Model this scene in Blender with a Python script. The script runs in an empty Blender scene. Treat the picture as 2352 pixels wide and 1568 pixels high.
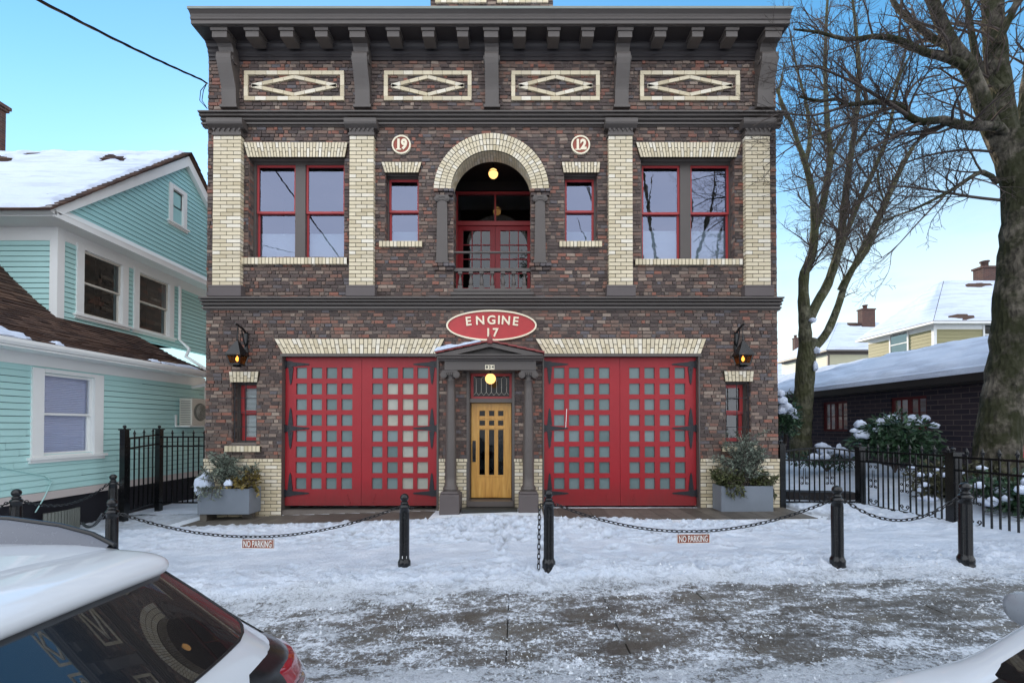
import bpy, bmesh, math, random
from mathutils import Vector, Matrix, noise
from math import sin, cos, pi, radians, sqrt, atan2, tan

SC = bpy.context.scene
COL = SC.collection
random.seed(7)

# ------------------------------------------------------------------ camera geometry
FPX = 1000.0                       # focal length in units of a 2352 px wide frame
CX, HOR = 1190.0, 978.0            # foot of the view axis, horizon row
PITCH = radians(0.73)
CY = HOR - FPX * tan(PITCH)
CAMZ = 1.8
CAM = Vector((0, 0, CAMZ))
YF = 9.6                           # distance of the brick front

def at(px, py, Y):
    a = (px - CX) / FPX; b = (CY - py) / FPX
    d = Vector((a, cos(PITCH) - b * sin(PITCH), sin(PITCH) + b * cos(PITCH)))
    return CAM + d * (Y / d.y)
def atx(px, py, X):                # point on the plane x = X
    a = (px - CX) / FPX; b = (CY - py) / FPX
    d = Vector((a, cos(PITCH) - b * sin(PITCH), sin(PITCH) + b * cos(PITCH)))
    return CAM + d * (X / d.x)
def fx(px, py=700, Y=YF): return at(px, py, Y).x
def fz(py, Y=YF): return at(CX, py, Y).z

# ------------------------------------------------------------------ mesh builder
class MB:
    def __init__(s): s.v = []; s.f = []; s.m = []; s.sm = []
    def add(s, vs, fs, mat=0, smooth=False):
        o = len(s.v); s.v.extend([tuple(p) for p in vs])
        for f in fs:
            s.f.append([i + o for i in f]); s.m.append(mat); s.sm.append(smooth)
    def box(s, x0, x1, y0, y1, z0, z1, mat=0):
        if x0 > x1: x0, x1 = x1, x0
        if y0 > y1: y0, y1 = y1, y0
        if z0 > z1: z0, z1 = z1, z0
        s.add([(x0,y0,z0),(x1,y0,z0),(x1,y1,z0),(x0,y1,z0),(x0,y0,z1),(x1,y0,z1),(x1,y1,z1),(x0,y1,z1)],
              [(0,3,2,1),(4,5,6,7),(0,1,5,4),(1,2,6,5),(2,3,7,6),(3,0,4,7)], mat)
    def obox(s, c, u, v, w, mat=0):            # centre, three half-axis vectors
        c, u, v, w = Vector(c), Vector(u), Vector(v), Vector(w)
        p = [c + a*u + b*v + d*w for d in (-1,1) for b in (-1,1) for a in (-1,1)]
        fs = [(0,2,3,1),(4,5,7,6),(0,1,5,4),(1,3,7,5),(3,2,6,7),(2,0,4,6)]
        s.add(p, fs, mat)
    def bar(s, a, b, w, h=None, mat=0):        # square bar from a to b
        a, b = Vector(a), Vector(b); d = b - a
        h = h or w
        if d.length < 1e-6: return
        t = d.normalized()
        up = Vector((0,0,1)) if abs(t.z) < .95 else Vector((0,1,0))
        u = t.cross(up).normalized(); v = u.cross(t)
        s.obox((a+b)/2, u*w/2, d/2, v*h/2, mat)
    def prism(s, poly, axis, a, b, mat=0, smooth=False, cap=True):
        """poly: 2D points. axis 'x': (y,z) swept a..b ; 'y': (x,z) ; 'z': (x,y)"""
        n = len(poly)
        def P(p, t):
            return (t,p[0],p[1]) if axis == 'x' else (p[0],t,p[1]) if axis == 'y' else (p[0],p[1],t)
        s.add([P(p,a) for p in poly] + [P(p,b) for p in poly],
              [(i,(i+1)%n,(i+1)%n+n,i+n) for i in range(n)], mat, smooth)
        if cap:
            s.add([P(p,a) for p in poly], [tuple(range(n))[::-1]], mat)
            s.add([P(p,b) for p in poly], [tuple(range(n))], mat)
    def tube(s, pts, r, sides=8, mat=0, cap=True, closed=False, smooth=True):
        pts = [Vector(p) for p in pts]; n = len(pts)
        rs = r if isinstance(r, (list, tuple)) else [r]*n
        vs = []; ref = None
        for i, p in enumerate(pts):
            if closed: t = pts[(i+1)%n] - pts[i-1]
            else: t = pts[min(i+1,n-1)] - pts[max(i-1,0)]
            if t.length < 1e-9: t = Vector((0,0,1))
            t.normalize()
            if ref is None:
                ref = Vector((0,0,1)) if abs(t.z) < .9 else Vector((1,0,0))
                ref = (ref - t*ref.dot(t)).normalized()
            else:
                q = ref - t*ref.dot(t)
                if q.length > 1e-6: ref = q.normalized()
            b = t.cross(ref)
            for k in range(sides):
                a = 2*pi*k/sides
                vs.append(p + (ref*cos(a) + b*sin(a))*rs[i])
        fs = []
        for i in range(n if closed else n-1):
            j = (i+1) % n
            for k in range(sides):
                l = (k+1) % sides
                fs.append((i*sides+k, i*sides+l, j*sides+l, j*sides+k))
        s.add(vs, fs, mat, smooth)
        if cap and not closed:
            s.add(vs[:sides], [tuple(range(sides))[::-1]], mat)
            s.add(vs[-sides:], [tuple(range(sides))], mat)
    def lathe(s, prof, c=(0,0,0), sides=16, mat=0, smooth=True):   # prof: (r,z)
        c = Vector(c); vs = []; n = len(prof)
        for r, z in prof:
            for k in range(sides):
                a = 2*pi*k/sides
                vs.append(c + Vector((r*cos(a), r*sin(a), z)))
        fs = []
        for i in range(n-1):
            for k in range(sides):
                l = (k+1) % sides
                fs.append((i*sides+k, i*sides+l, (i+1)*sides+l, (i+1)*sides+k))
        s.add(vs, fs, mat, smooth)
        s.add(vs[:sides], [tuple(range(sides))[::-1]], mat); s.add(vs[-sides:], [tuple(range(sides))], mat)
    def quad(s, a, b, c, d, mat=0): s.add([a,b,c,d], [(0,1,2,3)], mat)
    def merge(s, me, M=None, mat=0, smooth=False):
        vs = [(M @ v.co if M else v.co) for v in me.vertices]
        s.add(vs, [tuple(p.vertices) for p in me.polygons], mat, smooth)
    def build(s, name, mats, parent=None, pos=None, bevel=0):
        me = bpy.data.meshes.new(name)
        me.from_pydata(s.v, [], s.f)
        if not isinstance(mats, (list, tuple)): mats = [mats]
        for m in mats: me.materials.append(m)
        me.polygons.foreach_set('material_index', s.m)
        me.polygons.foreach_set('use_smooth', s.sm)
        me.update()
        o = bpy.data.objects.new(name, me); COL.objects.link(o)
        if parent:
            o.parent = parent
            o.location = -wpos(parent) if pos is None else pos
        elif pos is not None: o.location = pos
        if bevel:
            b = o.modifiers.new('edge', 'BEVEL'); b.width = bevel; b.segments = 2; b.limit_method = 'ANGLE'
            b.angle_limit = radians(40)
        return o
def wpos(o):
    p = Vector((0,0,0))
    while o: p += o.location; o = o.parent
    return p
def tag(o, label=None, cat=None, group=None, kind=None):
    if label: o['label'] = label
    if cat: o['category'] = cat
    if group: o['group'] = group
    if kind: o['kind'] = kind
    return o
def thing(name, label, cat, loc=(0,0,0), group=None, rz=0):
    o = bpy.data.objects.new(name, None); COL.objects.link(o)
    o.empty_display_size = .2
    o.location = loc; o.rotation_euler = (0,0,rz)
    return tag(o, label, cat, group)
def copy_tree(o, parent=None):
    c = o.copy(); COL.objects.link(c)
    if parent: c.parent = parent
    for ch in [x for x in bpy.data.objects if x.parent == o]: copy_tree(ch, c)
    return c
def text_mesh(body, size, extrude=.01, offset=0.0, shear=0):
    cu = bpy.data.curves.new('lettering', 'FONT'); cu.body = body; cu.size = size
    cu.extrude = extrude; cu.offset = offset; cu.align_x = 'CENTER'; cu.align_y = 'CENTER'; cu.shear = shear
    cu.resolution_u = 4
    o = bpy.data.objects.new('lettering', cu); COL.objects.link(o)
    dg = bpy.context.evaluated_depsgraph_get(); dg.update()
    me = bpy.data.meshes.new_from_object(o.evaluated_get(dg))
    bpy.data.objects.remove(o); return me

# ------------------------------------------------------------------ materials
def srgb(r, g, b):
    f = lambda c: (c/255/12.92) if c/255 <= .04045 else ((c/255+.055)/1.055)**2.4
    return (f(r), f(g), f(b), 1)
class N:
    """small node-tree helper"""
    def __init__(s, name):
        s.mat = bpy.data.materials.new(name); s.mat.use_nodes = True
        s.t = s.mat.node_tree; s.t.nodes.clear()
        s.out = s.t.nodes.new('ShaderNodeOutputMaterial')
    def n(s, typ, ins=None, **kw):
        x = s.t.nodes.new('ShaderNode' + typ)
        for k, v in kw.items(): setattr(x, k, v)
        for k, v in (ins or {}).items():
            if isinstance(v, bpy.types.NodeSocket): s.t.links.new(v, x.inputs[k])
            elif v is not None: x.inputs[k].default_value = v
        return x
    def ramp(s, fac, stops, interp='LINEAR'):
        r = s.n('ValToRGB', {'Fac': fac}); cr = r.color_ramp; cr.interpolation = interp
        while len(cr.elements) > 1: cr.elements.remove(cr.elements[-1])
        cr.elements[0].position = stops[0][0]; cr.elements[0].color = stops[0][1]
        for p, c in stops[1:]:
            e = cr.elements.new(p); e.color = c
        return r.outputs['Color']
    def noise(s, scale, detail=4, rough=.55, vec=None, dist=0):
        return s.n('TexNoise', {'Scale': scale, 'Detail': detail, 'Roughness': rough, 'Distortion': dist, 'Vector': vec}).outputs['Fac']
    def coord(s, scale=(1,1,1), loc=(0,0,0), kind='Object'):
        tc = s.n('TexCoord')
        return s.n('Mapping', {'Vector': tc.outputs[kind], 'Scale': scale, 'Location': loc}).outputs['Vector']
    def mix(s, fac, a, b, mode='MIX'):
        m = s.n('Mix', data_type='RGBA', blend_type=mode)
        for k, v in ((0, fac), (6, a), (7, b)):
            if isinstance(v, bpy.types.NodeSocket): s.t.links.new(v, m.inputs[k])
            else: m.inputs[k].default_value = v
        return m.outputs[2]
    def math(s, op, a, b=0.0, c=0.0):
        m = s.n('Math', operation=op)
        for k, v in enumerate((a, b, c)):
            if isinstance(v, bpy.types.NodeSocket): s.t.links.new(v, m.inputs[k])
            else: m.inputs[k].default_value = v
        return m.outputs[0]
    def bump(s, h, strength=.3, dist=.02):
        return s.n('Bump', {'Height': h, 'Strength': strength, 'Distance': dist}).outputs['Normal']
    def bsdf(s, col, rough=.6, normal=None, metallic=0.0, spec=.5, **ex):
        ins = {'Base Color': col, 'Roughness': rough, 'Metallic': metallic, 'Specular IOR Level': spec}
        if normal is not None: ins['Normal'] = normal
        for k, v in ex.items(): ins[k.replace('_', ' ')] = v
        return s.n('BsdfPrincipled', ins).outputs[0]
    def done(s, sh):
        s.t.links.new(sh, s.out.inputs['Surface']); return s.mat

def paint(name, col, rough=.5, var=.12, scale=3.0, bump=.05, spec=.4):
    m = N(name); c = m.coord()
    nz = m.noise(scale, 5, .6, c); fine = m.noise(scale*14, 3, .6, c)
    d = tuple(x*(1-var) for x in col[:3]) + (1,); l = tuple(min(1, x*(1+var)) for x in col[:3]) + (1,)
    colr = m.mix(nz, d, l)
    rg = m.math('MULTIPLY_ADD', fine, .2, rough-.1)
    return m.done(m.bsdf(colr, rg, m.bump(fine, bump, .01), spec=spec))
def emit(name, col, strength):
    m = N(name); e = m.n('Emission', {'Color': col, 'Strength': strength}); return m.done(e.outputs[0])

M = {}
def materials():
    # clinker brick: every brick is a loose island of its own, so each takes its own colour
    m = N('clinker_brick'); g = m.n('NewGeometry'); r = g.outputs['Random Per Island']
    c = m.coord()
    base = m.ramp(r, [(0, srgb(52,48,49)), (.13, srgb(72,63,62)), (.25, srgb(112,92,82)), (.37, srgb(130,106,93)), (.46, srgb(80,71,69)),
                      (.55, srgb(142,100,84)), (.65, srgb(110,100,93)), (.75, srgb(144,127,114)), (.82, srgb(156,98,80)), (.88, srgb(96,97,103)), (.93, srgb(172,154,138)), (.96, srgb(60,56,58)), (1, srgb(116,86,77))], 'CONSTANT')
    nz = m.noise(18, 5, .65, c); nz2 = m.noise(55, 3, .6, c); big = m.noise(.9, 3, .5, c)
    col = m.mix(m.math('MULTIPLY', nz, .36), base, srgb(60,54,53))
    pale = m.ramp(nz2, [(.60, (0,0,0,1)), (.74, (1,1,1,1))])
    soot = m.ramp(m.noise(1.1, 5, .6, m.coord(scale=(1.3,1.3,.35))), [(.40, (0,0,0,1)), (.66, (1,1,1,1))]); col = m.mix(m.math('MULTIPLY', soot, .38), col, srgb(58,52,50))
    col = m.mix(m.math('MULTIPLY', pale, .35), col, srgb(152,140,134))
    col = m.mix(m.math('MULTIPLY', big, .25), col, srgb(112,84,74))
    col = m.mix(.05, col, srgb(150,116,98))
    M['clinker'] = m.done(m.bsdf(col, .62, m.bump(m.math('ADD', nz, m.math('MULTIPLY', nz2, .5)), .6, .012), spec=.35))
    m = N('cream_glazed_brick'); g = m.n('NewGeometry'); r = g.outputs['Random Per Island']; c = m.coord()
    base = m.ramp(r, [(0, srgb(218,204,174)), (.25, srgb(228,214,186)), (.5, srgb(206,191,160)), (.72, srgb(222,210,186)), (.86, srgb(238,230,214)), (.94, srgb(192,176,144)), (1, srgb(212,198,170))])
    nz = m.noise(9, 5, .6, c)
    stain = m.ramp(m.noise(1.6, 5, .65, c), [(.45, (0,0,0,1)), (.75, (1,1,1,1))])
    col = m.mix(m.math('MULTIPLY', nz, .22), base, srgb(186,170,130))
    col = m.mix(m.math('MULTIPLY', stain, .16), col, srgb(150,140,112))
    M['cream'] = m.done(m.bsdf(col, .42, m.bump(nz, .12, .01), spec=.4))
    M['mortar'] = paint('dark_mortar', srgb(112,104,98), .9, .25, 6, .3, .2)
    M['mortar_cream'] = paint('grey_mortar', srgb(62,55,44), .9, .25, 6, .3, .2)
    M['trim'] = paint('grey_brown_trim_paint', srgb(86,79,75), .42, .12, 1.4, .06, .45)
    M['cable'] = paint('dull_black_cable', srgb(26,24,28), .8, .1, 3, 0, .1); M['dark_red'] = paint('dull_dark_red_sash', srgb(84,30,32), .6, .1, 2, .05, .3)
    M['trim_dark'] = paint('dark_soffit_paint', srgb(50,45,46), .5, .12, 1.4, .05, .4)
    M['flash'] = paint('grey_green_metal_flashing', srgb(128,134,126), .5, .2, 2, .05, .5)
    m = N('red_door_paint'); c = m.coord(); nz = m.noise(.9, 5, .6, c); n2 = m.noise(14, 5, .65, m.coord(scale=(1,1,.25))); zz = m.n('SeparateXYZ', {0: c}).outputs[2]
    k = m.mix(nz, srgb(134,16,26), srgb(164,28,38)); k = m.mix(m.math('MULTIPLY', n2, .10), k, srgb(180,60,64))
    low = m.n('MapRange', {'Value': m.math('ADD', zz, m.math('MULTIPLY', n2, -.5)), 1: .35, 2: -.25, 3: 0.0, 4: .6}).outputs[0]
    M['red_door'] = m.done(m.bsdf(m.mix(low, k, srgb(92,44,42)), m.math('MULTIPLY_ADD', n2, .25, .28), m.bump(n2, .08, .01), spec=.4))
    M['red_sash'] = paint('red_sash_paint', srgb(166,56,58), .42, .10, 2, .05, .45)
    M['red_tile'] = paint('red_roof_tile', srgb(134,70,68), .7, .2, 6, .2, .3)
    M['iron'] = paint('black_iron_paint', srgb(13,14,16), .24, .25, 2, .012, .5)
    M['iron_hinge'] = paint('blackened_hinge_iron', srgb(30,30,36), .45, .3, 6, .15, .5)
    M['sign_red'] = paint('red_enamel', srgb(176,46,48), .35, .22, 5, .05, .5)
    M['sign_cream'] = paint('cream_enamel', srgb(236,224,196), .4, .05, 4, .03, .5)
    M['white'] = paint('white_trim_paint', srgb(232,234,232), .5, .05, 1.5, .04, .4)
    M['snow_white'] = paint('packed_snow', (.80,.84,.90,1), .6, .04, 4, .25, .3)
    M['granite'] = paint('blue_grey_planter_metal', srgb(116,124,134), .42, .16, 3.5, .10, .5)
    M['stone'] = paint('grey_porch_stone', srgb(92,84,83), .6, .12, 3, .12, .4)
    M['slate'] = paint('dark_wet_stone', srgb(44,44,40), .35, .2, 5, .1, .5)
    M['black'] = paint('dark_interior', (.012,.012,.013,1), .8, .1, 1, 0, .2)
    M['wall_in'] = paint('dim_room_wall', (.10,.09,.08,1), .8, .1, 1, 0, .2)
    M['blind'] = paint('pale_pleated_blind', srgb(196,208,212), .8, .04, 1, 0, .2)
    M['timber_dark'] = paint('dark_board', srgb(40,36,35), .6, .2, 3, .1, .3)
    # oak front door
    m = N('varnished_oak'); c = m.coord(scale=(1,1,.09)); nz = m.noise(16, 6, .6, c, .6)
    wv = m.noise(70, 3, .5, m.coord(scale=(1,1,.03)))
    patch = m.noise(3, 2, .5, m.coord(scale=(1,1,.6)))
    col = m.ramp(nz, [(.25, srgb(166,110,40)), (.5, srgb(204,150,66)), (.75, srgb(222,174,92))])
    col = m.mix(m.math('MULTIPLY', wv, .25), col, srgb(140,86,28)); col = m.mix(m.math('MULTIPLY', patch, .25), col, srgb(206,162,90))
    M['oak'] = m.done(m.bsdf(col, .34, m.bump(nz, .08, .01), spec=.5))
    # glass: a coated pane that mirrors part of what is before it and lets the rest through
    def pane(name, refl, tint, rough=.015, wav=.0, dark=None, gcol=(.95,.97,1,1)):
        m = N(name); c = m.coord(); nrm = m.bump(m.noise(3.2, 2, .5, c), wav, .03) if wav else None
        gl = m.n('BsdfGlossy', {'Color': gcol, 'Roughness': rough, **({'Normal': nrm} if nrm else {})}).outputs[0]
        tr = (m.bsdf(dark, .25) if dark else m.n('BsdfTransparent', {'Color': tint}).outputs[0])
        fr = m.n('LayerWeight', {'Blend': .35}).outputs['Fresnel']
        f = m.math('MINIMUM', m.math('MULTIPLY_ADD', fr, .5, refl), 1.0)
        x = m.n('MixShader', {0: f, 1: tr, 2: gl}).outputs[0]
        return m.done(x)
    M['glass_sky'] = pane('coated_window_glass', .20, (.72,.75,.78,1), .012, .035, None, (.66,.73,1,1))
    M['glass'] = pane('window_glass', .07, (.92,.94,.95,1), .01, .03)
    M['glass_dim'] = pane('dim_window_glass', .05, (.5,.52,.54,1), .01, .04)
    M['glass_car'] = pane('tinted_car_glass', .045, (.06,.06,.06,1), .004, 0, (.006,.006,.007,1))
    m = N('leaded_dark_glass'); c = m.coord(); M['glass_lead'] = pane('leaded_glass', .02, (.20,.22,.22,1), .02, .1, None, (.5,.5,.5,1))
    # frosted garage panes
    def frost(name, col):
        m = N(name); c = m.coord(); ri = m.n('NewGeometry').outputs['Random Per Island']; nz = m.noise(5, 4, .6, c, .4); n2 = m.noise(1.1, 3, .6, c)
        k = m.mix(nz, tuple(x*.78 for x in col[:3])+(1,), tuple(x*1.18 for x in col[:3])+(1,))
        k = m.mix(m.math('MULTIPLY', n2, .3), k, (.05,.07,.075,1)); k = m.mix(m.math('MULTIPLY', ri, .35), k, (.30,.36,.37,1))
        return m.done(m.bsdf(k, .22, m.bump(nz, .08, .01), spec=.4, Coat_Weight=.25, Coat_Roughness=.06))
    M['frost'] = frost('frosted_grey_green_glass', srgb(86,108,106)); M['frost_warm'] = frost('cream_backed_glass', srgb(176,172,154))
    M['lamp_globe'] = emit('lit_opal_globe', (1,.52,.17,1), .85)
    M['lamp_dim'] = emit('dim_opal_globe', (1,.55,.2,1), .5)
    M['flame'] = emit('lantern_flame', (1,.55,.18,1), 2.2)
    m = N('amber_lantern_glass'); M['amber'] = m.done(m.n('MixShader', {0: .25, 1: m.n('BsdfTransparent', {'Color': (.75,.45,.2,1)}).outputs[0], 2: m.bsdf((.07,.035,.015,1), .2)}).outputs[0])
    # clapboard
    def clap(name, col):
        m = N(name); c = m.coord(); nz = m.noise(.8, 4, .6, c); f = m.noise(30, 3, .6, m.coord(scale=(1,.12,1)))
        k = m.mix(nz, tuple(x*.93 for x in col[:3])+(1,), tuple(min(1,x*1.06) for x in col[:3])+(1,))
        return m.done(m.bsdf(k, .55, m.bump(f, .06, .01), spec=.35))
    M['clap'] = clap('mint_clapboard_paint', srgb(176,217,214)); M['clap_top'] = clap('turquoise_shingle_paint', srgb(164,213,214))
    M['olive'] = clap('olive_clapboard', srgb(152,147,108)); M['sage'] = clap('pale_cream_clapboard', srgb(190,188,164))
    # asphalt shingle: courses
    m = N('brown_shingle'); c = m.coord(); g = m.n('NewGeometry')
    k = m.ramp(g.outputs['Random Per Island'], [(0, srgb(58,44,40)), (.5, srgb(82,64,56)), (1, srgb(104,82,70))])
    nz = m.noise(60, 3, .7, c); k = m.mix(m.math('MULTIPLY', nz, .4), k, srgb(60,46,42))
    M['shingle'] = m.done(m.bsdf(k, .85, m.bump(nz, .4, .01), spec=.2))
    # bark
    def bark(name, dark, lite, moss, mossy):
        m = N(name); c = m.coord(scale=(1,1,.5)); nz = m.noise(7, 7, .68, c, .5); n2 = m.noise(2.0, 5, .62, m.coord()); n3 = m.noise(3.1, 4, .6, m.coord(loc=(5,3,1)))
        v = m.n('TexVoronoi', {'Vector': m.coord(scale=(1,1,.35)), 'Scale': 13}).outputs['Distance']
        k = m.ramp(nz, [(.32, dark), (.52, tuple((x+y)/2 for x, y in zip(dark, lite))), (.68, lite)])
        pale = m.ramp(n3, [(.52, (0,0,0,1)), (.60, (1,1,1,1))]); k = m.mix(m.math('MULTIPLY', pale, .38), k, tuple(min(1,x*1.5) for x in lite[:3])+(1,))
        ms = m.ramp(n2, [(.5-mossy, (0,0,0,1)), (.58-mossy*.6, (1,1,1,1))])
        k = m.mix(m.math('MULTIPLY', ms, .8), k, moss)
        return m.done(m.bsdf(k, .9, m.bump(m.math('ADD', nz, v), 1.0, .06), spec=.15))
    M['bark'] = bark('mossy_maple_bark', srgb(27,26,22), srgb(112,106,95), srgb(42,46,25), .07)
    M['bark2'] = bark('smooth_grey_bark', srgb(50,50,40), srgb(108,106,88), srgb(72,74,50), .08)
    M['twig'] = paint('dark_twig_bark', srgb(78,70,66), .85, .3, 4, .1, .15)
    # foliage
    def leaf(name, a, b, gloss=.4):
        m = N(name); g = m.n('NewGeometry'); k = m.ramp(g.outputs['Random Per Island'], [(0, a), (.6, b), (1, tuple(min(1,x*1.6) for x in b[:3])+(1,))])
        return m.done(m.bsdf(k, gloss, spec=.4))
    M['leaf'] = leaf('dark_evergreen_leaf', (.010,.028,.014,1), (.026,.06,.028,1))
    M['olive_leaf'] = leaf('grey_green_olive_leaf', (.05,.065,.05,1), (.16,.19,.15,1), .5)
    M['yellow_leaf'] = leaf('bronze_yellow_leaf', (.05,.04,.008,1), (.16,.12,.03,1), .45)
    M['nandina_leaf'] = leaf('olive_bronze_leaf', (.025,.03,.012,1), (.07,.08,.03,1), .45)
    M['litter'] = leaf('brown_green_undergrowth', (.02,.02,.010,1), (.06,.06,.028,1), .6)
    # car
    m = N('white_pearl_paint'); M['car'] = m.done(m.bsdf((.72,.74,.77,1), .3, spec=.5, Coat_Weight=1.0, Coat_Roughness=.03))
    M['car_black'] = paint('gloss_black_plastic', (.012,.012,.013,1), .22, .1, 2, 0, .5)
    m = N('tail_lamp_red'); M['tail_red'] = m.done(m.bsdf((.30,.012,.022,1), .1, spec=.6, Coat_Weight=1.0, Coat_Roughness=.02))
    m = N('tail_lamp_clear'); M['tail_clear'] = m.done(m.bsdf((.42,.40,.42,1), .12, metallic=.6, Coat_Weight=1.0, Coat_Roughness=.02))
    M['tyre'] = paint('tyre_rubber', (.02,.02,.02,1), .8, .1, 3, .1, .2); M['rim'] = paint('alloy_rim', (.4,.4,.42,1), .3, .05, 3, 0, .5)
    M['ac'] = paint('beige_metal_case', srgb(206,202,190), .5, .06, 3, .03, .4)
    M['corrugated'] = paint('weathered_corrugated_metal', srgb(112,116,110), .55, .3, 3, .1, .4)
    M['concrete_wall'] = paint('dark_foundation_paint', srgb(36,36,42), .7, .2, 2, .1, .2)
    M['pink'] = paint('pinkish_grey_skirt_board', srgb(196,186,182), .6, .06, 1, .04, .3)
    M['curtain'] = paint('dim_curtain', srgb(206,212,236), .9, .05, 2, 0, .2)
    M['no_park'] = None
    m = N('rusty_sign_paint'); c = m.coord(); nz = m.noise(24, 5, .65, c)
    M['no_park'] = m.done(m.bsdf(m.ramp(nz, [(.35, srgb(120,62,44)), (.6, srgb(164,92,66)), (.75, srgb(190,150,130))]), .6))
    m = N('worn_white_lettering'); nz = m.noise(30, 4, .6, m.coord())
    M['worn_white'] = m.done(m.bsdf(m.ramp(nz, [(.30, srgb(190,150,130)), (.42, srgb(236,234,228))]), .6))
    # dark brick neighbour (procedural courses on one wall)
    m = N('dark_brown_brick'); c = m.coord(scale=(1,1,1)); sep = m.n('SeparateXYZ', {0: c})
    vec = m.n('CombineXYZ', {0: m.math('ADD', sep.outputs[1], sep.outputs[0]), 1: sep.outputs[2]}).outputs[0]
    b = m.n('TexBrick', {'Vector': vec, 'Color1': srgb(44,42,52), 'Color2': srgb(62,54,60), 'Mortar': srgb(92,82,80), 'Scale': 1.0, 'Mortar Size': .012, 'Brick Width': .42, 'Row Height': .14})
    M['dark_brick'] = m.done(m.bsdf(m.mix(m.math('MULTIPLY', m.noise(6,4,.6,c), .4), b.outputs['Color'], srgb(40,36,42)), .85, m.bump(b.outputs['Fac'], -.4, .02), spec=.2))
    m = N('red_chimney_brick'); c = m.coord(); sep = m.n('SeparateXYZ', {0: c})
    vec = m.n('CombineXYZ', {0: m.math('ADD', sep.outputs[1], sep.outputs[0]), 1: sep.outputs[2]}).outputs[0]
    b = m.n('TexBrick', {'Vector': vec, 'Color1': srgb(104,70,62), 'Color2': srgb(76,58,56), 'Mortar': srgb(112,98,92), 'Scale': 1.0, 'Mortar Size': .01, 'Brick Width': .23, 'Row Height': .075})
    M['chimney_brick'] = m.done(m.bsdf(m.mix(m.math('MULTIPLY', m.noise(5,4,.6,c), .5), b.outputs['Color'], srgb(64,50,48)), .85, m.bump(b.outputs['Fac'], -.4, .015), spec=.2))
    # roof snow
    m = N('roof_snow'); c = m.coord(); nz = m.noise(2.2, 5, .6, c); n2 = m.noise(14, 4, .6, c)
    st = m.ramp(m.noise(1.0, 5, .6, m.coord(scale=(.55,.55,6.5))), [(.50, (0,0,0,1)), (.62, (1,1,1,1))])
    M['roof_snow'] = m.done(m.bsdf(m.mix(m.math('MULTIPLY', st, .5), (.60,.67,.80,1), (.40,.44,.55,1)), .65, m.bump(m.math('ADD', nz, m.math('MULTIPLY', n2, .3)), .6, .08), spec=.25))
    # trodden street snow
    # wet concrete with joints cut in the mesh
    def icy(m, bias):
        """granular ice: dense where the trodden snow lingers, thinning to single grains over the wet slabs"""
        c = m.coord(); zone = m.noise(1.9, 8, .66, m.coord(scale=(.8,2.1,1)), .4); g1 = m.noise(21, 5, .72, c); g2 = m.noise(62, 3, .7, c)
        sp = m.n('SeparateXYZ', {0: c}); west = m.math('MULTIPLY', m.math('MAXIMUM', m.math('SUBTRACT', -.4, sp.outputs[0]), 0.0), .035); west = m.math('MINIMUM', west, .09)
        edge = m.math('MULTIPLY', m.math('MAXIMUM', m.math('SUBTRACT', sp.outputs[1], 4.55), 0.0), .16)
        edge2 = m.math('MULTIPLY', m.math('MAXIMUM', m.math('SUBTRACT', 3.75, sp.outputs[1]), 0.0), .20)
        f = m.math('ADD', m.math('ADD', zone, m.math('ADD', west, m.math('ADD', edge, edge2))), m.math('ADD', m.math('MULTIPLY_ADD', g1, .60, -.30), m.math('MULTIPLY_ADD', g2, .50, -.25+bias)))
        mask = m.ramp(f, [(.50, (0,0,0,1)), (.58, (1,1,1,1))])
        k = m.ramp(m.math('ADD', m.math('MULTIPLY', f, .55), m.math('MULTIPLY', g1, .45)), [(.42, srgb(128,130,134)), (.52, srgb(186,192,200)), (.62, srgb(232,238,246))])
        smear = m.ramp(f, [(.38, (0,0,0,1)), (.52, (.75,)*3+(1,))]); icy.smear = smear
        return mask, k, m.math('ADD', f, m.math('MULTIPLY', g2, .6))
    m = N('wet_concrete'); c = m.coord(); nz = m.noise(1.7, 6, .65, c, .3); n3 = m.noise(120, 2, .5, c)
    k = m.ramp(nz, [(.3, srgb(62,57,50)), (.5, srgb(90,84,75)), (.72, srgb(122,118,109))])
    k = m.mix(m.math('MULTIPLY', n3, .35), k, srgb(56,50,44))
    mask, ik, h = icy(m, -.03)
    k = m.mix(icy.smear, k, srgb(132,134,136)); k = m.mix(mask, k, ik)
    M['concrete'] = m.done(m.bsdf(k, m.ramp(nz, [(.4, (.30,)*3+(1,)), (.65, (.6,)*3+(1,))]), m.bump(m.math('ADD', h, m.math('MULTIPLY', n3, .3)), .8, .02), spec=.4))
    # one cover: clean packed snow towards the building, trodden to grey granular slush on the walked strip
    m = N('trodden_snow'); c = m.coord(); nz = m.noise(3.5, 6, .62, m.coord(scale=(.7,1.6,1))); n2 = m.noise(22, 6, .7, c); n3 = m.noise(80, 3, .6, c); n4 = m.noise(1.4, 5, .65, m.coord(scale=(.8,1.8,1)))
    k = m.mix(m.ramp(nz, [(.36, (0,0,0,1)), (.66, (1,1,1,1))]), (.62,.70,.82,1), (.80,.86,.96,1))
    mask, ik, h = icy(m, .05)
    sl = m.mix(mask, srgb(116,114,110), ik)
    y = m.n('SeparateXYZ', {0: c}).outputs[1]
    f = m.ramp(m.math('MULTIPLY_ADD', y, .25, m.math('MULTIPLY', n4, .42)), [(1.43, (1,1,1,1)), (1.5, (0,0,0,1))]) if False else m.n('MapRange', {'Value': m.math('ADD', y, m.math('MULTIPLY_ADD', n4, 1.5, m.math('MULTIPLY', n2, .35))), 1: 5.75, 2: 6.35, 3: 1.0, 4: 0.0}).outputs[0]
    cov = m.n('Attribute', attribute_name='cover').outputs['Fac']; cv = m.n('MapRange', {'Value': m.math('MULTIPLY_ADD', n2, .03, cov), 1: .040, 2: .085, 3: .85, 4: 0.0}).outputs[0]
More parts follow.
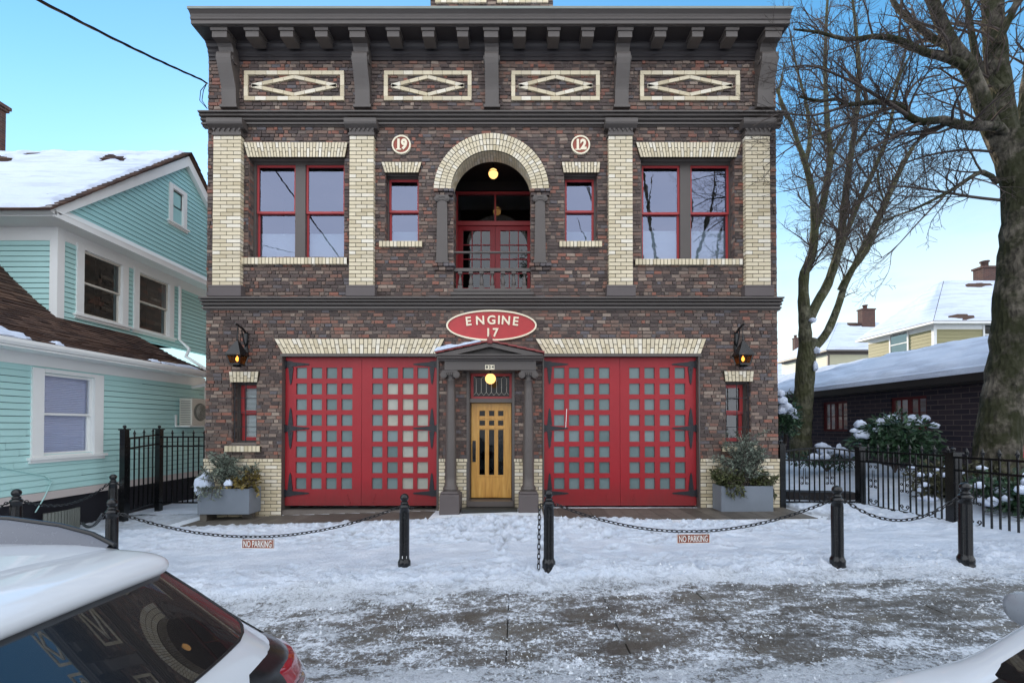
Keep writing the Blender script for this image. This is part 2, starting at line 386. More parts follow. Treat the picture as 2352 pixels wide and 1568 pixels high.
    k = m.mix(m.math('MULTIPLY', cv, m.math('SUBTRACT', 1.0, f)), k, (.42,.45,.49,1))
    M['snow'] = m.done(m.bsdf(m.mix(f, k, sl), .45, m.bump(m.math('ADD', m.math('ADD', n2, m.math('MULTIPLY', n3, .5)), m.math('MULTIPLY', h, f)), .9, .045), spec=.4))
    M['slush'] = M['snow']
    m = N('grey_paver_stone'); c = m.coord(); g = m.n('NewGeometry'); nz = m.noise(4, 6, .65, c); n3 = m.noise(80, 2, .5, c)
    k = m.ramp(m.math('MULTIPLY_ADD', g.outputs['Random Per Island'], .3, m.math('MULTIPLY', nz, .7)), [(.25, srgb(70,66,60)), (.75, srgb(112,106,98))])
    M['paver'] = m.done(m.bsdf(m.mix(m.math('MULTIPLY', n3, .3), k, srgb(58,54,50)), .55, m.bump(n3, .3, .01), spec=.35))
    M['asphalt'] = paint('wet_asphalt', (.045,.046,.05,1), .5, .3, 5, .3, .4)
    M['earth'] = paint('wet_soil', srgb(58,50,40), .8, .3, 4, .4, .3)
    M['ice'] = paint('ice_granule', (.72,.76,.80,1), .25, .15, 20, .05, .5)
materials()
# ================================================================== FIRE STATION
XL, XR = fx(470, 1100), fx(1788.5, 1100)
ZB = -.3
STATION = thing('fire_station', 'two storey dark brick fire station with red garage doors and cream brick trim', 'fire station', (fx(1128.7), YF, 0))

def lay(mb, u0, u1, v0, v1, P, holes=(), course=.078, lens=(.155,.22), head=.35, joint=.017, depth=.03, proud=(0,.012), mat=1, jit=.003, seed=1, bond=None):
    """lay courses of separate bricks on a plane; P(u,v,w) -> 3D, w outwards; holes: f(v)->[(a,b)..]"""
    rnd = random.Random(seed)
    n = max(1, round((v1-v0)/course)); ch = (v1-v0)/n
    for r in range(n):
        a, b = v0 + r*ch, v0 + (r+1)*ch; vm = (a+b)/2
        iv = [(u0, u1)]
        for h in holes:
            for (p, q) in h(vm):
                nx = []
                for (s, t) in iv:
                    if q <= s or p >= t: nx.append((s,t)); continue
                    if p > s: nx.append((s, p))
                    if q < t: nx.append((q, t))
                iv = nx
        for (s, t) in iv:
            if t - s < .03: continue
            u = s
            first = True
            while u < t - .012:
                if bond:
                    L = bond; 
                    if first: L = bond if r % 2 else bond*.5
                else:
                    L = rnd.uniform(*lens)
                    if rnd.random() < head: L *= .5
                    if first and r % 2: L *= rnd.uniform(.4, .8)
                first = False
                e = min(u + L, t)
                if t - e < .05: e = t
                w = rnd.uniform(*proud)
                j = lambda: rnd.uniform(-jit, jit)
                q0, q1 = u + joint/2, e - joint/2
                z0, z1 = a + joint/2, b - joint/2
                tl = rnd.uniform(-.004, .004) if jit else 0
                pts = [P(q0+j(), z0+j(), w+tl), P(q1+j(), z0+j(), w-tl), P(q1+j(), z1+j(), w-tl), P(q0+j(), z1+j(), w+tl),
                       P(q0, z0, w-depth), P(q1, z0, w-depth), P(q1, z1, w-depth), P(q0, z1, w-depth)]
                mb.add(pts, [(0,1,2,3),(0,4,5,1),(1,5,6,2),(2,6,7,3),(3,7,4,0)], mat)
                u = e
front = lambda y=YF: (lambda u, v, w: (u, y - w, v))
def rect(a, b, c, d): return lambda v: [(a, b)] if c <= v <= d else []

# --- openings (x0,x1,z0,z1) on the brick front
OP = {}
def op(k, a, b, top, bot):
    m = (top+bot)/2; OP[k] = (fx(a,m), fx(b,m), fz(bot), fz(top))
op('bigL', 571, 790.5, 361, 592); op('bigR', 1472, 1687, 361, 594.5)
op('smL', 885, 961.5, 396, 553.5); op('smR', 1296, 1372, 396, 553.5)
op('loL', 532, 589.3, 877, 1016); op('loR', 1666.7, 1724.6, 876, 1018)
op('garL', 648.6, 1008, 813, 1172); op('garR', 1246, 1607, 813, 1172); op('door', 1074, 1180, 852, 1172)
AX, AZ, AR0, AR1 = fx(1128.7, 440), fz(440), .886, 1.280
SPR = fz(436)
LGZ = fz(672)                                            # loggia floor
JL, JR = fx(1042, 560), fx(1219, 560)
op('log', 1042, 1219, 436, 672)
def arch_hole(v):
    if v <= SPR or v >= AZ + 1.1: return []
    h = sqrt(max(0, 1.1**2 - (v-AZ)**2)); return [(AX-h, AX+h)] if h > .02 else []
HOLES = [rect(*o) for o in OP.values()] + [arch_hole]

ZT = fz(92)                                              # top of the brick front, under the eave
def backing(mb, x0, x1, z0, z1, y0, y1, mat=0):
    zs = sorted({z0, z1, *[z for o in OP.values() for z in o[2:]], *[AZ - .04 + i*.05 for i in range(25)]})
    zs = [z for z in zs if z0 <= z <= z1]
    for a, b in zip(zs, zs[1:]):
        if b - a < 1e-5: continue
        iv = [(x0, x1)]
        for h in HOLES:
            for (p, q) in h((a+b)/2):
                nx = []
                for (s, t) in iv:
                    if q <= s or p >= t: nx.append((s,t)); continue
                    if p > s: nx.append((s,p))
                    if q < t: nx.append((q,t))
                iv = nx
        for s, t in iv: mb.box(s, t, y0, y1, a, b, mat)
wall = MB()
backing(wall, XL, XR, ZB, ZT, YF+.014, YF+.37)
CB = fz(1052.5)                                          # top of cream base
lay(wall, XL, XR, CB, ZT, front(), HOLES, proud=(-.004,.016), jit=.004, seed=3)
# brick reveals of the openings
for k in ('bigL','bigR','smL','smR','loL','loR'):
    a, b, c, d = OP[k]
    lay(wall, YF+.004, YF+.19, c, d, (lambda a: lambda u, v, w: (a + w, u, v))(a), depth=.01, proud=(.001,.006), seed=8, head=0, lens=(.1,.16))
    lay(wall, YF+.004, YF+.19, c, d, (lambda b: lambda u, v, w: (b - w, u, v))(b), depth=.01, proud=(.001,.006), seed=9, head=0, lens=(.1,.16))
lay(wall, YF+.004, YF+.36, LGZ, SPR-.1, lambda u, v, w: (JL + w, u, v), depth=.01, proud=(.001,.006), seed=18)
lay(wall, YF+.004, YF+.36, LGZ, SPR-.1, lambda u, v, w: (JR - w, u, v), depth=.01, proud=(.001,.006), seed=19)
# side and rear walls, roof deck
DEP = 30.0
for x, sgn in ((XL, -1), (XR, 1)):
    wall.box(x - (0 if sgn < 0 else .3), x + (.3 if sgn < 0 else 0), YF+.372, YF+DEP, ZB, ZT+.3)
P_left = lambda u, v, w: (XL - w, u, v)
P_right = lambda u, v, w: (XR + w, u, v)
lay(wall, YF+.02, YF+1.6, CB, ZT, P_left, seed=21); lay(wall, YF+.02, YF+1.6, CB, ZT, P_right, seed=22)
lay(wall, YF+1.6, YF+DEP, CB, ZT, P_left, lens=(.5,.6), course=.15, seed=23); lay(wall, YF+1.6, YF+DEP, CB, ZT, P_right, lens=(.5,.6), course=.15, seed=24)
wall.box(XL+.3, XR-.3, YF+DEP-.3, YF+DEP, ZB, ZT)
wall.build('brick_wall', [M['mortar'], M['clinker']], STATION)
rf = MB(); rf.box(XL, XR, YF+.1, YF+DEP, ZT+.31, ZT+.45); rf.build('flat_roof', M['snow_white'], STATION)

# dim rooms behind the openings
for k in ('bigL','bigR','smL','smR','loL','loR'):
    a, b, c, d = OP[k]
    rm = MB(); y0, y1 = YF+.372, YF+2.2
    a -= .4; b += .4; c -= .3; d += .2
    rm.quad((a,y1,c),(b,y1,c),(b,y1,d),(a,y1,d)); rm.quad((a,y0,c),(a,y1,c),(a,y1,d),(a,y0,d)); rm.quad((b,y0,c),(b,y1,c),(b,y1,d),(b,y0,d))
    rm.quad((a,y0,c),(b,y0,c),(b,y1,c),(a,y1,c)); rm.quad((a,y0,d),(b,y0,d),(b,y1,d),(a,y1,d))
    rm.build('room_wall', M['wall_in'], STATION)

# --- cream base courses
for (a, b) in ((XL-.015, OP['garL'][0]), (OP['garL'][1], OP['door'][0]), (OP['door'][1], OP['garR'][0]), (OP['garR'][1], XR+.015)):
    cb = MB(); cb.box(a, b, YF-.012, YF+.012, ZB, CB-.01, 0)
    lay(cb, a, b, ZB, CB-.075, front(YF-.02), course=.075, bond=.27, depth=.035, proud=(0,.004), jit=.001, joint=.014, seed=31)
    lay(cb, a, b, CB-.075, CB, front(YF-.035), course=.075, lens=(.11,.14), head=.5, depth=.05, proud=(0,.004), jit=.001, joint=.014, seed=32)
    cb.build('cream_brick_base', [M['mortar_cream'], M['cream']], STATION)

# --- flat arches (lintels) and sills of cream brick
def flat_arch(name, tl, tr, bl, br, ytop, ybot, n, parent, rows=2, y=YF-.055):
    mb = MB()
    zt, zb = fz(ytop, y), fz(ybot, y); m = (ytop+ybot)/2
    a0, a1, b0, b1 = (at(q, m, y).x for q in (tl, tr, bl, br))
    mb.prism([(a0-.0,zt),(a1,zt),(b1,zb),(b0,zb)], 'y', y+.008, YF+.02, 0)
    for i in range(n):
        lo = i/n; hi = (i+1)/n
        split = .38 if i % 2 else .62
        e = .0075
        for (s, t) in ((0, split), (split, 1)):
            def C(f, g): return ((b0+(b1-b0)*f)*(1-g) + (a0+(a1-a0)*f)*g, zb + (zt-zb)*g)
            s2 = s + (.022 if s > 0 else 0); t2 = t - (.022 if t < 1 else 0)
            p = [C(lo,s2), C(hi,s2), C(hi,t2), C(lo,t2)]
            p = [(p[0][0]+e,p[0][1]), (p[1][0]-e,p[1][1]), (p[2][0]-e,p[2][1]), (p[3][0]+e,p[3][1])]
            mb.prism(p, 'y', y - random.uniform(0,.003), y+.03, 1)
    return mb.build(name, [M['mortar_cream'], M['cream']], parent)
def sill(parent, a, b, yt, yb, n):
    mb = MB(); y = YF-.07; zt, zb = fz(yt, y), fz(yb, y); m = (yt+yb)/2
    x0, x1 = at(a,m,y).x, at(b,m,y).x
    mb.box(x0+.004, x1-.004, y+.008, YF+.14, zb+.004, zt-.006, 0)
    w = (x1-x0)/n
    for i in range(n): mb.box(x0+i*w+.007, x0+(i+1)*w-.007, y-random.uniform(0,.004), YF+.12, zb, zt, 1)
    return mb.build('sill', [M['mortar_cream'], M['cream']], parent)

# --- windows
def sash(mb_f, x0, x1, z0, z1, y, t=.045, d=.04):
    mb_f.box(x0, x1, y, y+d, z1-t, z1); mb_f.box(x0, x1, y, y+d, z0, z0+t*1.1)
    mb_f.box(x0, x0+t, y, y+d, z0+t*1.1, z1-t); mb_f.box(x1-t, x1, y, y+d, z0+t*1.1, z1-t)
def double_hung(parent, x0, x1, z0, z1, y, meet, mat_s=None, t=.045, gm='glass_sky', blind=None):
    """upper sash in front, lower sash behind"""
    zm = z1 - (z1-z0)*meet
    s = MB(); sash(s, x0, x1, zm-.022, z1, y, t); s.build('upper_sash', mat_s or M['red_sash'], parent)
    s = MB(); sash(s, x0, x1, z0, zm+.022, y+.045, t); s.build('lower_sash', mat_s or M['red_sash'], parent)
    g = MB(); g.quad((x0+t,y+.02,zm),(x1-t,y+.02,zm),(x1-t,y+.02,z1-t),(x0+t,y+.02,z1-t))
    g.quad((x0+t,y+.062,z0+t),(x1-t,y+.062,z0+t),(x1-t,y+.062,zm),(x0+t,y+.062,zm))
    g.build('pane', M[gm], parent)
    if blind:
        b = MB(); n = 26; zt = z0 + (z1-z0)*blind
        for i in range(n):
            a = z0 + (zt-z0)*i/n; c = z0 + (zt-z0)*(i+1)/n
            b.add([(x0,y+.12,a),(x1,y+.12,a),(x1,y+.135,(a+c)/2),(x0,y+.135,(a+c)/2),(x1,y+.12,c),(x0,y+.12,c)], [(0,1,2,3),(3,2,4,5)])
        b.build('blind', M['blind'], parent)
def win_frame(k, y, edges, top, bot, mat='trim', fw=.04):
    """edges: pixel x pairs of the sashes; returns frame part"""
    a, b, c, d = OP[k]; mb = MB()
    m = (top+bot)/2
    xs = [(at(p,m,y).x, at(q,m,y).x) for p, q in edges]
    zt, zb = fz(top, y), c + .002
    xs[-1] = (xs[-1][0], min(xs[-1][1], b-.03))
    mb.box(a+.002, xs[0][0], y-.03, y+.1, zb, d-.002); mb.box(xs[-1][1], b-.002, y-.03, y+.1, zb, d-.002)
    mb.box(xs[0][0], xs[-1][1], y-.03, y+.1, zt, d-.002)
    mb.box(xs[0][0], xs[-1][1], y-.02, y+.1, zb, zb+.025)
    for (p, q), (r, s) in zip(xs, xs[1:]): mb.box(q, r, y-.035, y+.1, zb+.026, zt-.001)
    # inner moulding
    fr = mb.build('window_frame', M[mat], STATION)
    return fr, xs, zt, zb + .026
for k, e, top, bot, lin, sl, bl in (
        ('bigL', [(590,680),(703,793)], 380, 592, (559,798.4,568.4,792.2,327,360.6,33), (552,797,591.5,606,30), .30),
        ('bigR', [(1473.5,1561),(1584.7,1675)], 381, 594, (1460.6,1702,1471,1692,327,360.6,33), (1459,1706.6,594.4,607.5,30), .34),
        ('smL', [(894,963)], 413, 553, (875.6,968.7,883.4,961,372.5,396,12), (870,970,553.5,566,12), .22),
        ('smR', [(1297.5,1364)], 413, 553, (1290,1379,1294,1377,372.5,396,12), (1284.6,1383.5,553.5,566,12), .22)):
    fr, xs, zt, zb = win_frame(k, YF+.20, e, top, bot)
    for (p, q) in xs: double_hung(fr, p, q, zb, zt, YF+.205, .5, blind=bl)
    flat_arch('lintel', *lin, fr); sill(fr, *sl)
for k, lin, sl, sx in (('loL', (525.2,593.6,528,590.6,853,877,8), (514.7,597,1023.7,1037,9), 1), ('loR', (1663,1732,1666,1729.7,852,875.5,8), (1659,1741,1024,1036.5,9), -1)):
    a, b, c, d = OP[k]; y = YF+.25
    mb = MB(); t = .05
    mb.box(a+.002, a+t, y-.02, y+.1, c+.002, d-.002); mb.box(b-t, b-.002, y-.02, y+.1, c+.002, d-.002); mb.box(a+t, b-t, y-.02, y+.1, d-.05, d-.002)
    mb.box(a+t, b-t, y-.02, y+.1, c+.002, c+.04)
    fr = mb.build('window_frame', M['trim'], STATION)
    double_hung(fr, a+t, b-t, c+.041, d-.051, y, .5, t=.07, gm='glass', blind=None)
    if sx > 0:
        bl = MB(); z = c
        for i in range(46): bl.box(a+t, b-t, y+.095, y+.11, c+i*(d-c)/46, c+i*(d-c)/46+.018)
        bl.build('blind', M['white'], fr)
    else:
        bl = MB(); bl.prism([(a+.1+.035*sin(i*2.1)-.02*(i%2), YF+.42+.02*cos(i*3)) for i in range(2)]+[(a+.17,YF+.44),(a+.17,YF+.41)], 'z', c, d, 0)
        bl.build('curtain', M['blind'], fr)
    # iron bars in front of the window
    g = MB(); yy = YF+.06
    for i in range(3): g.tube([(a+.03+(b-a-.06)*i/2, yy, c+.005), (a+.03+(b-a-.06)*i/2, yy, d-.005)], .011, 6)
    for i in range(5):
        z = c+.03+(d-c-.06)*i/4; g.bar((a+.004, yy+.012, z), (b-.004, yy+.012, z), .02, .014)
    g.build('bar_grille', M['iron_hinge'], fr)
    flat_arch('lintel', *lin, fr); sill(fr, *sl)
    sk = MB(); zz0, zz1 = fz(1022.5, YF-.04), c
    sk.prism([(YF-.05, zz0), (YF-.05, zz0+.012), (YF+.2, zz1+.001), (YF+.2, zz0)], 'x', a-.03, b+.03); sk.build('sill_slope', M['mortar'], fr)

# --- pilasters
PY = YF-.12
for (a, b, ca, cb_) in ((489,552,481,554), (802.5,857.5,793,860), (1398.5,1453,1394,1459), (1713,1769,1711,1776)):
    ov = .12
    x0, x1 = at(a,480,PY).x, at(b,480,PY).x
    if a < 1190: x1 = at(b, 480, YF-.0).x if False else x1
    zs, ze = fz(655,PY), fz(312,PY)
    mb = MB(); mb.box(x0+.006, x1-.006, PY+.008, YF+.01, zs, ze, 0)
    w = x1-x0; n = round((ze-zs)/.0835); chh = (ze-zs)/n
    for r in range(n):
        za, zb_ = zs+r*chh+.0075, zs+(r+1)*chh-.0075
        cuts = [0, .5, 1] if r % 2 else [0, .27, .73, 1]
        for s, t in zip(cuts, cuts[1:]):
            mb.box(x0+w*s+(.007 if s else 0), x0+w*t-(.007 if t < 1 else 0), PY-random.uniform(0,.003), YF+.012, za, zb_, 1)
    pil = mb.build('pilaster', [M['mortar_cream'], M['cream']], STATION)
    bs = MB(); bx0, bx1 = x0-.055, x1+.055
    z0, z1 = fz(680,PY-.05), zs-.001
    bs.box(bx0, bx1, PY-.05, YF+.02, z0, z1-.05); bs.prism([(PY-.05,z1-.05),(PY-.035,z1),(YF+.02,z1),(YF+.02,z1-.05)], 'x', bx0, bx1)
    bs.build('pilaster_base', M['stone'], pil, bevel=.012)
    cp = MB(); zt = fz(284,PY)
    cp.box(x0-.02, x1+.02, PY-.03, YF+.02, ze+.001, ze+.05)
    cp.box(x0-.005, x1+.005, PY-.012, YF+.02, ze+.051, ze+.15)
    for i in range(6):
        xx = x0+.02+(x1-x0-.04)*i/5
        cp.prism([(xx-.035,ze+.15),(xx+.035,ze+.15),(xx,ze+.085)], 'y', PY-.035, PY-.012)
    cp.prism([(PY-.02,ze+.151),(PY-.10,ze+.20),(PY-.115,ze+.235),(PY-.115,zt+.05),(YF+.02,zt+.05),(YF+.02,ze+.151)], 'x', x0-.09, x1+.09)
    cp.build('pilaster_capital', M['trim'], pil)

# --- string courses (belts) and the main cornice, each a moulded profile
def belt(name, ztop, zbot, prof, side):
    """prof: (projection, fraction from bottom)"""
    pts = [(YF-p, zbot+(ztop-zbot)*f) for p, f in prof]
    pts = [(YF+.06, zbot)] + pts + [(YF+.06, ztop)]
    mb = MB(); mb.prism(pts, 'x', XL-side, XR+side)
    return mb.build(name, M['trim'], STATION)
prof = [(.03,0),(.03,.10),(.075,.11),(.075,.26),(.02,.29),(.02,.38),(.085,.40),(.10,.46),(.10,.56),(.045,.58),(.045,.63),(.13,.655),(.145,.70),(.145,.80),(.085,.82),(.085,.85),(.185,.88),(.185,1)]
belt('upper_belt', fz(255, YF-.16), fz(293), prof, .10); belt('lower_belt', fz(682, YF-.16), fz(713), prof, .05)

ZS = 10.27                                               # soffit level
crown = MB()
o = .53
cp_ = [(YF+.3,ZS), (YF-o+.03,ZS),(YF-o+.03,ZS+.005),(YF-o,ZS+.005),(YF-o,ZS+.075),(YF-o-.02,ZS+.09),(YF-o-.028,ZS+.12),(YF-o-.012,ZS+.145),(YF-o-.03,ZS+.185),(YF-o-.075,ZS+.225),(YF-o-.085,ZS+.232),(YF-o-.085,ZS+.262),(YF+.3,ZS+.30)]
crown.prism(cp_, 'x', XL+.0, XR-.0)
COR = crown.build('cornice', M['trim'], STATION)
fl = MB(); fl.box(XL-.012, XR+.012, YF-o-.097, YF-o+.1, ZS+.236, ZS+.285); fl.build('metal_flashing', M['flash'], COR)
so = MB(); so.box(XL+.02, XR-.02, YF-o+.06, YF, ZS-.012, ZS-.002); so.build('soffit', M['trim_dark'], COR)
fr_ = MB(); zf0 = fz(141)
hh = ZS-.013-zf0
fr_.prism([(YF+.02,zf0),(YF-.03,zf0),(YF-.03,zf0+.06),(YF-.05,zf0+.07),(YF-.05,zf0+.12),(YF-.075,zf0+.15),(YF-.075,zf0+hh*.62),(YF-.11,zf0+hh*.7),(YF-.13,zf0+hh*.85),(YF-.15,zf0+hh*.88),(YF-.15,zf0+hh),(YF+.02,zf0+hh)], 'x', XL+.03, XR-.03)
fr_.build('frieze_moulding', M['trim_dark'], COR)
big = [514, 834.5, 1129, 1424, 1741]
allx = []
FM = YF-.44
px_big = [(487,521),(803,838),(1112,1144),(1420,1452),(1758,1796)]
px_small = [(564,594),(643.5,673),(724,752),(889,917),(970,997),(1050,1075),(1179,1207),(1259,1285),(1337,1364),(1504,1530),(1590,1615),(1668,1694)]
def modil(mb, x0, x1, hb):
    z1 = ZS-.013
    mb.prism([(FM, z1-hb), (FM, z1-.055), (YF-.145, z1-.055), (YF-.145, z1-hb-.0)], 'x', x0, x1)
    mb.prism([(FM-.018, z1-.055), (FM-.03, z1-.03), (FM-.03, z1-.001), (YF-.145, z1-.001), (YF-.145, z1-.055)], 'x', x0-.022, x1+.022)
for a, b in px_small:
    mb = MB(); modil(mb, at(a,66,FM).x, at(b,66,FM).x, .18); mb.build('modillion', M['trim'], COR)
for a, b in px_big:
    c0, c1 = at(a,66,FM).x, at(b,66,FM).x
    mb = MB(); modil(mb, c0, c1, .19)
    # scrolled console below
    zt, zb = ZS-.19, fz(249, YF-.1)
    H = zt-zb; xm = (c0+c1)/2; hw = (c1-c0)/2
    prof_c = [(.30,1.0),(.245,.955),(.215,.90),(.22,.875),(.27,.865),(.305,.84),(.32,.80),(.315,.74),(.29,.66),(.245,.56),(.195,.46),(.16,.38),(.145,.34),(.135,.30),(.12,.05),(.135,.045),(.135,0)]
    pts = [(YF+.02, zb)] + [(YF-p, zb+H*f) for p, f in prof_c[::-1]] + [(YF+.02, zb+H)]
    mb.prism(pts, 'x', xm-hw, xm+hw)
    mb.box(xm-hw-.03, xm+hw+.03, YF-.15, YF+.02, zb-.001, zb+.06)
    for s in (-1, 1):       # volute rolls on the sides
        ring = [(YF-.20+.085*cos(t), zb+H*.76+.085*sin(t)) for t in [2*pi*i/14 for i in range(14)]]
        mb.prism(ring, 'x', xm+s*hw, xm+s*(hw+.03))
    mb.build('console_bracket', M['trim'], COR)

# --- diamond panels of cream brick
def strip(mb, a, b, w, n, y0, y1):
    a, b = Vector((a[0],0,a[1])), Vector((b[0],0,b[1])); d = b-a; L = d.length; t = d/L; nn = Vector((-t.z,0,t.x))
    for i in range(n):
        p = a+t*(L*i/n+.004); q = a+t*(L*(i+1)/n-.004)
        mb.prism([((p-nn*w/2).x,(p-nn*w/2).z),((q-nn*w/2).x,(q-nn*w/2).z),((q+nn*w/2).x,(q+nn*w/2).z),((p+nn*w/2).x,(p+nn*w/2).z)], 'y', y0, y1, 1)
def diamond(name, x0, x1, z0, z1, y, parent):
    mb = MB(); w = .085
    strip(mb, (x0,z1-w/2),(x1,z1-w/2), w, 9, y, YF+.02); strip(mb, (x0,z0+w/2),(x1,z0+w/2), w, 9, y, YF+.02)
    strip(mb, (x0+w/2,z0+w),(x0+w/2,z1-w), w, 2, y, YF+.02); strip(mb, (x1-w/2,z0+w),(x1-w/2,z1-w), w, 2, y, YF+.02)
    xm, zm = (x0+x1)/2, (z0+z1)/2; u = .075; e = y+.004
    T, B_, L, R = (xm,z1-w-u*.6),(xm,z0+w+u*.6),(x0+w+u*1.1,zm),(x1-w-u*1.1,zm)
    for p, q in ((L,T),(T,R),(L,B_),(B_,R)): strip(mb, p, q, u, 4, e, YF+.02)
    return mb.build(name, [M['mortar_cream'], M['cream']], parent)
for a, b in ((560,790),(881.5,1083),(1174.5,1378),(1470.5,1700)):
    y = YF-.045
    diamond('diamond_panel', at(a,196,y).x, at(b,196,y).x, fz(230,y), fz(162.5,y), y, STATION)

# --- parapet block above the cornice
pb = MB(); pY = YF+.55; x0, x1 = at(988,2,pY).x, at(1271,2,pY).x; z0, z1 = ZS-.15, ZS+1.7
pb.box(x0+.01, x1-.01, pY+.014, pY+.6, z0, z1, 0); lay(pb, x0, x1, z0, z1, front(pY), seed=41)
PAR = pb.build('parapet', [M['mortar'], M['clinker']], STATION)
_yf = YF; YF = pY
for k in (0, 1):
    w = (x1-x0)/2
    diamond('diamond_panel', x0+.12+w*k, x0+w*(k+1)-.12, fz(9.5, pY), fz(9.5, pY)+.75, pY-.04, PAR)
YF = _yf

# --- round arch of three rings of cream brick
ar = MB()
th0, th1 = math.asin((SPR-AZ)/AR0)*0 + radians(2), pi - radians(2)
def ring_pt(r, t, y): return (AX + r*cos(t), y, AZ + r*sin(t))
yo = YF-.05
nseg = 48
for i in range(nseg):      # mortar body
    t0, t1 = th0+(th1-th0)*i/nseg, th0+(th1-th0)*(i+1)/nseg
    ar.add([ring_pt(AR0+.004,t0,yo+.008),ring_pt(AR1-.002,t0,yo+.008),ring_pt(AR1-.002,t1,yo+.008),ring_pt(AR0+.004,t1,yo+.008),
            ring_pt(AR0+.004,t0,YF+.37),ring_pt(AR1-.002,t0,YF+.02),ring_pt(AR1-.002,t1,YF+.02),ring_pt(AR0+.004,t1,YF+.37)],
           [(0,1,2,3),(1,5,6,2),(3,7,4,0),(4,7,6,5)], 0)
rw = (AR1-AR0)/3
for k in range(3):
    r0, r1 = AR0+rw*k+.007, AR0+rw*(k+1)-.007; n = 43+k*2 if k < 2 else 47
    for i in range(n):
        t0, t1 = th0+(th1-th0)*(i+.09)/n, th0+(th1-th0)*(i+.91)/n
        yy = yo-random.uniform(0,.004)
        ar.add([ring_pt(r0,t0,yy),ring_pt(r1,t0,yy),ring_pt(r1,t1,yy),ring_pt(r0,t1,yy),ring_pt(r0,t0,yo+.03),ring_pt(r1,t0,yo+.03),ring_pt(r1,t1,yo+.03),ring_pt(r0,t1,yo+.03)],
               [(0,1,2,3),(0,4,5,1),(1,5,6,2),(2,6,7,3),(3,7,4,0)], 1)
for i in range(43):        # soffit bricks
    t0, t1 = th0+(th1-th0)*(i+.05)/43, th0+(th1-th0)*(i+.95)/43
    ys = [yo+.03, yo+.16, yo+.29, YF+.368] if i % 2 else [yo+.03, yo+.10, yo+.22, YF+.368]
    for a, b in zip(ys, ys[1:]):
        ar.add([ring_pt(AR0,t0,a+.005),ring_pt(AR0,t1,a+.005),ring_pt(AR0,t1,b-.005),ring_pt(AR0,t0,b-.005),
                ring_pt(AR0+.02,t0,a+.005),ring_pt(AR0+.02,t1,a+.005),ring_pt(AR0+.02,t1,b-.005),ring_pt(AR0+.02,t0,b-.005)],
               [(0,1,2,3),(0,4,5,1),(1,5,6,2),(2,6,7,3),(3,7,4,0)], 1)
ar.build('round_arch', [M['mortar_cream'], M['cream']], STATION)
# imposts, square columns with volutes, corbels at the feet
for sx in (-1, 1):
    e0 = JL if sx < 0 else JR                       # jamb edge
    o0 = e0 + sx*.42
    mb = MB(); zi = SPR
    lay(mb, min(e0,o0)-(.02), max(e0,o0)+.02, zi-.085, zi-.012, front(YF-.09), lens=(.10,.13), head=0, depth=.45, seed=51, mat=1)
    lay(mb, min(e0,o0), max(e0,o0), zi-.16, zi-.087, front(YF-.06), lens=(.2,.24), depth=.42, seed=52, mat=1)
    mb.build('impost', [M['mortar'], M['clinker']], STATION)
    cx = at(1015.5 if sx < 0 else 1240.5, 530, YF-.06).x
    hw = .118
    z0, z1 = fz(604,YF-.06), zi-.165
    c = MB(); c.prism([(cx-hw-.008,z0+.05),(cx+hw+.008,z0+.05),(cx+hw-.012,z1-.10),(cx-hw+.012,z1-.10)], 'y', YF-.075, YF+.01)
    c.box(cx-hw-.03, cx+hw+.03, YF-.09, YF+.01, z0, z0+.05)
    col_ = c.build('square_column', M['trim'], STATION)
    v = MB(); v.box(cx-hw-.02, cx+hw+.02, YF-.10, YF+.01, z1-.045, z1)
    for s in (-1, 1):
        for rr, yy in ((.062,.095),(.042,.105),(.02,.112)):
            v.prism([(cx+s*(hw-.01)+rr*cos(t), z1-.075+rr*sin(t)) for t in [2*pi*i/16 for i in range(16)]], 'y', YF-yy, YF+.01)
    v.box(cx-hw+.03, cx+hw-.03, YF-.088, YF+.01, z1-.10, z1-.046)
    v.build('ionic_capital', M['trim'], col_)
    cb2 = MB(); zc = z0
    lay(cb2, min(e0,o0)-.04, max(e0,o0)+.04, zc-.08, zc-.003, front(YF-.09), lens=(.10,.13), head=0, depth=.46, seed=53)
    lay(cb2, min(e0,o0)-.01, max(e0,o0)+.01, zc-.16, zc-.083, front(YF-.06), depth=.42, seed=54)
    cb2.build('corbel', [M['mortar'], M['clinker']], STATION)
# loggia recess
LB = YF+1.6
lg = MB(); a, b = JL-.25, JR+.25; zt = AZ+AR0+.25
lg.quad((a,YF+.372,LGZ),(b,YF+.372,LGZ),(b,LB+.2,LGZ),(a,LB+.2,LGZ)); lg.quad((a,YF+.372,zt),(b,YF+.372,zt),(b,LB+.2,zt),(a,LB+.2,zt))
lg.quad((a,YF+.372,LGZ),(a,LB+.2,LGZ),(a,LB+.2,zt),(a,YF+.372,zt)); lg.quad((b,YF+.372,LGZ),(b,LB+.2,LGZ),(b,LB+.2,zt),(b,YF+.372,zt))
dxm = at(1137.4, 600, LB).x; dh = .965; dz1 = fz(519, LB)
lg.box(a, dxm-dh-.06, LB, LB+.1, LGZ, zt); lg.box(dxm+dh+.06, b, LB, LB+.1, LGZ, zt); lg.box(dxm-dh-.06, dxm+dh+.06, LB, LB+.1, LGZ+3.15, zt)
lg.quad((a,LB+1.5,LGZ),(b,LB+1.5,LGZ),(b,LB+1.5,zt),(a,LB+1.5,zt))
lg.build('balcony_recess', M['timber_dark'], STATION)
fb = MB(); zt2 = LGZ+3.1
fb.box(dxm-dh-.06, dxm-dh, LB-.03, LB+.08, LGZ, zt2); fb.box(dxm+dh, dxm+dh+.06, LB-.03, LB+.08, LGZ, zt2)
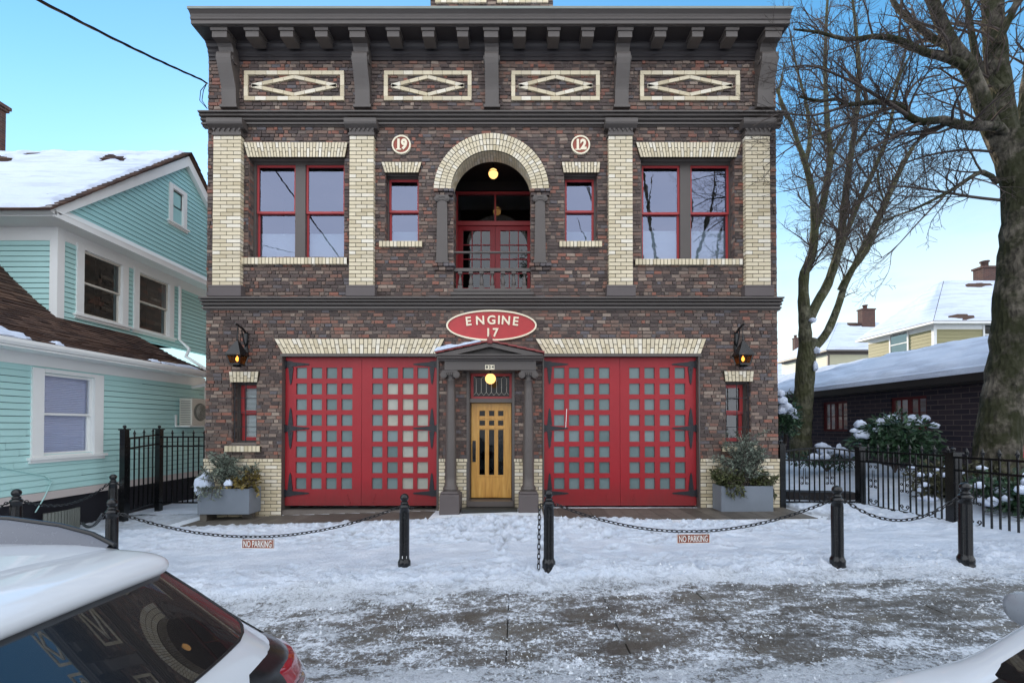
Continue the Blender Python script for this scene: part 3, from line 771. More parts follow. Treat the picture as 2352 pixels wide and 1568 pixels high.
fb.box(dxm-dh, dxm+dh, LB-.04, LB+.08, dz1, dz1+.11); fb.box(dxm-dh, dxm+dh, LB-.03, LB+.08, zt2-.06, zt2); fb.box(dxm-.02, dxm+.02, LB-.02, LB+.06, dz1+.11, zt2-.06)
FD = fb.build('french_door_frame', M['red_sash'], STATION)
tg = MB(); tg.quad((dxm-dh,LB+.03,dz1+.11),(dxm+dh,LB+.03,dz1+.11),(dxm+dh,LB+.03,zt2-.06),(dxm-dh,LB+.03,zt2-.06)); tg.build('transom_pane', M['glass_dim'], FD)
for s in (-1, 1):
    p0, p1 = (dxm-dh+.004, dxm-.004) if s < 0 else (dxm+.004, dxm+dh-.004)
    d = MB(); st = .13; zb0 = LGZ+.01; lo = LGZ+.62
    d.box(p0, p0+st, LB, LB+.05, zb0, dz1-.004); d.box(p1-st, p1, LB, LB+.05, zb0, dz1-.004)
    d.box(p0+st, p1-st, LB, LB+.05, dz1-.12, dz1-.004); d.box(p0+st, p1-st, LB, LB+.05, zb0, lo)
    d.box(p0+st+.06, p1-st-.06, LB-.012, LB, zb0+.14, lo-.12)
    for i in (1, 2):
        x = p0+st+(p1-p0-2*st)*i/3; d.box(x-.012, x+.012, LB+.004, LB+.045, lo, dz1-.12)
    for i in (1, 2, 3):
        z = lo+(dz1-.12-lo)*i/4
        xs_ = [p0+st] + [p0+st+(p1-p0-2*st)*q/3 for q in (1,2)] + [p1-st]
        for q in range(3): d.box(xs_[q]+.012*(q>0), xs_[q+1]-.012*(q<2), LB+.006, LB+.043, z-.012, z+.012)
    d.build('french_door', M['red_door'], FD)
    g = MB(); g.quad((p0+st,LB+.025,lo),(p1-st,LB+.025,lo),(p1-st,LB+.025,dz1-.12),(p0+st,LB+.025,dz1-.12)); g.build('pane', M['glass_dim'], FD)
# balustrade
bl = MB(); yb = YF+.06
zr = fz(621, yb); z0 = fz(667, yb)
bl.box(JL+.002, JR-.002, yb-.05, yb+.05, zr-.035, zr+.035); bl.box(JL+.002, JR-.002, yb-.05, yb+.05, z0-.03, z0+.03)
bl.box(JL-.06, JR+.06, YF-.06, YF+.3, LGZ-.06, LGZ-.0); bl.box(JL-.04, JR+.04, YF-.02, YF+.02, LGZ-.10, LGZ-.062)
BAL = bl.build('balustrade', M['trim'], STATION)
tr_ = MB(); zz = fz(580, yb); tr_.tube([(JL,yb,zz),(JR,yb,zz)], .028, 8); tr_.build('top_rail', M['trim'], BAL)
pr = [(.0,0),(.05,0),(.05,.06),(.03,.075),(.045,.11),(.05,.15),(.038,.22),(.022,.28),(.02,.30),(.032,.31),(.032,.325),(.022,.33),(.05,.345),(.05,.40)]
hz = zr-.035-(z0+.03)
bp = MB()
for i in range(7):
    bp = MB(); x = JL+.14+(JR-JL-.28)*i/6; zq = z0+.031; k = hz/.40
    bp.box(x-.05, x+.05, yb-.04, yb+.04, zq, zq+.075*k); bp.box(x-.045, x+.045, yb-.04, yb+.04, zq+.345*k, zq+hz-.001)
    bp.lathe([(r*.95, zq+h*k) for r, h in pr[3:12]], (x,yb,0), 12); bp.build('baluster', M['trim'], BAL)
# --- garage doors
ZD0, ZD1 = fz(1160.5, YF+.1), fz(820.6, YF+.1)
def T(side, px, y=None):           # zoom coordinate of the two door pictures -> X on the door plane
    base = 459.4 if side == 'L' else 1225.0
    return at(base+.332*px, 990, YF+.1 if y is None else y).x
def TZ(zy): return fz(704.4+.332*zy, YF+.1)
def hinge(mb, x, z, s, kind, y):
    """s: +1 strap runs to +x. kind -1 bottom (arm up), 0 middle (both), 1 top (arm down)"""
    d = .018
    def H(pts): 
        pts = [(x+s*a, z+b) for a, b in pts]
        if s < 0: pts = pts[::-1]
        mb.prism(pts, 'y', y-d, y)
    H([(0,-.07),(.11,-.07),(.17,-.048),(.50,-.016),(.535,0),(.50,.016),(.17,.048),(.11,.07),(0,.07)])
    arms = {1:[-1], -1:[1], 0:[-1,1]}[kind]
    for a in arms:
        mb.prism([(x+s*.055,z+a*.071),(x+s*.165,z+a*.071),(x+s*.130,z+a*.40),(x+s*.108,z+a*.455),(x+s*.088,z+a*.40)], 'y', y-d-.001, y)
        for i in range(3): mb.lathe([(.012,0),(.012,.008),(.004,.012)], (0,0,0), 6) if False else mb.box(x+s*.105-.011, x+s*.105+.011, y-d-.010, y-d-.001, z+a*(.12+.12*i)-.011, z+a*(.12+.12*i)+.011)
    for i in range(3): mb.box(x+s*(.06+.17*i)-.011, x+s*(.06+.17*i)+.011, y-d-.010, y-d, z-.011, z+.011)
    mb.box(x-s*.02, x+s*.012, y-d-.015, y+.01, z-.085, z+.085)
ROWS = [(420,495),(530,605),(638,713),(747,822),(856,932),(965,1040),(1073,1150),(1183,1260)]
for side, leaves in (('L', [((590,1116.5),[(663,737),(768,842),(872,946),(977,1053)],1),((1118.5,1642),[(1190,1262),(1295,1368),(1400,1475),(1503,1577)],-1)]),
                     ('R', [((75,599),[(143,215),(247,318),(352,422),(456,528)],1),((601,1126),[(665,737),(770,840),(875,945),(980,1052)],-1)])):
    k = OP['gar'+side]; y = YF+.1
    fr = MB(); x0, x1 = T(side, leaves[0][0][0])-.008, T(side, leaves[1][0][1])+.008
    fr.box(k[0]+.001, x0, YF-.03, YF+.2, ZB, k[3]-.001); fr.box(x1, k[1]-.001, YF-.03, YF+.2, ZB, k[3]-.001); fr.box(x0, x1, YF-.03, YF+.2, ZD1+.008, k[3]-.001)
    fr.box(k[0]-.03, k[1]+.03, YF-.06, YF-.031, k[3]-.06, k[3]-.002)
    FR = fr.build('garage_door_frame', M['trim'], STATION)
    for (la, lb), cols, s in leaves:
        X0, X1 = T(side,la), T(side,lb); d = MB()
        xs = [X0]+[T(side,q) for c in cols for q in c]+[X1]
        zs = [ZD1]+[TZ(q) for r in ROWS for q in r]+[ZD0]
        for i in range(0, len(xs), 2): d.box(xs[i], xs[i+1], y, y+.06, ZD0, ZD1)
        for i in range(1, len(xs)-1, 2):
            for j in range(0, len(zs), 2): d.box(xs[i], xs[i+1], y+.0015, y+.06, zs[j+1], zs[j])
        # bolt heads low on the meeting stile
        hx = X1 if s > 0 else X0
        for i, (a, b) in enumerate(((.31,.22),(.285,.135),(.25,.05))):
            d.lathe([(.018,0),(.018,.001)], (0,0,0), 6) if False else d.box(hx-s*a-.015, hx-s*a+.015, y-.012, y, ZD0+b, ZD0+b+.03)
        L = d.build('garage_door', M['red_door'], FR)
        g = MB()
        for i, c in enumerate(cols):
            for j, r in enumerate(ROWS):
                warm = side == 'L' and s < 0 and ((i >= 1 and 1 <= j <= 6 and not (i == 1 and j > 3)) or (i >= 2 and j == 7))
                p0, p1, q0, q1 = T(side,c[0]), T(side,c[1]), TZ(r[1]), TZ(r[0])
                g.quad((p0,y+.04,q0),(p1,y+.04,q0),(p1,y+.04,q1),(p0,y+.04,q1), 1 if warm else 0)
        g.build('pane', [M['frost'], M['frost_warm']], FR)
        e = X0+.012 if s > 0 else X1-.012
        for z, kk in ((TZ(398),1),(TZ(840),0),(TZ(1288),-1)):
            h = MB(); hinge(h, e, z, s, kk, y); h.build('strap_hinge', M['iron_hinge'], FR)
    if side == 'R':
        sc_ = MB(); sc_.bar((T('R',231),y-.003,TZ(706)),(T('R',224),y-.003,TZ(835)),.012,.004); sc_.build('scratch', M['white'], FR)
    pts = (629.7,1021,648.6,1004,778,811.6,40) if side == 'L' else (1230,1622.4,1249.9,1610,778,811.6,40)
    flat_arch('lintel', *pts, FR)

# --- entrance: frame, transom, oak door
DY = YF+.2
a, b, c, d = OP['door']
dx0, dx1 = at(1082.5,1030,DY).x, at(1174.5,1030,DY).x; zd0, zd1 = fz(1142.6,DY), fz(925.5,DY); ztr0, ztr1 = fz(916,DY), fz(861,DY)
f = MB()
f.box(a+.001, dx0-.012, YF+.02, DY+.1, zd0-.02, d-.001); f.box(dx1+.012, b-.001, YF+.02, DY+.1, zd0-.02, d-.001)
f.box(a-.02, a+.03, YF-.035, YF+.019, ZB, d); f.box(b-.03, b+.02, YF-.035, YF+.019, ZB, d)
f.box(dx0-.012, dx1+.012, YF+.04, DY+.1, zd1+.006, ztr0); f.box(dx0-.012, dx1+.012, YF+.03, DY+.1, ztr1+.03, d-.001)
f.box(a+.002, b-.002, YF-.14, DY+.1, fz(1163,YF-.14), zd0-.021)
EF = f.build('entrance_frame', M['trim'], STATION)
tz0, tz1 = ztr0+.002, ztr1+.028
t = MB(); w = .055
t.box(dx0-.01, dx1+.01, DY, DY+.05, tz1-w, tz1); t.box(dx0-.01, dx1+.01, DY, DY+.05, tz0, tz0+w); t.box(dx0-.01, dx0-.01+w, DY, DY+.05, tz0+w, tz1-w); t.box(dx1+.01-w, dx1+.01, DY, DY+.05, tz0+w, tz1-w)
t.build('transom_sash', M['red_sash'], EF)
g = MB(); g.quad((dx0,DY+.03,tz0+w),(dx1,DY+.03,tz0+w),(dx1,DY+.03,tz1-w),(dx0,DY+.03,tz1-w)); g.build('transom_pane', M['glass_lead'], EF)
l = MB(); n = 7
gx0, gx1 = dx0+.05, dx1-.05
for i in range(n):
    x = gx0+(gx1-gx0)*(i+.5)/n
    l.bar((x,DY+.022,tz0+w+.10),(x,DY+.022,tz1-w-.05),.009,.006)
    l.bar((x-(gx1-gx0)/n/2,DY+.022,tz0+w+.03),(x,DY+.022,tz0+w+.10),.013,.006); l.bar((x,DY+.022,tz0+w+.10),(x+(gx1-gx0)/n/2,DY+.022,tz0+w+.03),.013,.006)
    l.bar((x,DY+.022,tz1-w-.05),(x+(gx1-gx0)/n/2*(1 if i % 2 else -1),DY+.022,tz1-w),.009,.006)
l.build('lead_came', M['ac'], EF)
def dX(zx): return at((1600+.4464*zx)*.6125, 1030, DY).x
def dZ(zy): return fz((1250+.4464*zy)*.6125, DY)
D = MB()
cols = [(443,490),(523,568),(600,645)]
rows = [(648,692),(730,772),(808,1187)]
xs = [dx0]+[dX(q) for c_ in cols for q in c_]+[dx1]; zs = [zd1]+[dZ(q) for r in rows for q in r]+[zd0]
for i in range(0, len(xs), 2): D.box(xs[i], xs[i+1], DY, DY+.05, zd0, zd1)
for i in range(1, len(xs)-1, 2):
    for j in range(0, len(zs), 2): D.box(xs[i], xs[i+1], DY+.001, DY+.05, zs[j+1], zs[j])
# raised rails and panel
D.box(dX(435), dX(655), DY-.02, DY, dZ(718), dZ(704)); D.box(dX(432), dX(658), DY-.025, DY, dZ(800), dZ(782))
for q in (506, 585): D.box(dX(q-6), dX(q+6), DY-.014, DY, dZ(1190), dZ(640))
for q in (436, 652): D.box(dX(q-4), dX(q+4), DY-.010, DY, dZ(1195), dZ(640))
D.box(dX(430), dX(655), DY-.008, DY, dZ(1372), dZ(1205)); D.box(dX(432), dX(658), DY-.016, DY, dZ(1199), dZ(1188))
DR = D.build('oak_door', M['oak'], EF, bevel=.003)
g = MB(); g.quad((xs[1],DY+.03,zs[-2]),(xs[-2],DY+.03,zs[-2]),(xs[-2],DY+.03,zs[1]),(xs[1],DY+.03,zs[1])); g.build('door_pane', M['glass_lead'], EF)
h = MB(); h.box(dX(385), dX(413), DY-.012, DY, dZ(1077), dZ(900)); h.tube([(dX(399),DY-.012,dZ(1050)),(dX(399),DY-.06,dZ(1040)),(dX(399),DY-.06,dZ(985)),(dX(399),DY-.012,dZ(975))], .011, 8); h.build('door_handle', M['iron'], EF)
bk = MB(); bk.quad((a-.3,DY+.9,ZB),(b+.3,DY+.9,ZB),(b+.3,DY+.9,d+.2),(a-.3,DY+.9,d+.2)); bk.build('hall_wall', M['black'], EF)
st_ = MB(); zst = fz(1163, YF-.2); st_.box(a-.08, b+.08, YF-.42, YF-.145, -.12, zst-.02); st_.build('door_step', M['slate'], EF)

# --- porch
PC = fx(1128.7, 900); PYc = YF-.29
cxs = (at(1035.5,1000,PYc).x, at(1213.5,1000,PYc).x)
zp1 = fz(1129,PYc-.15); ze = fz(849.5, YF-.45)
ent = MB(); yb_, yc_ = YF-.46, YF-.64
xa, xb = at(1021,838,yb_).x, at(1231,838,yb_).x; ca, cb_ = at(1003,820,yc_).x, at(1247.5,820,yc_).x
zb1 = fz(829, yb_); zc0 = zb1+.0; zc1 = fz(813, yc_)
ent.box(xa, xb, yb_, yb_+.16, ze, zb1); ent.box(xa, xa+.16, yb_+.161, YF, ze, zb1); ent.box(xb-.16, xb, yb_+.161, YF, ze, zb1)
ent.box(xa+.161, xb-.161, yb_+.161, YF-.001, ze+.12, zb1)           # porch ceiling
cpts = [(YF,zc0+.001),(yb_-.04,zc0+.001),(yb_-.06,zc0+.03),(yc_+.05,zc0+.045),(yc_+.05,zc0+.075),(yc_+.015,zc0+.09),(yc_+.01,zc1-.03),(yc_,zc1-.02),(yc_,zc1),(YF,zc1)]
ent.prism(cpts, 'x', ca, cb_)
PORCH = ent.build('porch', M['trim'], STATION)
apz = fz(786, yc_)
pm = (ca+cb_)/2
hp = (cb_-ca)/2
pd = MB()
for s in (-1, 1):      # raking cornice
    e, t_ = (pm+s*hp, zc1+.001), (pm, apz)
    pd.prism([(pm+s*(hp-.0), zc1+.001),(pm, apz),(pm, apz-.085),(pm+s*(hp-.42), zc1+.001)][::s], 'y', yc_+.005, yc_+.14)
pd.add([(pm-hp+.3,yc_+.2,zc1+.001),(pm+hp-.3,yc_+.2,zc1+.001),(pm,yc_+.2,apz-.05)], [(0,1,2)])
pd.build('pediment', M['trim'], PORCH)
rf = MB()
for s in (-1, 1):
    n = 6
    for i in range(n):
        f0, f1 = i/n, (i+1)/n
        p0 = (pm+s*(hp+.03)*(1-f0), zc1+.012+(apz-zc1)*f0+.012); p1 = (pm+s*(hp+.03)*(1-f1), zc1+.012+(apz-zc1)*f1)
        rf.prism([p0, p1, (p1[0],p1[1]+.03), (p0[0],p0[1]+.035)][::-s], 'y', yc_-.035, YF-.0)
rf.tube([(pm,yc_-.045,apz+.045),(pm,YF,apz+.045)], .05, 8)
rf.lathe([(.05,-.08),(.062,-.02),(.05,.03),(.022,.07),(.024,.09),(.004,.125)], (pm, yc_-.02, apz+.05), 10)
rf.build('porch_roof', M['red_tile'], PORCH)
sn = MB(); pts = []
for i in range(15):
    f_ = i/14*.84; base = (pm-(hp+.04)*(1-f_), zc1+.05+(apz-zc1)*f_)
    pts.append((base, .045+.02*noise.noise((i*.6,3,1))+.03*(i<6)+(-.035 if i in (0,14) else 0)))
for i in range(14):
    (p, h0), (q, h1) = pts[i], pts[i+1]
    sn.prism([p, q, (q[0],q[1]+h1), (p[0],p[1]+h0)], 'y', yc_-.05+.015*noise.noise((i*.5,0,0)), YF-.02, smooth=False)
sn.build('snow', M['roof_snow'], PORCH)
for cx in cxs:
    c = MB(); zt = ze-.001
    H = zt-.155-(zp1+.12)
    prof_ = [(.155,zp1+.0),(.155,zp1+.03),(.165,zp1+.045),(.16,zp1+.075),(.135,zp1+.085),(.145,zp1+.105),(.13,zp1+.12)]
    for i in range(13):
        f_ = i/12; prof_.append((.122-.034*f_**1.6, zp1+.125+H*f_*.97))
    zt_ = zp1+.125+H*.97
    prof_ += [(.098,zt_+.01),(.098,zt_+.03),(.088,zt_+.04),(.09,zt-.14),(.105,zt-.11),(.12,zt-.07)]
    c.lathe(prof_, (cx,PYc,0), 24)
    C_ = c.build('column', M['trim'], PORCH)
    q = MB(); q.box(cx-.16, cx+.16, PYc-.15, PYc+.15, zt-.045, zt)
    q.box(cx-.15, cx+.15, PYc-.13, PYc+.13, zt-.10, zt-.046)
    for s in (-1, 1):
        for rr, yy in ((.072,.145),(.052,.155),(.03,.163)):
            q.prism([(cx+s*.135+rr*cos(t_), zt-.095+rr*sin(t_)) for t_ in [2*pi*i/16 for i in range(16)]], 'y', PYc-yy, PYc+.14)
    for i in range(5): q.lathe([(.016,-.03),(.022,0),(.012,.025)], (cx-.08+.04*i, PYc-.14, zt-.075), 6)
    q.build('ionic_capital', M['trim'], C_)
    p = MB(); p.box(cx-.21, cx+.21, PYc-.21, YF-.001, -.2, zp1-.055); p.box(cx-.185, cx+.185, PYc-.185, PYc+.185, zp1-.054, zp1)
    p.build('column_pedestal', M['stone'], C_, bevel=.02)

# ================================================================== FIXTURES ON THE STATION (things of their own)
# oval sign
sy = YF-.05; scx, scz = at(1129,747,sy).x, fz(747.5,sy); ra, rb = 104*.00955, 35.5*.00955
SG = thing('oval_sign', 'red oval name sign with cream rim above the entrance porch', 'sign', (scx, sy, scz-rb))
el = lambda a, b, n=64: [(scx+a*cos(2*pi*i/n), scz+b*sin(2*pi*i/n)) for i in range(n)]
s_ = MB(); s_.prism(el(ra-.01,rb-.01), 'y', sy+.0, YF+.02); s_.build('sign_board', M['sign_red'], SG)
r_ = MB(); n = 72
for i in range(n):
    t0, t1 = 2*pi*i/n, 2*pi*(i+1)/n
    P_ = lambda t, d, y: (scx+(ra-d)*cos(t), y, scz+(rb-d)*sin(t))
    r_.add([P_(t0,0,sy-.03),P_(t1,0,sy-.03),P_(t1,.035,sy-.03),P_(t0,.035,sy-.03),P_(t0,0,YF+.0),P_(t1,0,YF+.0),P_(t1,.035,sy+.001),P_(t0,.035,sy+.001)], [(0,1,2,3),(0,4,5,1),(3,2,6,7)])
r_.build('sign_rim', M['sign_cream'], SG)
RX = Matrix.Rotation(pi/2, 4, 'X')
def lettering(body, x, z, y, size, mat, parent, ext=.012, off=.012, rot=0, sx=1, name='lettering'):
    me = text_mesh(body, size, ext, off)
    mm = MB(); mm.merge(me, Matrix.Translation((x,y,z)) @ Matrix.Rotation(rot,4,'Y') @ RX @ Matrix.Diagonal((sx,1,1,1))); bpy.data.meshes.remove(me)
    return mm
lt = MB()
R0 = 1.9
chars = 'ENGINE'; pxs = [1076,1103,1129,1146,1162,1184]; zs_ = [739,737,736,736,737,739]
for ch, px, pz in zip(chars, pxs, zs_):
    x = at(px,pz,sy).x; m2 = lettering(ch, x, fz(pz,sy), sy-.012, .265, None, SG, off=.006, rot=(x-scx)*.22)
    o_ = len(lt.v); lt.v += m2.v; lt.f += [[i+o_ for i in f_] for f_ in m2.f]; lt.m += m2.m; lt.sm += m2.sm
for ch, px in (('1',1121.5),('7',1138)):
    m2 = lettering(ch, at(px,763,sy).x, fz(764.5,sy), sy-.012, .25, None, SG, off=.007)
    o_ = len(lt.v); lt.v += m2.v; lt.f += [[i+o_ for i in f_] for f_ in m2.f]; lt.m += m2.m; lt.sm += m2.sm
lt.build('lettering', M['sign_cream'], SG)
# round number medallions
for px, pz, num, lab in ((922,333,'19','round medallion bearing 19 over the narrow window nearer the mint house'), (1333.5,333.5,'12','round medallion bearing 12 over the narrow window nearer the bare trees')):
    y = YF-.03; x, z = at(px,pz,y).x, fz(pz,y); r = .21
    T_ = thing('medallion', lab, 'medallion', (x,y,z-r))
    b_ = MB(); b_.prism([(x+(r-.01)*cos(t),z+(r-.01)*sin(t)) for t in [2*pi*i/40 for i in range(40)]], 'y', y, YF+.02); b_.build('disc', paint('brick_red_enamel', srgb(150,74,58), .5, .15, 5), T_)
    q = MB()
    for i in range(40):
        t0, t1 = 2*pi*i/40, 2*pi*(i+1)/40
        P_ = lambda t, d, yy: (x+(r-d)*cos(t), yy, z+(r-d)*sin(t))
        q.add([P_(t0,0,y-.02),P_(t1,0,y-.02),P_(t1,.032,y-.02),P_(t0,.032,y-.02),P_(t0,0,YF),P_(t1,0,YF),P_(t1,.032,y),P_(t0,.032,y)], [(0,1,2,3),(0,4,5,1),(3,2,6,7)])
    q.build('rim', M['sign_cream'], T_)
    n_ = MB()
    for ch, dx in ((num[0],-.062),(num[1],.062)):
        m2 = lettering(ch, x+dx, z, y-.008, .30, None, T_, ext=.008, off=.016, sx=.86)
        o_ = len(n_.v); n_.v += m2.v; n_.f += [[i+o_ for i in f_] for f_ in m2.f]; n_.m += m2.m; n_.sm += m2.sm
    n_.box(x-.062-.055, x-.062+.06, y-.017, y+.001, z-.118, z-.092)
    n_.build('numeral', M['sign_cream'], T_)
# house number plate
y = yb_-.012; x, z = at(1125,842.5,y).x, fz(843,y)
HN = thing('number_plate', 'small white plate reading 824 on the porch beam', 'house number', (x,y,z-.05))
p = MB(); p.box(x-.098, x+.098, y, yb_+.001, z-.049, z+.049); p.build('plate', M['sign_cream'], HN)
n_ = MB()
for i, ch in enumerate('824'):
    m2 = lettering(ch, x-.062+.062*i, z, y-.003, .088, None, HN, ext=.003, off=.002)
    o_ = len(n_.v); n_.v += m2.v; n_.f += [[i_+o_ for i_ in f_] for f_ in m2.f]; n_.m += m2.m; n_.sm += m2.sm
n_.build('numeral', M['iron'], HN)
# globe lamps
def globe(label, px, py, Y, r, zceil, dim=False):
    c = at(px,py,Y); G = thing('globe_lamp', label, 'lamp', tuple(c))
    s = MB(); s.lathe([(.004,-r)]+[(r*cos(t),r*sin(t)) for t in [radians(-80+10*i) for i in range(17)]]+[(.004,r)], tuple(c), 20); s.build('globe', M['lamp_globe'], G)
    k = MB(); k.lathe([(r*.45,r*.86),(r*.5,r*1.0),(r*.4,r*1.12),(.018,r*1.2),(.018,zceil-c.z-.03),(.06,zceil-c.z-.02),(.06,zceil-c.z)], tuple(c), 12); k.build('lamp_stem', M['iron'], G)
    return G, c
G, c = globe('lit opal globe lamp hanging under the porch beam above the oak door', 1126.5, 869.5, YF-.30, .113, ze+.12)
G, c = globe('lit opal globe lamp hanging inside the arched balcony', 1133, 399, YF+.72, .112, AZ+AR0+.25)
st2 = MB(); r = .112; st2.tube([(c.x+(r+.003)*cos(t),c.y+(r+.003)*sin(t),c.z+.02) for t in [2*pi*i/20 for i in range(20)]], .008, 6, closed=True); st2.build('strap', M['iron'], G)
# wall lanterns
LAN = None
for lab, lx, plx in (('black iron wall lantern with amber light above the narrow window beside the gated passage', 545, 565.5), ('black iron wall lantern with amber light on the wall end nearest the bare trees', 1706.5, 1691)):
    y = YF-.33; x = at(lx,815,y).x; z1, z2, z3 = fz(783,y), fz(815,y), fz(839,y)
    xp = at(plx,790,YF-.02).x; s = 1
    L_ = thing('wall_lantern', lab, 'lantern', (x,YF,z3), 'lanterns beside the garage doors')
    b_ = MB(); b_.box(xp-.04, xp+.04, YF-.03, YF+.0, fz(818), fz(764))
    xa_ = (x+xp)/2; zt = fz(757,YF-.02)
    b_.bar((xp,YF-.03,zt-.06),(xp,YF-.03,zt-.45),.05,.03)
    arm = [Vector((xp,YF-.02,zt-.09)), Vector((xp*.6+x*.4,YF-.14,zt-.01)), Vector((x,YF-.33,zt+.03)), Vector((x,YF-.40,zt+.05))]
    for p_, q_ in zip(arm, arm[1:]): b_.bar(p_, q_, .035, .03)
    b_.tube([(xp,YF-.03,zt-.40),(xp*.7+x*.3,YF-.12,zt-.24),(xp*.5+x*.5,YF-.19,zt-.04)], .013, 6)
    b_.tube([(x,YF-.33,zt+.02),(x,YF-.33,z1+.05)], .010, 6); b_.lathe([(.008,0),(.03,.03),(.012,.06),(.022,.09),(.008,.13)], (x,y,z1), 8)
    b_.build('bracket', M['iron'], L_)
    ro = MB(); w = .165
    def sq(w_, z_): return [(x-w_,y-w_,z_),(x+w_,y-w_,z_),(x+w_,y+w_,z_),(x-w_,y+w_,z_)]
    def loft(mb, A, B, m=0): mb.add(A+B, [(i,(i+1)%4,(i+1)%4+4,i+4) for i in range(4)], m)
    loft(ro, sq(w,z2), sq(.02,z1)); ro.add(sq(w,z2), [(3,2,1,0)]); ro.add(sq(.02,z1), [(0,1,2,3)])
    loft(ro, sq(w-.005,z2-.02), sq(w-.005,z2-.001))
    wb = .10
    for sx in (-1,1):
        for sy_ in (-1,1): ro.bar((x+sx*(w-.02),y+sy_*(w-.02),z2-.015),(x+sx*wb,y+sy_*wb,z3+.02),.022)
    ro.add(sq(wb+.012,z3)+sq(wb+.012,z3+.035), [(0,3,2,1),(4,5,6,7)]+[(i,(i+1)%4,(i+1)%4+4,i+4) for i in range(4)])
    loft(ro, sq(.07,z3-.03), sq(.05,z3-.001)); ro.build('lantern_frame', M['iron'], L_)
    gl = MB(); A = sq(wb-.004,z3+.036); B = sq(w-.03,z2-.022); loft(gl, A, B); gl.build('lantern_glass', M['amber'], L_)
    fl_ = MB(); fl_.lathe([(.004,-.05),(.03,-.02),(.034,.01),(.02,.04),(.003,.075)], (x,y,(z2+z3)/2+.02), 10); fl_.build('flame', M['flame'], L_)
# ================================================================== GROUND
def sstep(a, b, x):
    t = max(0, min(1, (x-a)/(b-a))); return t*t*(3-2*t)
def gz(x, y):
    """lie of the land: level along the brick front, falling to the street and to the west"""
    xa = max(-9, min(7, x))
    za = .03*min(xa, 0) + .012*max(0, xa-5)
    zb = -.085 + .034*xa
    t = sstep(5.4, 9.2, y)
    z = zb*(1-t) + za*t
    if y < 5.4: z -= .018*(5.4-y)
    if x > 7.4: z += .42*sstep(7.4, 9.5, x)*sstep(6, 12, y) 
    if y > 10.5 and x > 5: z += .55*sstep(10.5, 16, y)*(1-sstep(7.4,9.5,x)*.76)
    return z
def grid(name, x0, x1, y0, y1, step, zf, mats, kind='structure', keep=None, smooth=True, stepy=None, cover=None):
    nx = max(1, round((x1-x0)/step)); ny = max(1, round((y1-y0)/(stepy or step)))
    Z = []; K = []
    for j in range(ny+1):
        y = y0+(y1-y0)*j/ny
        for i in range(nx+1):
            x = x0+(x1-x0)*i/nx; z = zf(x, y); Z.append((x,y,z)); K.append(True if keep is None else keep(x,y,z))
    used = {}; vs = []; fs = []
    for j in range(ny):
        for i in range(nx):
            q = [j*(nx+1)+i, j*(nx+1)+i+1, (j+1)*(nx+1)+i+1, (j+1)*(nx+1)+i]
            if not any(K[k] for k in q): continue
            f = []
            for k in q:
                if k not in used: used[k] = len(vs); vs.append(Z[k])
                f.append(used[k])
            fs.append(f)
    me = bpy.data.meshes.new(name); me.from_pydata(vs, [], fs)
    for m in mats: me.materials.append(m)
    me.polygons.foreach_set('use_smooth', [smooth]*len(fs)); me.update()
    at_ = me.attributes.new('cover', 'FLOAT', 'POINT'); at_.data.foreach_set('value', [(v[2]-gz(v[0],v[1])) if cover else .2 for v in vs])
    o = bpy.data.objects.new(name, me); COL.objects.link(o); tag(o, kind=kind); return o
grid('ground', -160, 160, -60, 260, 8, lambda x, y: -.62, [M['snow']])
ROADZ = -.34
CURB = 2.62
rd = MB(); rd.quad((-40,-9,ROADZ),(40,-9,ROADZ),(40,CURB-.12,ROADZ),(-40,CURB-.12,ROADZ)); tag(rd.build('road', M['asphalt']), kind='structure')
kb = MB()
for i in range(20):
    x = -20+2*i; kb.box(x+.003, x+1.997, CURB-.12, CURB+.02, ROADZ-.2, min(gz(x,CURB),gz(x+2,CURB))+.004)
tag(kb.build('kerb', M['paver']), kind='structure')
# sidewalk slabs with real joints
sw = MB(); xs = [.93+1.03*i for i in range(-9, 9)]; ys = [CURB+.02, 3.2, 4.24, 5.28, 6.3]
for i in range(len(xs)-1):
    for j in range(len(ys)-1):
        g = .006; nx_ = 4
        x0, x1, y0, y1 = xs[i]+g, xs[i+1]-g, ys[j]+g, ys[j+1]-g
        tilt = random.uniform(-.004,.004)
        P_ = lambda a, b, dz=0: (a, b, gz(a,b)+tilt+dz)
        c = [P_(x0,y0),P_(x1,y0),P_(x1,y1),P_(x0,y1)]; lo = [P_(x0,y0,-.06),P_(x1,y0,-.06),P_(x1,y1,-.06),P_(x0,y1,-.06)]
        sw.add(c+lo, [(0,1,2,3),(0,4,5,1),(1,5,6,2),(2,6,7,3),(3,7,4,0)])
tag(sw.build('sidewalk', M['concrete']), kind='structure')
grid('sidewalk_bed', -10, 11, CURB+.02, 6.4, .5, lambda x, y: gz(x,y)-.03, [M['slate']])
grid('apron', -9.2, 7.6, 6.3, 9.72, .3, lambda x, y: gz(x,y)-.006, [M['concrete']])
grid('yard', 5.0, 30, 4, 40, .6, lambda x, y: gz(x,y)-.02 if (x > 7.0 or y > 9.8) else -.5, [M['earth']])
# paver strip along the brick front
pv = MB(); x = XL+.15
while x < 5.75:
    w = .33
    za = max(gz(x,9.3),gz(x,8.45))+.012
    if not (-1.9 < x+w/2 < .65):
        pv.box(x+.004, x+w-.004, 8.42 if x > .6 else 8.72, YF-.065, za-.1, gz(x,8.5)*.0+za+random.uniform(-.002,.002))
    x += w
tag(pv.build('paving', M['paver']), kind='structure')

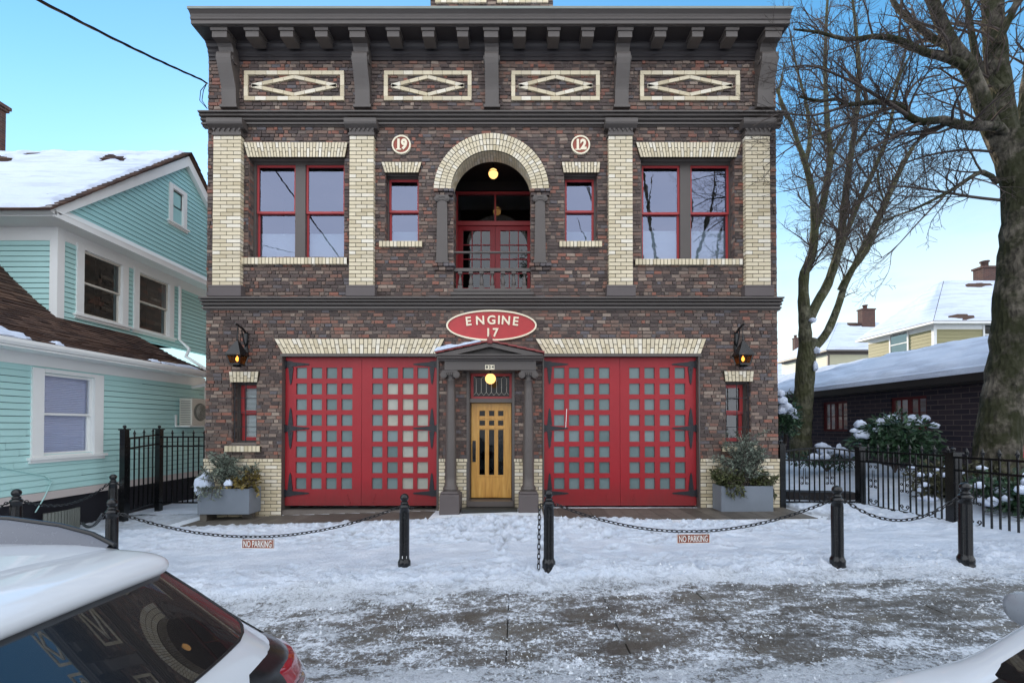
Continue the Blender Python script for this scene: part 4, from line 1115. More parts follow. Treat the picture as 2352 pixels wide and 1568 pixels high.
# ---- snow: a height field that thins out where it has been walked away
fb = lambda x, y, z=0, o=4: noise.fractal((x,y,z), 1.0, 2.0, o)
rnd = random.Random(5)
dents = []
def trail(p, q, n, wob=.18):
    for i in range(n):
        f = i/n; x = p[0]+(q[0]-p[0])*f+rnd.gauss(0,wob); y = p[1]+(q[1]-p[1])*f+rnd.gauss(0,wob*.6)
        dents.append((x, y, atan2(q[1]-p[1], q[0]-p[0])+rnd.gauss(0,.35), rnd.uniform(.11,.18), rnd.uniform(.05,.08), rnd.uniform(.04,.08)))
trail((-.1,5.4),(-.6,8.7),16,.10); trail((.5,5.6),(-.4,8.6),14,.2); trail((-3.5,8.3),(4.5,8.2),60,.32); trail((-4.5,8.6),(-.6,8.5),30,.3)
trail((1.5,6.2),(5.8,9.0),26,.25); trail((-.4,8.5),(5.5,7.6),36,.3); trail((2,7.4),(3.0,6.2),8,.12); trail((5.6,9.0),(6.8,8.2),22,.25); trail((-7.5,8.8),(-4.0,8.3),30,.3)
trail((-4,7.2),(1.5,7.6),22,.4)
for i in range(230): dents.append((rnd.gauss(.6,2.6), rnd.uniform(6.7,8.35), rnd.gauss(0,.7)+(1.57 if rnd.random() < .4 else 0), rnd.uniform(.11,.17), rnd.uniform(.05,.08), rnd.uniform(.035,.07)))
for i in range(70): dents.append((rnd.uniform(-6,6), rnd.uniform(7.4,8.9), rnd.uniform(0,6.3), rnd.uniform(.08,.16), rnd.uniform(.05,.08), rnd.uniform(.02,.05)))
for i in range(120): dents.append((rnd.uniform(-6,7), rnd.uniform(5.2,5.9), rnd.uniform(0,6.3), rnd.uniform(.06,.14), rnd.uniform(.05,.08), rnd.uniform(.02,.05)))
bins = {}
for d in dents:
    for i in range(int((d[0]-.4)//.5), int((d[0]+.4)//.5)+1):
        for j in range(int((d[1]-.4)//.5), int((d[1]+.4)//.5)+1): bins.setdefault((i,j), []).append(d)
def thick(x, y):
    n1 = fb(x*.55, y*1.1, 3); n2 = fb(x*2.2, y*4.0, 7, 4); n3 = fb(x*9, y*11, 1, 3); n4 = fb(x*1.5+4, y*4.6, 11, 4); n5 = fb(x*26, y*30, 2, 2)
    # broad plan of the cover: full towards the building, worn along the walked pavement
    c = sstep(4.75, 5.35, y + .16*n1 + .06*n2)
    near = 1 - sstep(3.0, 3.55, y + .12*n1 - .09*max(0,-x-.2))
    worn = -.0075 - .0015*max(0,min(3,x-.3)) + .010*sstep(-.6,-2.8,x) + .010*sstep(3.7,3.1,y)
    t = c*.075 + (1-c)*worn + near*.06*(1-c)
    t += .012*c*sstep(6.6,7.4,y)*n3*2 + n1*(.007+.017*c) + n2*(.016*c+.006*(1-c)) + n3*(.004+.005*(1-c)) + (1-c)*(n4*.014 + n5*.0055)
    # deep drift and the ploughed ridge at the pavement edge
    t += .020*math.exp(-((y-5.45)/.30)**2)*(1+1.2*n2+1.3*n3)
    t += .012*math.exp(-((y-5.5)/.5)**2)*n5*2 + .010*sstep(6.9,8.2,y)*n3*2
    for (dx, dy, a, L, W, dep) in bins.get((int(x//.5), int(y//.5)), ()):
        u = (x-dx)*cos(a)+(y-dy)*sin(a); v = -(x-dx)*sin(a)+(y-dy)*cos(a)
        q = (u/L)**2+(v/W)**2
        if q < 3.2: t += -dep*math.exp(-q*1.6) + dep*.38*math.exp(-((q-1.9)/.7)**2)
    # cleared along the doors
    edge = 8.62 - .22*sstep(.2,3.0,x) - .34*sstep(3.0,5.2,x) + .05*n2 + .05*sstep(-5.2,-6.6,x) + .25*math.exp(-((x+.6)/.75)**2)
    if x < 5.9 - .9*sstep(8.6,9.6,y)*0: t = t*(1-.55*sstep(edge-.55, edge-.05, y)) - .16*sstep(edge-.08, edge+.10, y)*(1-sstep(5.7,6.3,x+.2*n2))*(1-sstep(-6.8,-7.3,x))
    # wet bare patch by the metal planter
    t -= .13*math.exp(-(((x-5.3)/.95)**2+((y-8.55)/.34)**2)**1.5)
    t -= .085*math.exp(-(((x-3.6)/1.2)**2+((y-8.2)/.16)**2)**1.2)
    return t
def snow_z(x, y):
    return gz(x,y) + max(-.05, thick(x,y))
SNOW_KEEP = lambda x, y, z: z > gz(x,y) - .022
grid('snow', -9.3, -3.2, 4.6, 9.9, .035, snow_z, [M['snow']], keep=SNOW_KEEP, stepy=.03, cover=True)
grid('snow', -3.2, 7.5, 4.98, 9.9, .024, snow_z, [M['snow']], keep=SNOW_KEEP, stepy=.022, cover=True)
grid('slush', -3.6, 5.2, 2.95, 5.0, .0145, snow_z, [M['slush']], keep=lambda x, y, z: z > gz(x,y)-.006, stepy=.0145)
grid('slush', 5.2, 9.0, 2.95, 5.0, .03, snow_z, [M['slush']], keep=lambda x, y, z: z > gz(x,y)-.006)
def kerb_snow(x, y): return gz(x,2.95)*sstep(2.3,2.9,y) + (1-sstep(2.3,2.9,y))*(ROADZ+.02) + .03 + .05*fb(x*1.3,y*1.6,2) + .02*fb(x*6,y*6,4)
grid('snow', -6, 9, 1.9, 3.0, .03, kerb_snow, [M['snow']])
grid('snow', -20, 20, -3, 1.95, .25, lambda x, y: ROADZ-.004+.02*fb(x,y), [M['slush']])
# loose granules of ice kicked over the pavement
ig = MB()
for i in range(6500):
    y = rnd.uniform(3.05, 5.5); x = rnd.uniform(-3.2, 1.0+y*1.1)
    if fb(x*1.5, y*2.5, 9) < rnd.uniform(-.5,.35): continue
    r = rnd.uniform(.004, .010) if rnd.random() < .93 else rnd.uniform(.012,.024)
    z = max(gz(x,y), snow_z(x,y)) + r*.25
    u = rnd.uniform(0,6.3); vs = [(x+r*cos(u+k*2.1)*rnd.uniform(.7,1.2), y+r*sin(u+k*2.1)*rnd.uniform(.7,1.2), z-r*.4) for k in range(3)]+[(x+rnd.uniform(-r,r)*.4,y+rnd.uniform(-r,r)*.4,z+r*rnd.uniform(.5,1.0))]
    ig.add(vs, [(0,1,3),(1,2,3),(2,0,3)])
tag(ig.build('ice_granules', M['ice']), 'loose white ice granules scattered over the wet pavement slabs', kind='stuff')
# snow in the side yard and the narrow passage
grid('snow', 7.4, 17, 5.6, 40, .16, lambda x, y: gz(x,y)+.05+.05*fb(x*.8,y*.8,4)+.02*fb(x*3,y*3,5), [M['snow']])
grid('snow', 5.72, 7.5, 9.85, 40, .12, lambda x, y: gz(x,y)+.05+.04*fb(x*.8,y*.8,4)-.22*math.exp(-((x-(5.9+(y-9.6)*-.0)-.25)/.2)**2)*0, [M['snow']])
grid('snow', 17, 70, 5.6, 120, 2, lambda x, y: .35+.1*fb(x*.1,y*.1), [M['snow']])
grid('snow', -60, -9.2, -3, 5.2, 1.5, lambda x, y: -.3+.05*fb(x*.3,y*.3), [M['snow']])
grid('snow', -9.2, -6.9, 9.85, 26, .15, lambda x, y: gz(x,y)+.05+.03*fb(x,y), [M['snow']])
# ================================================================== MINT CLAPBOARD HOUSE (west neighbour)
HX, HU = -9.0, -10.5
M['shade_line'] = paint('painted_shadow_line', srgb(52,84,84), .8, .1, 2, 0, .1)  # dark strip colour, painted in for the shadow line under each board
HS = thing('clapboard_house', 'mint and turquoise clapboard house with white trim and a snowy gable roof', 'house', (HX, 9.9, -.2))
def siding(mb, P, u0, u1, v0, v1, course, holes=(), mat=0, tri=None, butt=None):
    n = round((v1-v0)/course); c = (v1-v0)/n
    rr = random.Random(3)
    for r in range(n):
        a, b = v0+r*c, v0+(r+1)*c; vm = (a+b)/2
        iv = [(u0,u1)] if tri is None else [tri(vm)]
        for h in holes:
            for p, q in h(vm):
                nx = []
                for s, t in iv:
                    if q <= s or p >= t: nx.append((s,t)); continue
                    if p > s: nx.append((s,p))
                    if q < t: nx.append((q,t))
                iv = nx
        for s, t in iv:
            if t-s < .02: continue
            cuts = [s]
            if butt:
                while cuts[-1] < t: cuts.append(min(t, cuts[-1]+rr.uniform(*butt)))
            else: cuts.append(t)
            for x, y in zip(cuts, cuts[1:]):
                g = .003 if butt else 0
                mb.add([P(x+g,a+.012,.026),P(y-g,a+.012,.026),P(y-g,b,.010),P(x+g,b,.010),P(x+g,a+.012,.001),P(y-g,a+.012,.001)], [(0,1,2,3),(4,5,1,0)], mat)
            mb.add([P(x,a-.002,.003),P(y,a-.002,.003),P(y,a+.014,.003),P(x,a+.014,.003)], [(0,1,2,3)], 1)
Psd = lambda X: (lambda u, v, w: (X + w, u, v))
def hole_y(X, a, b, t, bt):       # pixel window on the plane x = X -> (y0,y1,z0,z1)
    p, q = atx(a, t, X), atx(b, t, X)
    return p, q
# lower wall
lwY = (atx(100,900,HX+.03).y, atx(216,900,HX+.03).y, atx(105.5,1046,HX+.03).z, atx(105.5,855,HX+.03).z)
lw = MB(); Y0, Y1 = 4.5, 12.45
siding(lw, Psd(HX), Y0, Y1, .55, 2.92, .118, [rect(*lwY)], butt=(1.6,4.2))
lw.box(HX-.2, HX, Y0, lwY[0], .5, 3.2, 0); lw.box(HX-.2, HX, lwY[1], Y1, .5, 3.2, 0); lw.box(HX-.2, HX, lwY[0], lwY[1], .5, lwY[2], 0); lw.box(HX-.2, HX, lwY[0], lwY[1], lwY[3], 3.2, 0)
lw.box(-13, HX-.35, Y1+.11, 19.5, -.6, 2.95, 0); lw.build('lower_wall', [M['clap'], M['shade_line']], HS)  # box past the wall end is added, unseen, to block the low sun
sk = MB(); sk.box(HX-.1, HX+.03, Y0, Y1, .40, .549); sk.build('skirt_board', M['pink'], HS)
fd = MB(); fd.box(HX-.3, HX-.02, Y0, 16, -.8, .40); fd.build('foundation', M['concrete_wall'], HS)
wl = MB()
for i in range(13):
    y = atx(108,1180,HX+.15).y + (atx(182,1180,HX+.15).y-atx(108,1180,HX+.15).y)*i/12
    wl.tube([(HX+.12+.06*sin(i*pi/12),y,-.5),(HX+.12+.06*sin(i*pi/12),y,.16)], .035, 8)
wl.build('window_well', M['corrugated'], HS)
# trims of the lower storey
tr = MB(); tr.box(HX-.01, HX+.035, Y0, Y1+.02, 2.92, 3.16); tr.box(HX-.1, HX+.03, Y1-.0, Y1+.10, .55, 2.92)
tr.box(HX+.036, HX+.52, Y0, 11.95, 3.13, 3.16)
tr.build('soffit', M['white'], HS)
gt = MB(); gx = HX+.47; gt.prism([(gx,3.16),(gx+.08,3.17),(gx+.11,3.22),(gx+.11,3.275),(gx+.095,3.275),(gx+.09,3.20),(gx,3.18)], 'y', Y0, 11.9)
gt.prism([(gx-.02,3.165),(gx,3.165),(gx,3.29),(gx-.02,3.29)], 'y', Y0, 11.9)
gt.build('gutter', M['white'], HS)
# lower roof: bell-cast slope
RP = [(HX+.50,3.29),(-9.4,3.66),(-10.0,4.0),(-10.52,4.28),(-10.95,4.63),(-11.5,5.14),(-12.3,5.98),(-13.5,7.4)]
rf = MB(); und = MB()
for (a, az), (b, bz) in zip(RP, RP[1:]):
    L = sqrt((b-a)**2+(bz-az)**2); tx, tz = (b-a)/L, (bz-az)/L
    ye = 11.95 if b > -10.6 else 9.86
    P = lambda u, v, w, a=a, az=az, tx=tx, tz=tz: (a+tx*v+tz*w, u, az+tz*v-tx*w)
    n = max(1, round(L/.145)); cc = L/n; rr = random.Random(int(a*100))
    for r in range(n):
        u = Y0 - rr.uniform(0,.2)
        while u < ye:
            e = min(u+rr.uniform(.16,.32), ye); t = rr.choice((.008,.013,.018))
            rf.add([P(u,r*cc-.006,t+.012),P(e,r*cc-.006,t+.012),P(e,(r+1)*cc,.006),P(u,(r+1)*cc,.006),P(u,r*cc-.006,0),P(e,r*cc-.006,0)], [(0,1,2,3),(4,5,1,0)])
            u = e
    rf.add([P(Y0,0,0),P(ye,0,0),P(ye,L,0),P(Y0,L,0)], [(0,1,2,3)])
rf.build('lower_roof', M['shingle'], HS)
sn = MB()
def snowpatch(mb, P, u0, u1, v0, v1, th, seed=0, keep=lambda u, v: True, step=.06, amp=.5):
    nu, nv = max(2, round((u1-u0)/step)), max(2, round((v1-v0)/step))
    K = {}; vs = []
    for j in range(nv+1):
        for i in range(nu+1):
            u, v = u0+(u1-u0)*i/nu, v0+(v1-v0)*j/nv
            e = min(1, min(i, nu-i, j, nv-j)/2)
            h = th*(1+amp*noise.fractal((u*1.4+seed, v*2.6, seed), 1, 2, 4)*1.3)*(.15+.85*e)
            k = keep(u, v); h = h if k > .25 else h*max(0, k)*4 - .03*(k <= 0)
            K[i,j] = k; vs.append(P(u, v, h))
    fs = [(j*(nu+1)+i, j*(nu+1)+i+1, (j+1)*(nu+1)+i+1, (j+1)*(nu+1)+i) for j in range(nv) for i in range(nu) if max(K[i,j],K[i+1,j],K[i,j+1],K[i+1,j+1]) > 0]
    mb.add(vs, fs, 0, True)
(a, az), (b, bz) = RP[0], RP[1]; L = sqrt((b-a)**2+(bz-az)**2); tx, tz = (b-a)/L, (bz-az)/L
Plow = lambda u, v, w: (a+tx*v+tz*w, u, az+tz*v-tx*w)
yl = lambda px, py=790: atx(px, py, HX+.4).y
snowpatch(sn, Plow, 6.2, yl(66), -.02, .9, .09, 2, lambda u, v: 1.15-1.0*((u-6.2)/(yl(66)-6.2))**2-v*.6+.15*noise.noise((u*3,v*3,0)))
for p, q, vv, t in ((112,136,.12,.11),(336,358,.10,.08),(360,452,.09,.05)): snowpatch(sn, Plow, yl(p), yl(q), -.03, vv, t, p, lambda u, v: .6+.9*noise.noise((u*4,v*9,3)), .03)
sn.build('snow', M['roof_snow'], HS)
# upper storey
uw = MB(); UZ0, UZ1, FY = 4.2, 6.07, 9.88
def win_on(X, gl, gr, tl, bl_):
    return (atx(gl,tl,X).y, atx(gr,tl,X).y, atx(gl,bl_,X).z, atx(gl,tl,X).z)
w1 = win_on(HU+.03, 193, 282, 574, 722); w2 = win_on(HU+.03, 320, 389.5, 625, 755)
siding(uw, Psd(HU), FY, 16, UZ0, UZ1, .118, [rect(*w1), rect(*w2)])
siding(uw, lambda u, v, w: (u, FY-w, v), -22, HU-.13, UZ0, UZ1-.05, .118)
zc = [w1[0],w1[1],w2[0],w2[1]]
for p, q in ((FY,w1[0]),(w1[1],w2[0]),(w2[1],16)): uw.box(HU-.2, HU, p, q, UZ0, UZ1+.3)
for w_ in (w1, w2): uw.box(HU-.2, HU, w_[0], w_[1], UZ0, w_[2]); uw.box(HU-.2, HU, w_[0], w_[1], w_[3], UZ1+.3)
uw.box(-22, HU-.2, FY, FY+.2, UZ0-1, UZ1+.3)
uw.build('upper_wall', [M['clap'], M['shade_line']], HS)
ut = MB(); ut.box(HU-.15, HU+.03, FY-.03, FY+.13, UZ0, UZ1+.26)
ut.box(HU-.02, HU+.028, FY+.131, 16, UZ1, UZ1+.26); ut.box(-22, HU-.151, FY-.028, FY+.02, UZ1-.05, UZ1+.26)
GXp = -10.0
SOZ = 6.33
ut.box(-22, GXp, 9.35, 16.9, SOZ, SOZ+.03)
ut.box(GXp-.03, GXp+.02, 9.33, 16.92, SOZ-.02, SOZ+.10)
ut.prism([(9.36,SOZ+.02),(9.24,SOZ+.05),(9.22,SOZ+.13),(9.36,SOZ+.13)], 'x', -22, GXp+.02)
ut.build('upper_eave', M['white'], HS)
# gable
GX = -10.12; apY, apZ = 13.1, atx(420,349,GXp).z
eY, eZ = 9.36, SOZ+.13
sl = (apZ-eZ)/(apY-eY)
gb = MB(); P = Psd(GX)
gwin = win_on(GX+.03, 397, 421.5, 432, 508)
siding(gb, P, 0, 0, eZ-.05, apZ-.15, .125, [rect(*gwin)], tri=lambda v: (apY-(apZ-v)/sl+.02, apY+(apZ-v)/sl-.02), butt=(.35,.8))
gb.add([(GX-.01,eY-.1,eZ-.05),(GX-.01,2*apY-eY+.1,eZ-.05),(GX-.01,apY,apZ)], [(0,1,2)])
gb.build('gable', [M['clap_top'], M['shade_line']], HS)
# pent under the gable
pn = MB(); pn.prism([(GX,SOZ+.30),(GX,SOZ+.10),(GXp+.03,SOZ+.10),(GXp+.03,SOZ+.13)], 'y', 9.34, 16.9); 
PN = pn.build('pent_moulding', M['white'], HS)
rk = MB(); n_ = Vector((0,-sl,1)).normalized(); 
for s in (1, -1):
    e0 = (apY-s*(apY-eY+.05), eZ-.05); 
    d = Vector((apY-e0[0], apZ-e0[1])); d.normalize(); nn = Vector((-d.y, d.x))*(1 if s > 0 else -1)
    q = [Vector(e0)-nn*.10+d*.08, Vector((apY,apZ))-nn*0-Vector((0,.30)), Vector((apY,apZ)), Vector(e0)+nn*.10]
    rk.prism([tuple(v) for v in q][::s], 'x', GX+.02, GXp+.02)
rk.build('rake_board', M['white'], HS)
ro = MB()
for s in (1, -1):
    L = sqrt((apY-eY+.2)**2+(apZ-eZ+.2*sl)**2); ty, tz = (apY-eY+.2)/L, (apZ-eZ+.2*sl)/L
    Pr = lambda u, v, w, s=s, ty=ty, tz=tz: (u, apY-s*(apY-eY+.2)+s*ty*v-s*tz*w, eZ-.2*sl+.12+tz*v+ty*w)
    nC = 32; cc = L/nC; rr = random.Random(5)
    for r in range(nC):
        u = GXp+.10+rr.uniform(-.01,.012); k = 0
        while u > (-22 if r > 26 else -11.2):
            e = u-rr.uniform(.2,.35); t = .012
            ro.add([Pr(u,r*cc-.01,t+.01),Pr(e,r*cc-.01,t+.01),Pr(e,(r+1)*cc,.004),Pr(u,(r+1)*cc,.004),Pr(u,r*cc-.01,-.02),Pr(e,r*cc-.01,-.02),Pr(u,(r+1)*cc,-.02)], [(0,3,2,1),(4,0,1,5),(4,6,3,0)])
            u = e
    ro.add([Pr(GXp+.08,0,-.02),Pr(-22,0,-.02),Pr(-22,L,-.02),Pr(GXp+.08,L,-.02)], [(0,3,2,1)])
    if s > 0: Psn, Ls = Pr, L
ro.build('main_roof', M['shingle'], HS)
ss = MB()
def bare(u, v):
    k = 1.0
    top = (Ls-v)
    k -= 3.0*math.exp(-((top-.85)/.62)**2)*max(0, sin(u*2.1+1.2)*.75+noise.noise((u*1.5,v*2.2,5))*1.3-.12)
    k -= 3.0*max(0, noise.noise((u*.7, v*2.6, 8))-.34)
    if u > GXp-.10-.10*noise.noise((v*5,0,0)): k = -1
    return k
snowpatch(ss, lambda u, v, w: Psn(u, v, w), -21.9, GXp-.02, .03, Ls+.03, .07, 4, bare, .06, .5)
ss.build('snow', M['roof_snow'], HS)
# windows of the house
def hwin(name, X, w, casing, head, dark, blind, gm='glass_dim', sillw=.09):
    y0, y1, z0, z1 = w; fr = MB()
    xo = X+.05
    fr.box(X+.001, xo, y0-casing, y0, z0-.02, z1+head); fr.box(X+.001, xo, y1, y1+casing, z0-.02, z1+head); fr.box(X+.001, xo+.005, y0, y1, z1, z1+head)
    fr.box(X+.001, xo+.05, y0-casing-.06, y1+casing+.06, z0-.07, z0-.021); fr.box(X+.001, xo+.01, y0-casing-.03, y1+casing+.03, z0-.13, z0-.071)
    fr.box(X-.12, X, y0-.01, y0+.012, z0, z1); fr.box(X-.12, X, y1-.012, y1+.01, z0, z1); fr.box(X-.12, X, y0+.012, y1-.012, z1-.012, z1+.01); fr.box(X-.12, X+.02, y0+.012, y1-.012, z0-.02, z0+.012)
    F = fr.build('window_frame', M['white'], HS)
    zm = (z0+z1)/2; t = .042; s = MB()
    for (a, b, xx) in ((zm-.018, z1-.013, X-.045), (z0+.013, zm+.018, X-.09)):
        s.box(xx, xx+.035, y0+.013, y0+.013+t, a, b); s.box(xx, xx+.035, y1-.013-t, y1-.013, a, b); s.box(xx, xx+.035, y0+.013+t, y1-.013-t, b-t, b); s.box(xx, xx+.035, y0+.013+t, y1-.013-t, a, a+t)
    s.build('sash', M['white'] if not dark else M['ac'], F)
    g = MB(); g.quad((X-.03,y0+.05,zm),(X-.03,y1-.05,zm),(X-.03,y1-.05,z1-.05),(X-.03,y0+.05,z1-.05)); g.quad((X-.075,y0+.05,z0+.05),(X-.075,y1-.05,z0+.05),(X-.075,y1-.05,zm),(X-.075,y0+.05,zm))
    g.build('pane', M[gm], F)
    b = MB()
    if blind:
        n = 44
        for i in range(n):
            a, c = z0+(z1-z0)*i/n, z0+(z1-z0)*(i+1)/n
            b.add([(X-.13,y0,a),(X-.13,y1,a),(X-.12,y1,(a+c)/2),(X-.12,y0,(a+c)/2),(X-.13,y1,c),(X-.13,y0,c)], [(0,1,2,3),(3,2,4,5)])
        b.build('blind', M['curtain'], F)
    else:
        b.quad((X-.9,y0-.3,z0-.3),(X-.9,y1+.3,z0-.3),(X-.9,y1+.3,z1+.3),(X-.9,y0-.3,z1+.3))
        for yy in (y0-.3,y1+.3): b.quad((X-.9,yy,z0-.3),(X-.14,yy,z0-.3),(X-.14,yy,z1+.3),(X-.9,yy,z1+.3))
        for zz in (z0-.3,z1+.3): b.quad((X-.9,y0-.3,zz),(X-.14,y0-.3,zz),(X-.14,y1+.3,zz),(X-.9,y1+.3,zz)); b.build('room_wall', M['black'], F)
    return F
hwin('lower_window', HX, lwY, .20, .07, False, True, 'glass')
hwin('upper_window', HU, w1, .17, .10, True, False); hwin('upper_window', HU, w2, .17, .10, True, False)
hwin('gable_window', GX, gwin, .13, .12, False, False)
# downpipe and elbow
dp = MB(); yq = atx(413,700,HU+.08).y
q0 = (HU+.08, yq, 6.1); q1 = (HU+.08, yq, 4.45); q2 = (-10.1,yq-.02,4.16); q3 = (HX+.42, 11.82, 3.40); q4 = (HX+.50,11.86,3.25)
dp.tube([q0,q1,q2,(-9.5,yq*.4+11.8*.6,3.78),q3], .042, 8); dp.tube([q3,(HX+.62,11.93,3.22),(HX+.62,11.97,3.05),(HX+.42,11.97,2.93),(HX+.08,11.9,2.86)], .042, 8)
dp.build('downpipe', M['white'], HS)
cbl = MB(); cbl.tube([(HX+.04,7.4,1.15),(HX+.04,7.75,1.02),(HX+.04,8.25,.86),(HX+.04,8.38,.74),(HX+.04,8.25,.45),(HX+.04,8.1,.2)], .010, 6); cbl.build('cable', M['clap'], HS)
# chimney
ch = MB(); c = at(-28,280,13.2); ch.box(c.x-.28, c.x+.20, 13.0, 13.5, 9.6, 11.6); ch.box(c.x-.33, c.x+.25, 12.95, 13.55, 11.6, 11.68); ch.box(c.x-.36, c.x+.29, 12.92, 13.58, 11.68, 11.78)
ch.lathe([(.16,0),(.16,.05),(.13,.10)], (c.x-.05,13.25,11.78), 10); ch.build('chimney', M['chimney_brick'], HS)
# air conditioner on its bracket
yA0 = atx(441,950,HX+.40).y; yA1 = yA0+.80
za, zb = atx(441,977,HX+.40).z, atx(441,914,HX+.40).z
AC = thing('air_conditioner', 'beige outdoor air conditioning unit on a bracket on the mint clapboard wall', 'air conditioner', (HX,yA0,za))
b = MB(); b.box(HX+.06, HX+.40, yA0, yA1, za, zb); b.build('case', M['ac'], AC, bevel=.015)
b = MB()
for i in range(14): b.box(HX+.10, HX+.36, yA0-.006, yA0+.004, za+.04+i*(zb-za-.08)/14, za+.052+i*(zb-za-.08)/14)
b.build('louvre', M['timber_dark'], AC)
b = MB(); r = min(.24,(zb-za)*.42); yc, zc_ = yA0+.30, (za+zb)/2
b.add([(HX+.402,yc+r*cos(t),zc_+r*sin(t)) for t in [2*pi*i/28 for i in range(28)]], [tuple(range(28))]); b.build('fan_opening', M['corrugated'], AC)
b = MB()
for k in range(7): b.tube([(HX+.408,yc+r*k/7*cos(t)+.01*k,zc_+r*k/7*sin(t)) for t in [2*pi*i/24 for i in range(24)]], .004, 4, closed=True)
b.build('fan_grille', M['ac'], AC)
b = MB(); b.box(HX+.03, HX+.42, yA0-.1, yA1, za-.035, za-.002); b.box(HX+.022, HX+.05, yA0-.1, yA0-.05, za-.0, za+.28); b.build('bracket', M['white'], AC)
# ================================================================== EAST SIDE: garage and houses beyond
def leafmass(mb, c, r, n, size, rnd_, mat=0, shell=.35, aspect=.45, droop=0):
    c = Vector(c)
    for i in range(n):
        while True:
            v = Vector((rnd_.uniform(-1,1), rnd_.uniform(-1,1), rnd_.uniform(-1,1)))
            if shell < v.length < 1: break
        p = c + Vector((v.x*r[0], v.y*r[1], v.z*r[2]))
        leaf_at(mb, p, v, size*rnd_.uniform(.6,1.3), aspect, rnd_, mat, droop)
def leaf_at(mb, p, v, L, aspect, rnd_, mat=0, droop=0):
    d = (v.normalized()*.6 + Vector((rnd_.uniform(-1,1),rnd_.uniform(-1,1),rnd_.uniform(-.8,.8)-droop))).normalized()
    s = d.cross(Vector((rnd_.uniform(-1,1),rnd_.uniform(-1,1),rnd_.uniform(-1,1)))).normalized()*L*aspect*.5
    m = p + d*L*.5; up = d.cross(s).normalized()*L*.06
    mb.add([p, m+s+up, p+d*L, m-s+up], [(0,1,2),(0,2,3)], mat)
def cap_snow(mb, c, r, h, seed):
    """a lump of snow lying on foliage: knobbly dome with a sagging underside"""
    c = Vector(c); n, m = 16, 9; vs = []
    for j in range(m):
        f = -.42+1.42*j/(m-1)
        for i in range(n):
            a = 2*pi*i/n; k = 1+.55*noise.noise((cos(a)*1.1+seed*3.1, sin(a)*1.1, seed))+.28*noise.noise((cos(a)*2.6, sin(a)*2.6+seed, f*2))
            rr = r*k*cos(f*pi/2*.98)*(1 if f > 0 else .92); d = .30*h*noise.noise((cos(a)*1.5+seed, sin(a)*1.5, seed+f*2))
            vs.append(c+Vector((rr*cos(a), rr*sin(a)*.8, h*sin(f*pi/2)*(1 if f > 0 else .7)+d)))
    fs = [(j*n+i, j*n+(i+1)%n, (j+1)*n+(i+1)%n, (j+1)*n+i) for j in range(m-1) for i in range(n)]
    fs += [tuple(range((m-1)*n, m*n)), tuple(range(n))[::-1]]
    mb.add(vs, fs, 0, True)

# garage: long dark brick wall facing the side yard
GW = 11.55; GE = 11.1; gy0, gy1 = 10.2, 24.0
GA = thing('brick_garage', 'low dark brick garage with a snow covered roof and red windows', 'garage', (GW,gy0,0))
gwa = (atx(2048,930,GW).y, atx(2126,930,GW).y)
gwin1 = (atx(2128,930,GW).y, atx(2044,930,GW).y, atx(2044,985,GW).z, atx(2044,914,GW).z)
gwin2 = (atx(1946,940,GW).y, atx(1889,940,GW).y, atx(1917,990,GW).z, atx(1917,922,GW).z)
g = MB(); ys_ = sorted([gy0, gwin1[0], gwin1[1], gwin2[0], gwin2[1], gy1])
for a, b in zip(ys_, ys_[1:]):
    w = next((w for w in (gwin1, gwin2) if abs(w[0]-a) < 1e-4), None)
    if w: g.box(GW, GW+.25, a, b, -.2, w[2]); g.box(GW, GW+.25, a, b, w[3], 3.0)
    else: g.box(GW, GW+.25, a, b, -.2, 3.0)
g.box(GW+.25, 18, gy0, gy0+.25, -.2, 3.4); g.box(GW+.25, 18, gy1-.25, gy1, -.2, 3.4)
g.box(16.0, 16.25, gy0+.25, gy1-.25, -.2, 3.1); g.build('wall', M['dark_brick'], GA)
e = MB(); e.box(GE-.02, GE+.03, gy0-.4, gy1+.3, 2.90, 3.09); e.box(GE+.031, GW, gy0-.4, gy1+.3, 2.86, 2.90); e.build('eave', M['timber_dark'], GA)
r = MB(); rx, rz = 13.7, 4.35; r.prism([(GE,3.05),(GE,3.12),(rx,rz),(16.3,3.12),(16.3,3.05)], 'y', gy0-.4, gy1+.3); r.build('roof', M['shingle'], GA)
s = MB(); L = sqrt((rx-GE)**2+(rz-3.12)**2); tx, tz = (rx-GE)/L, (rz-3.12)/L
snowpatch(s, lambda u, v, w: (GE-.04+tx*v-tz*w, u, 3.10+tz*v+tx*w), gy0-.42, gy1+.3, 0, L+.06, .19, 7, lambda u, v: 1, .16, .22)
s.prism([(GE-.05,3.09),(GE-.03,3.24),(GE+.1,3.30),(GE+.1,3.12)], 'y', gy0-.4, gy1+.3); s.build('snow', M['roof_snow'], GA)
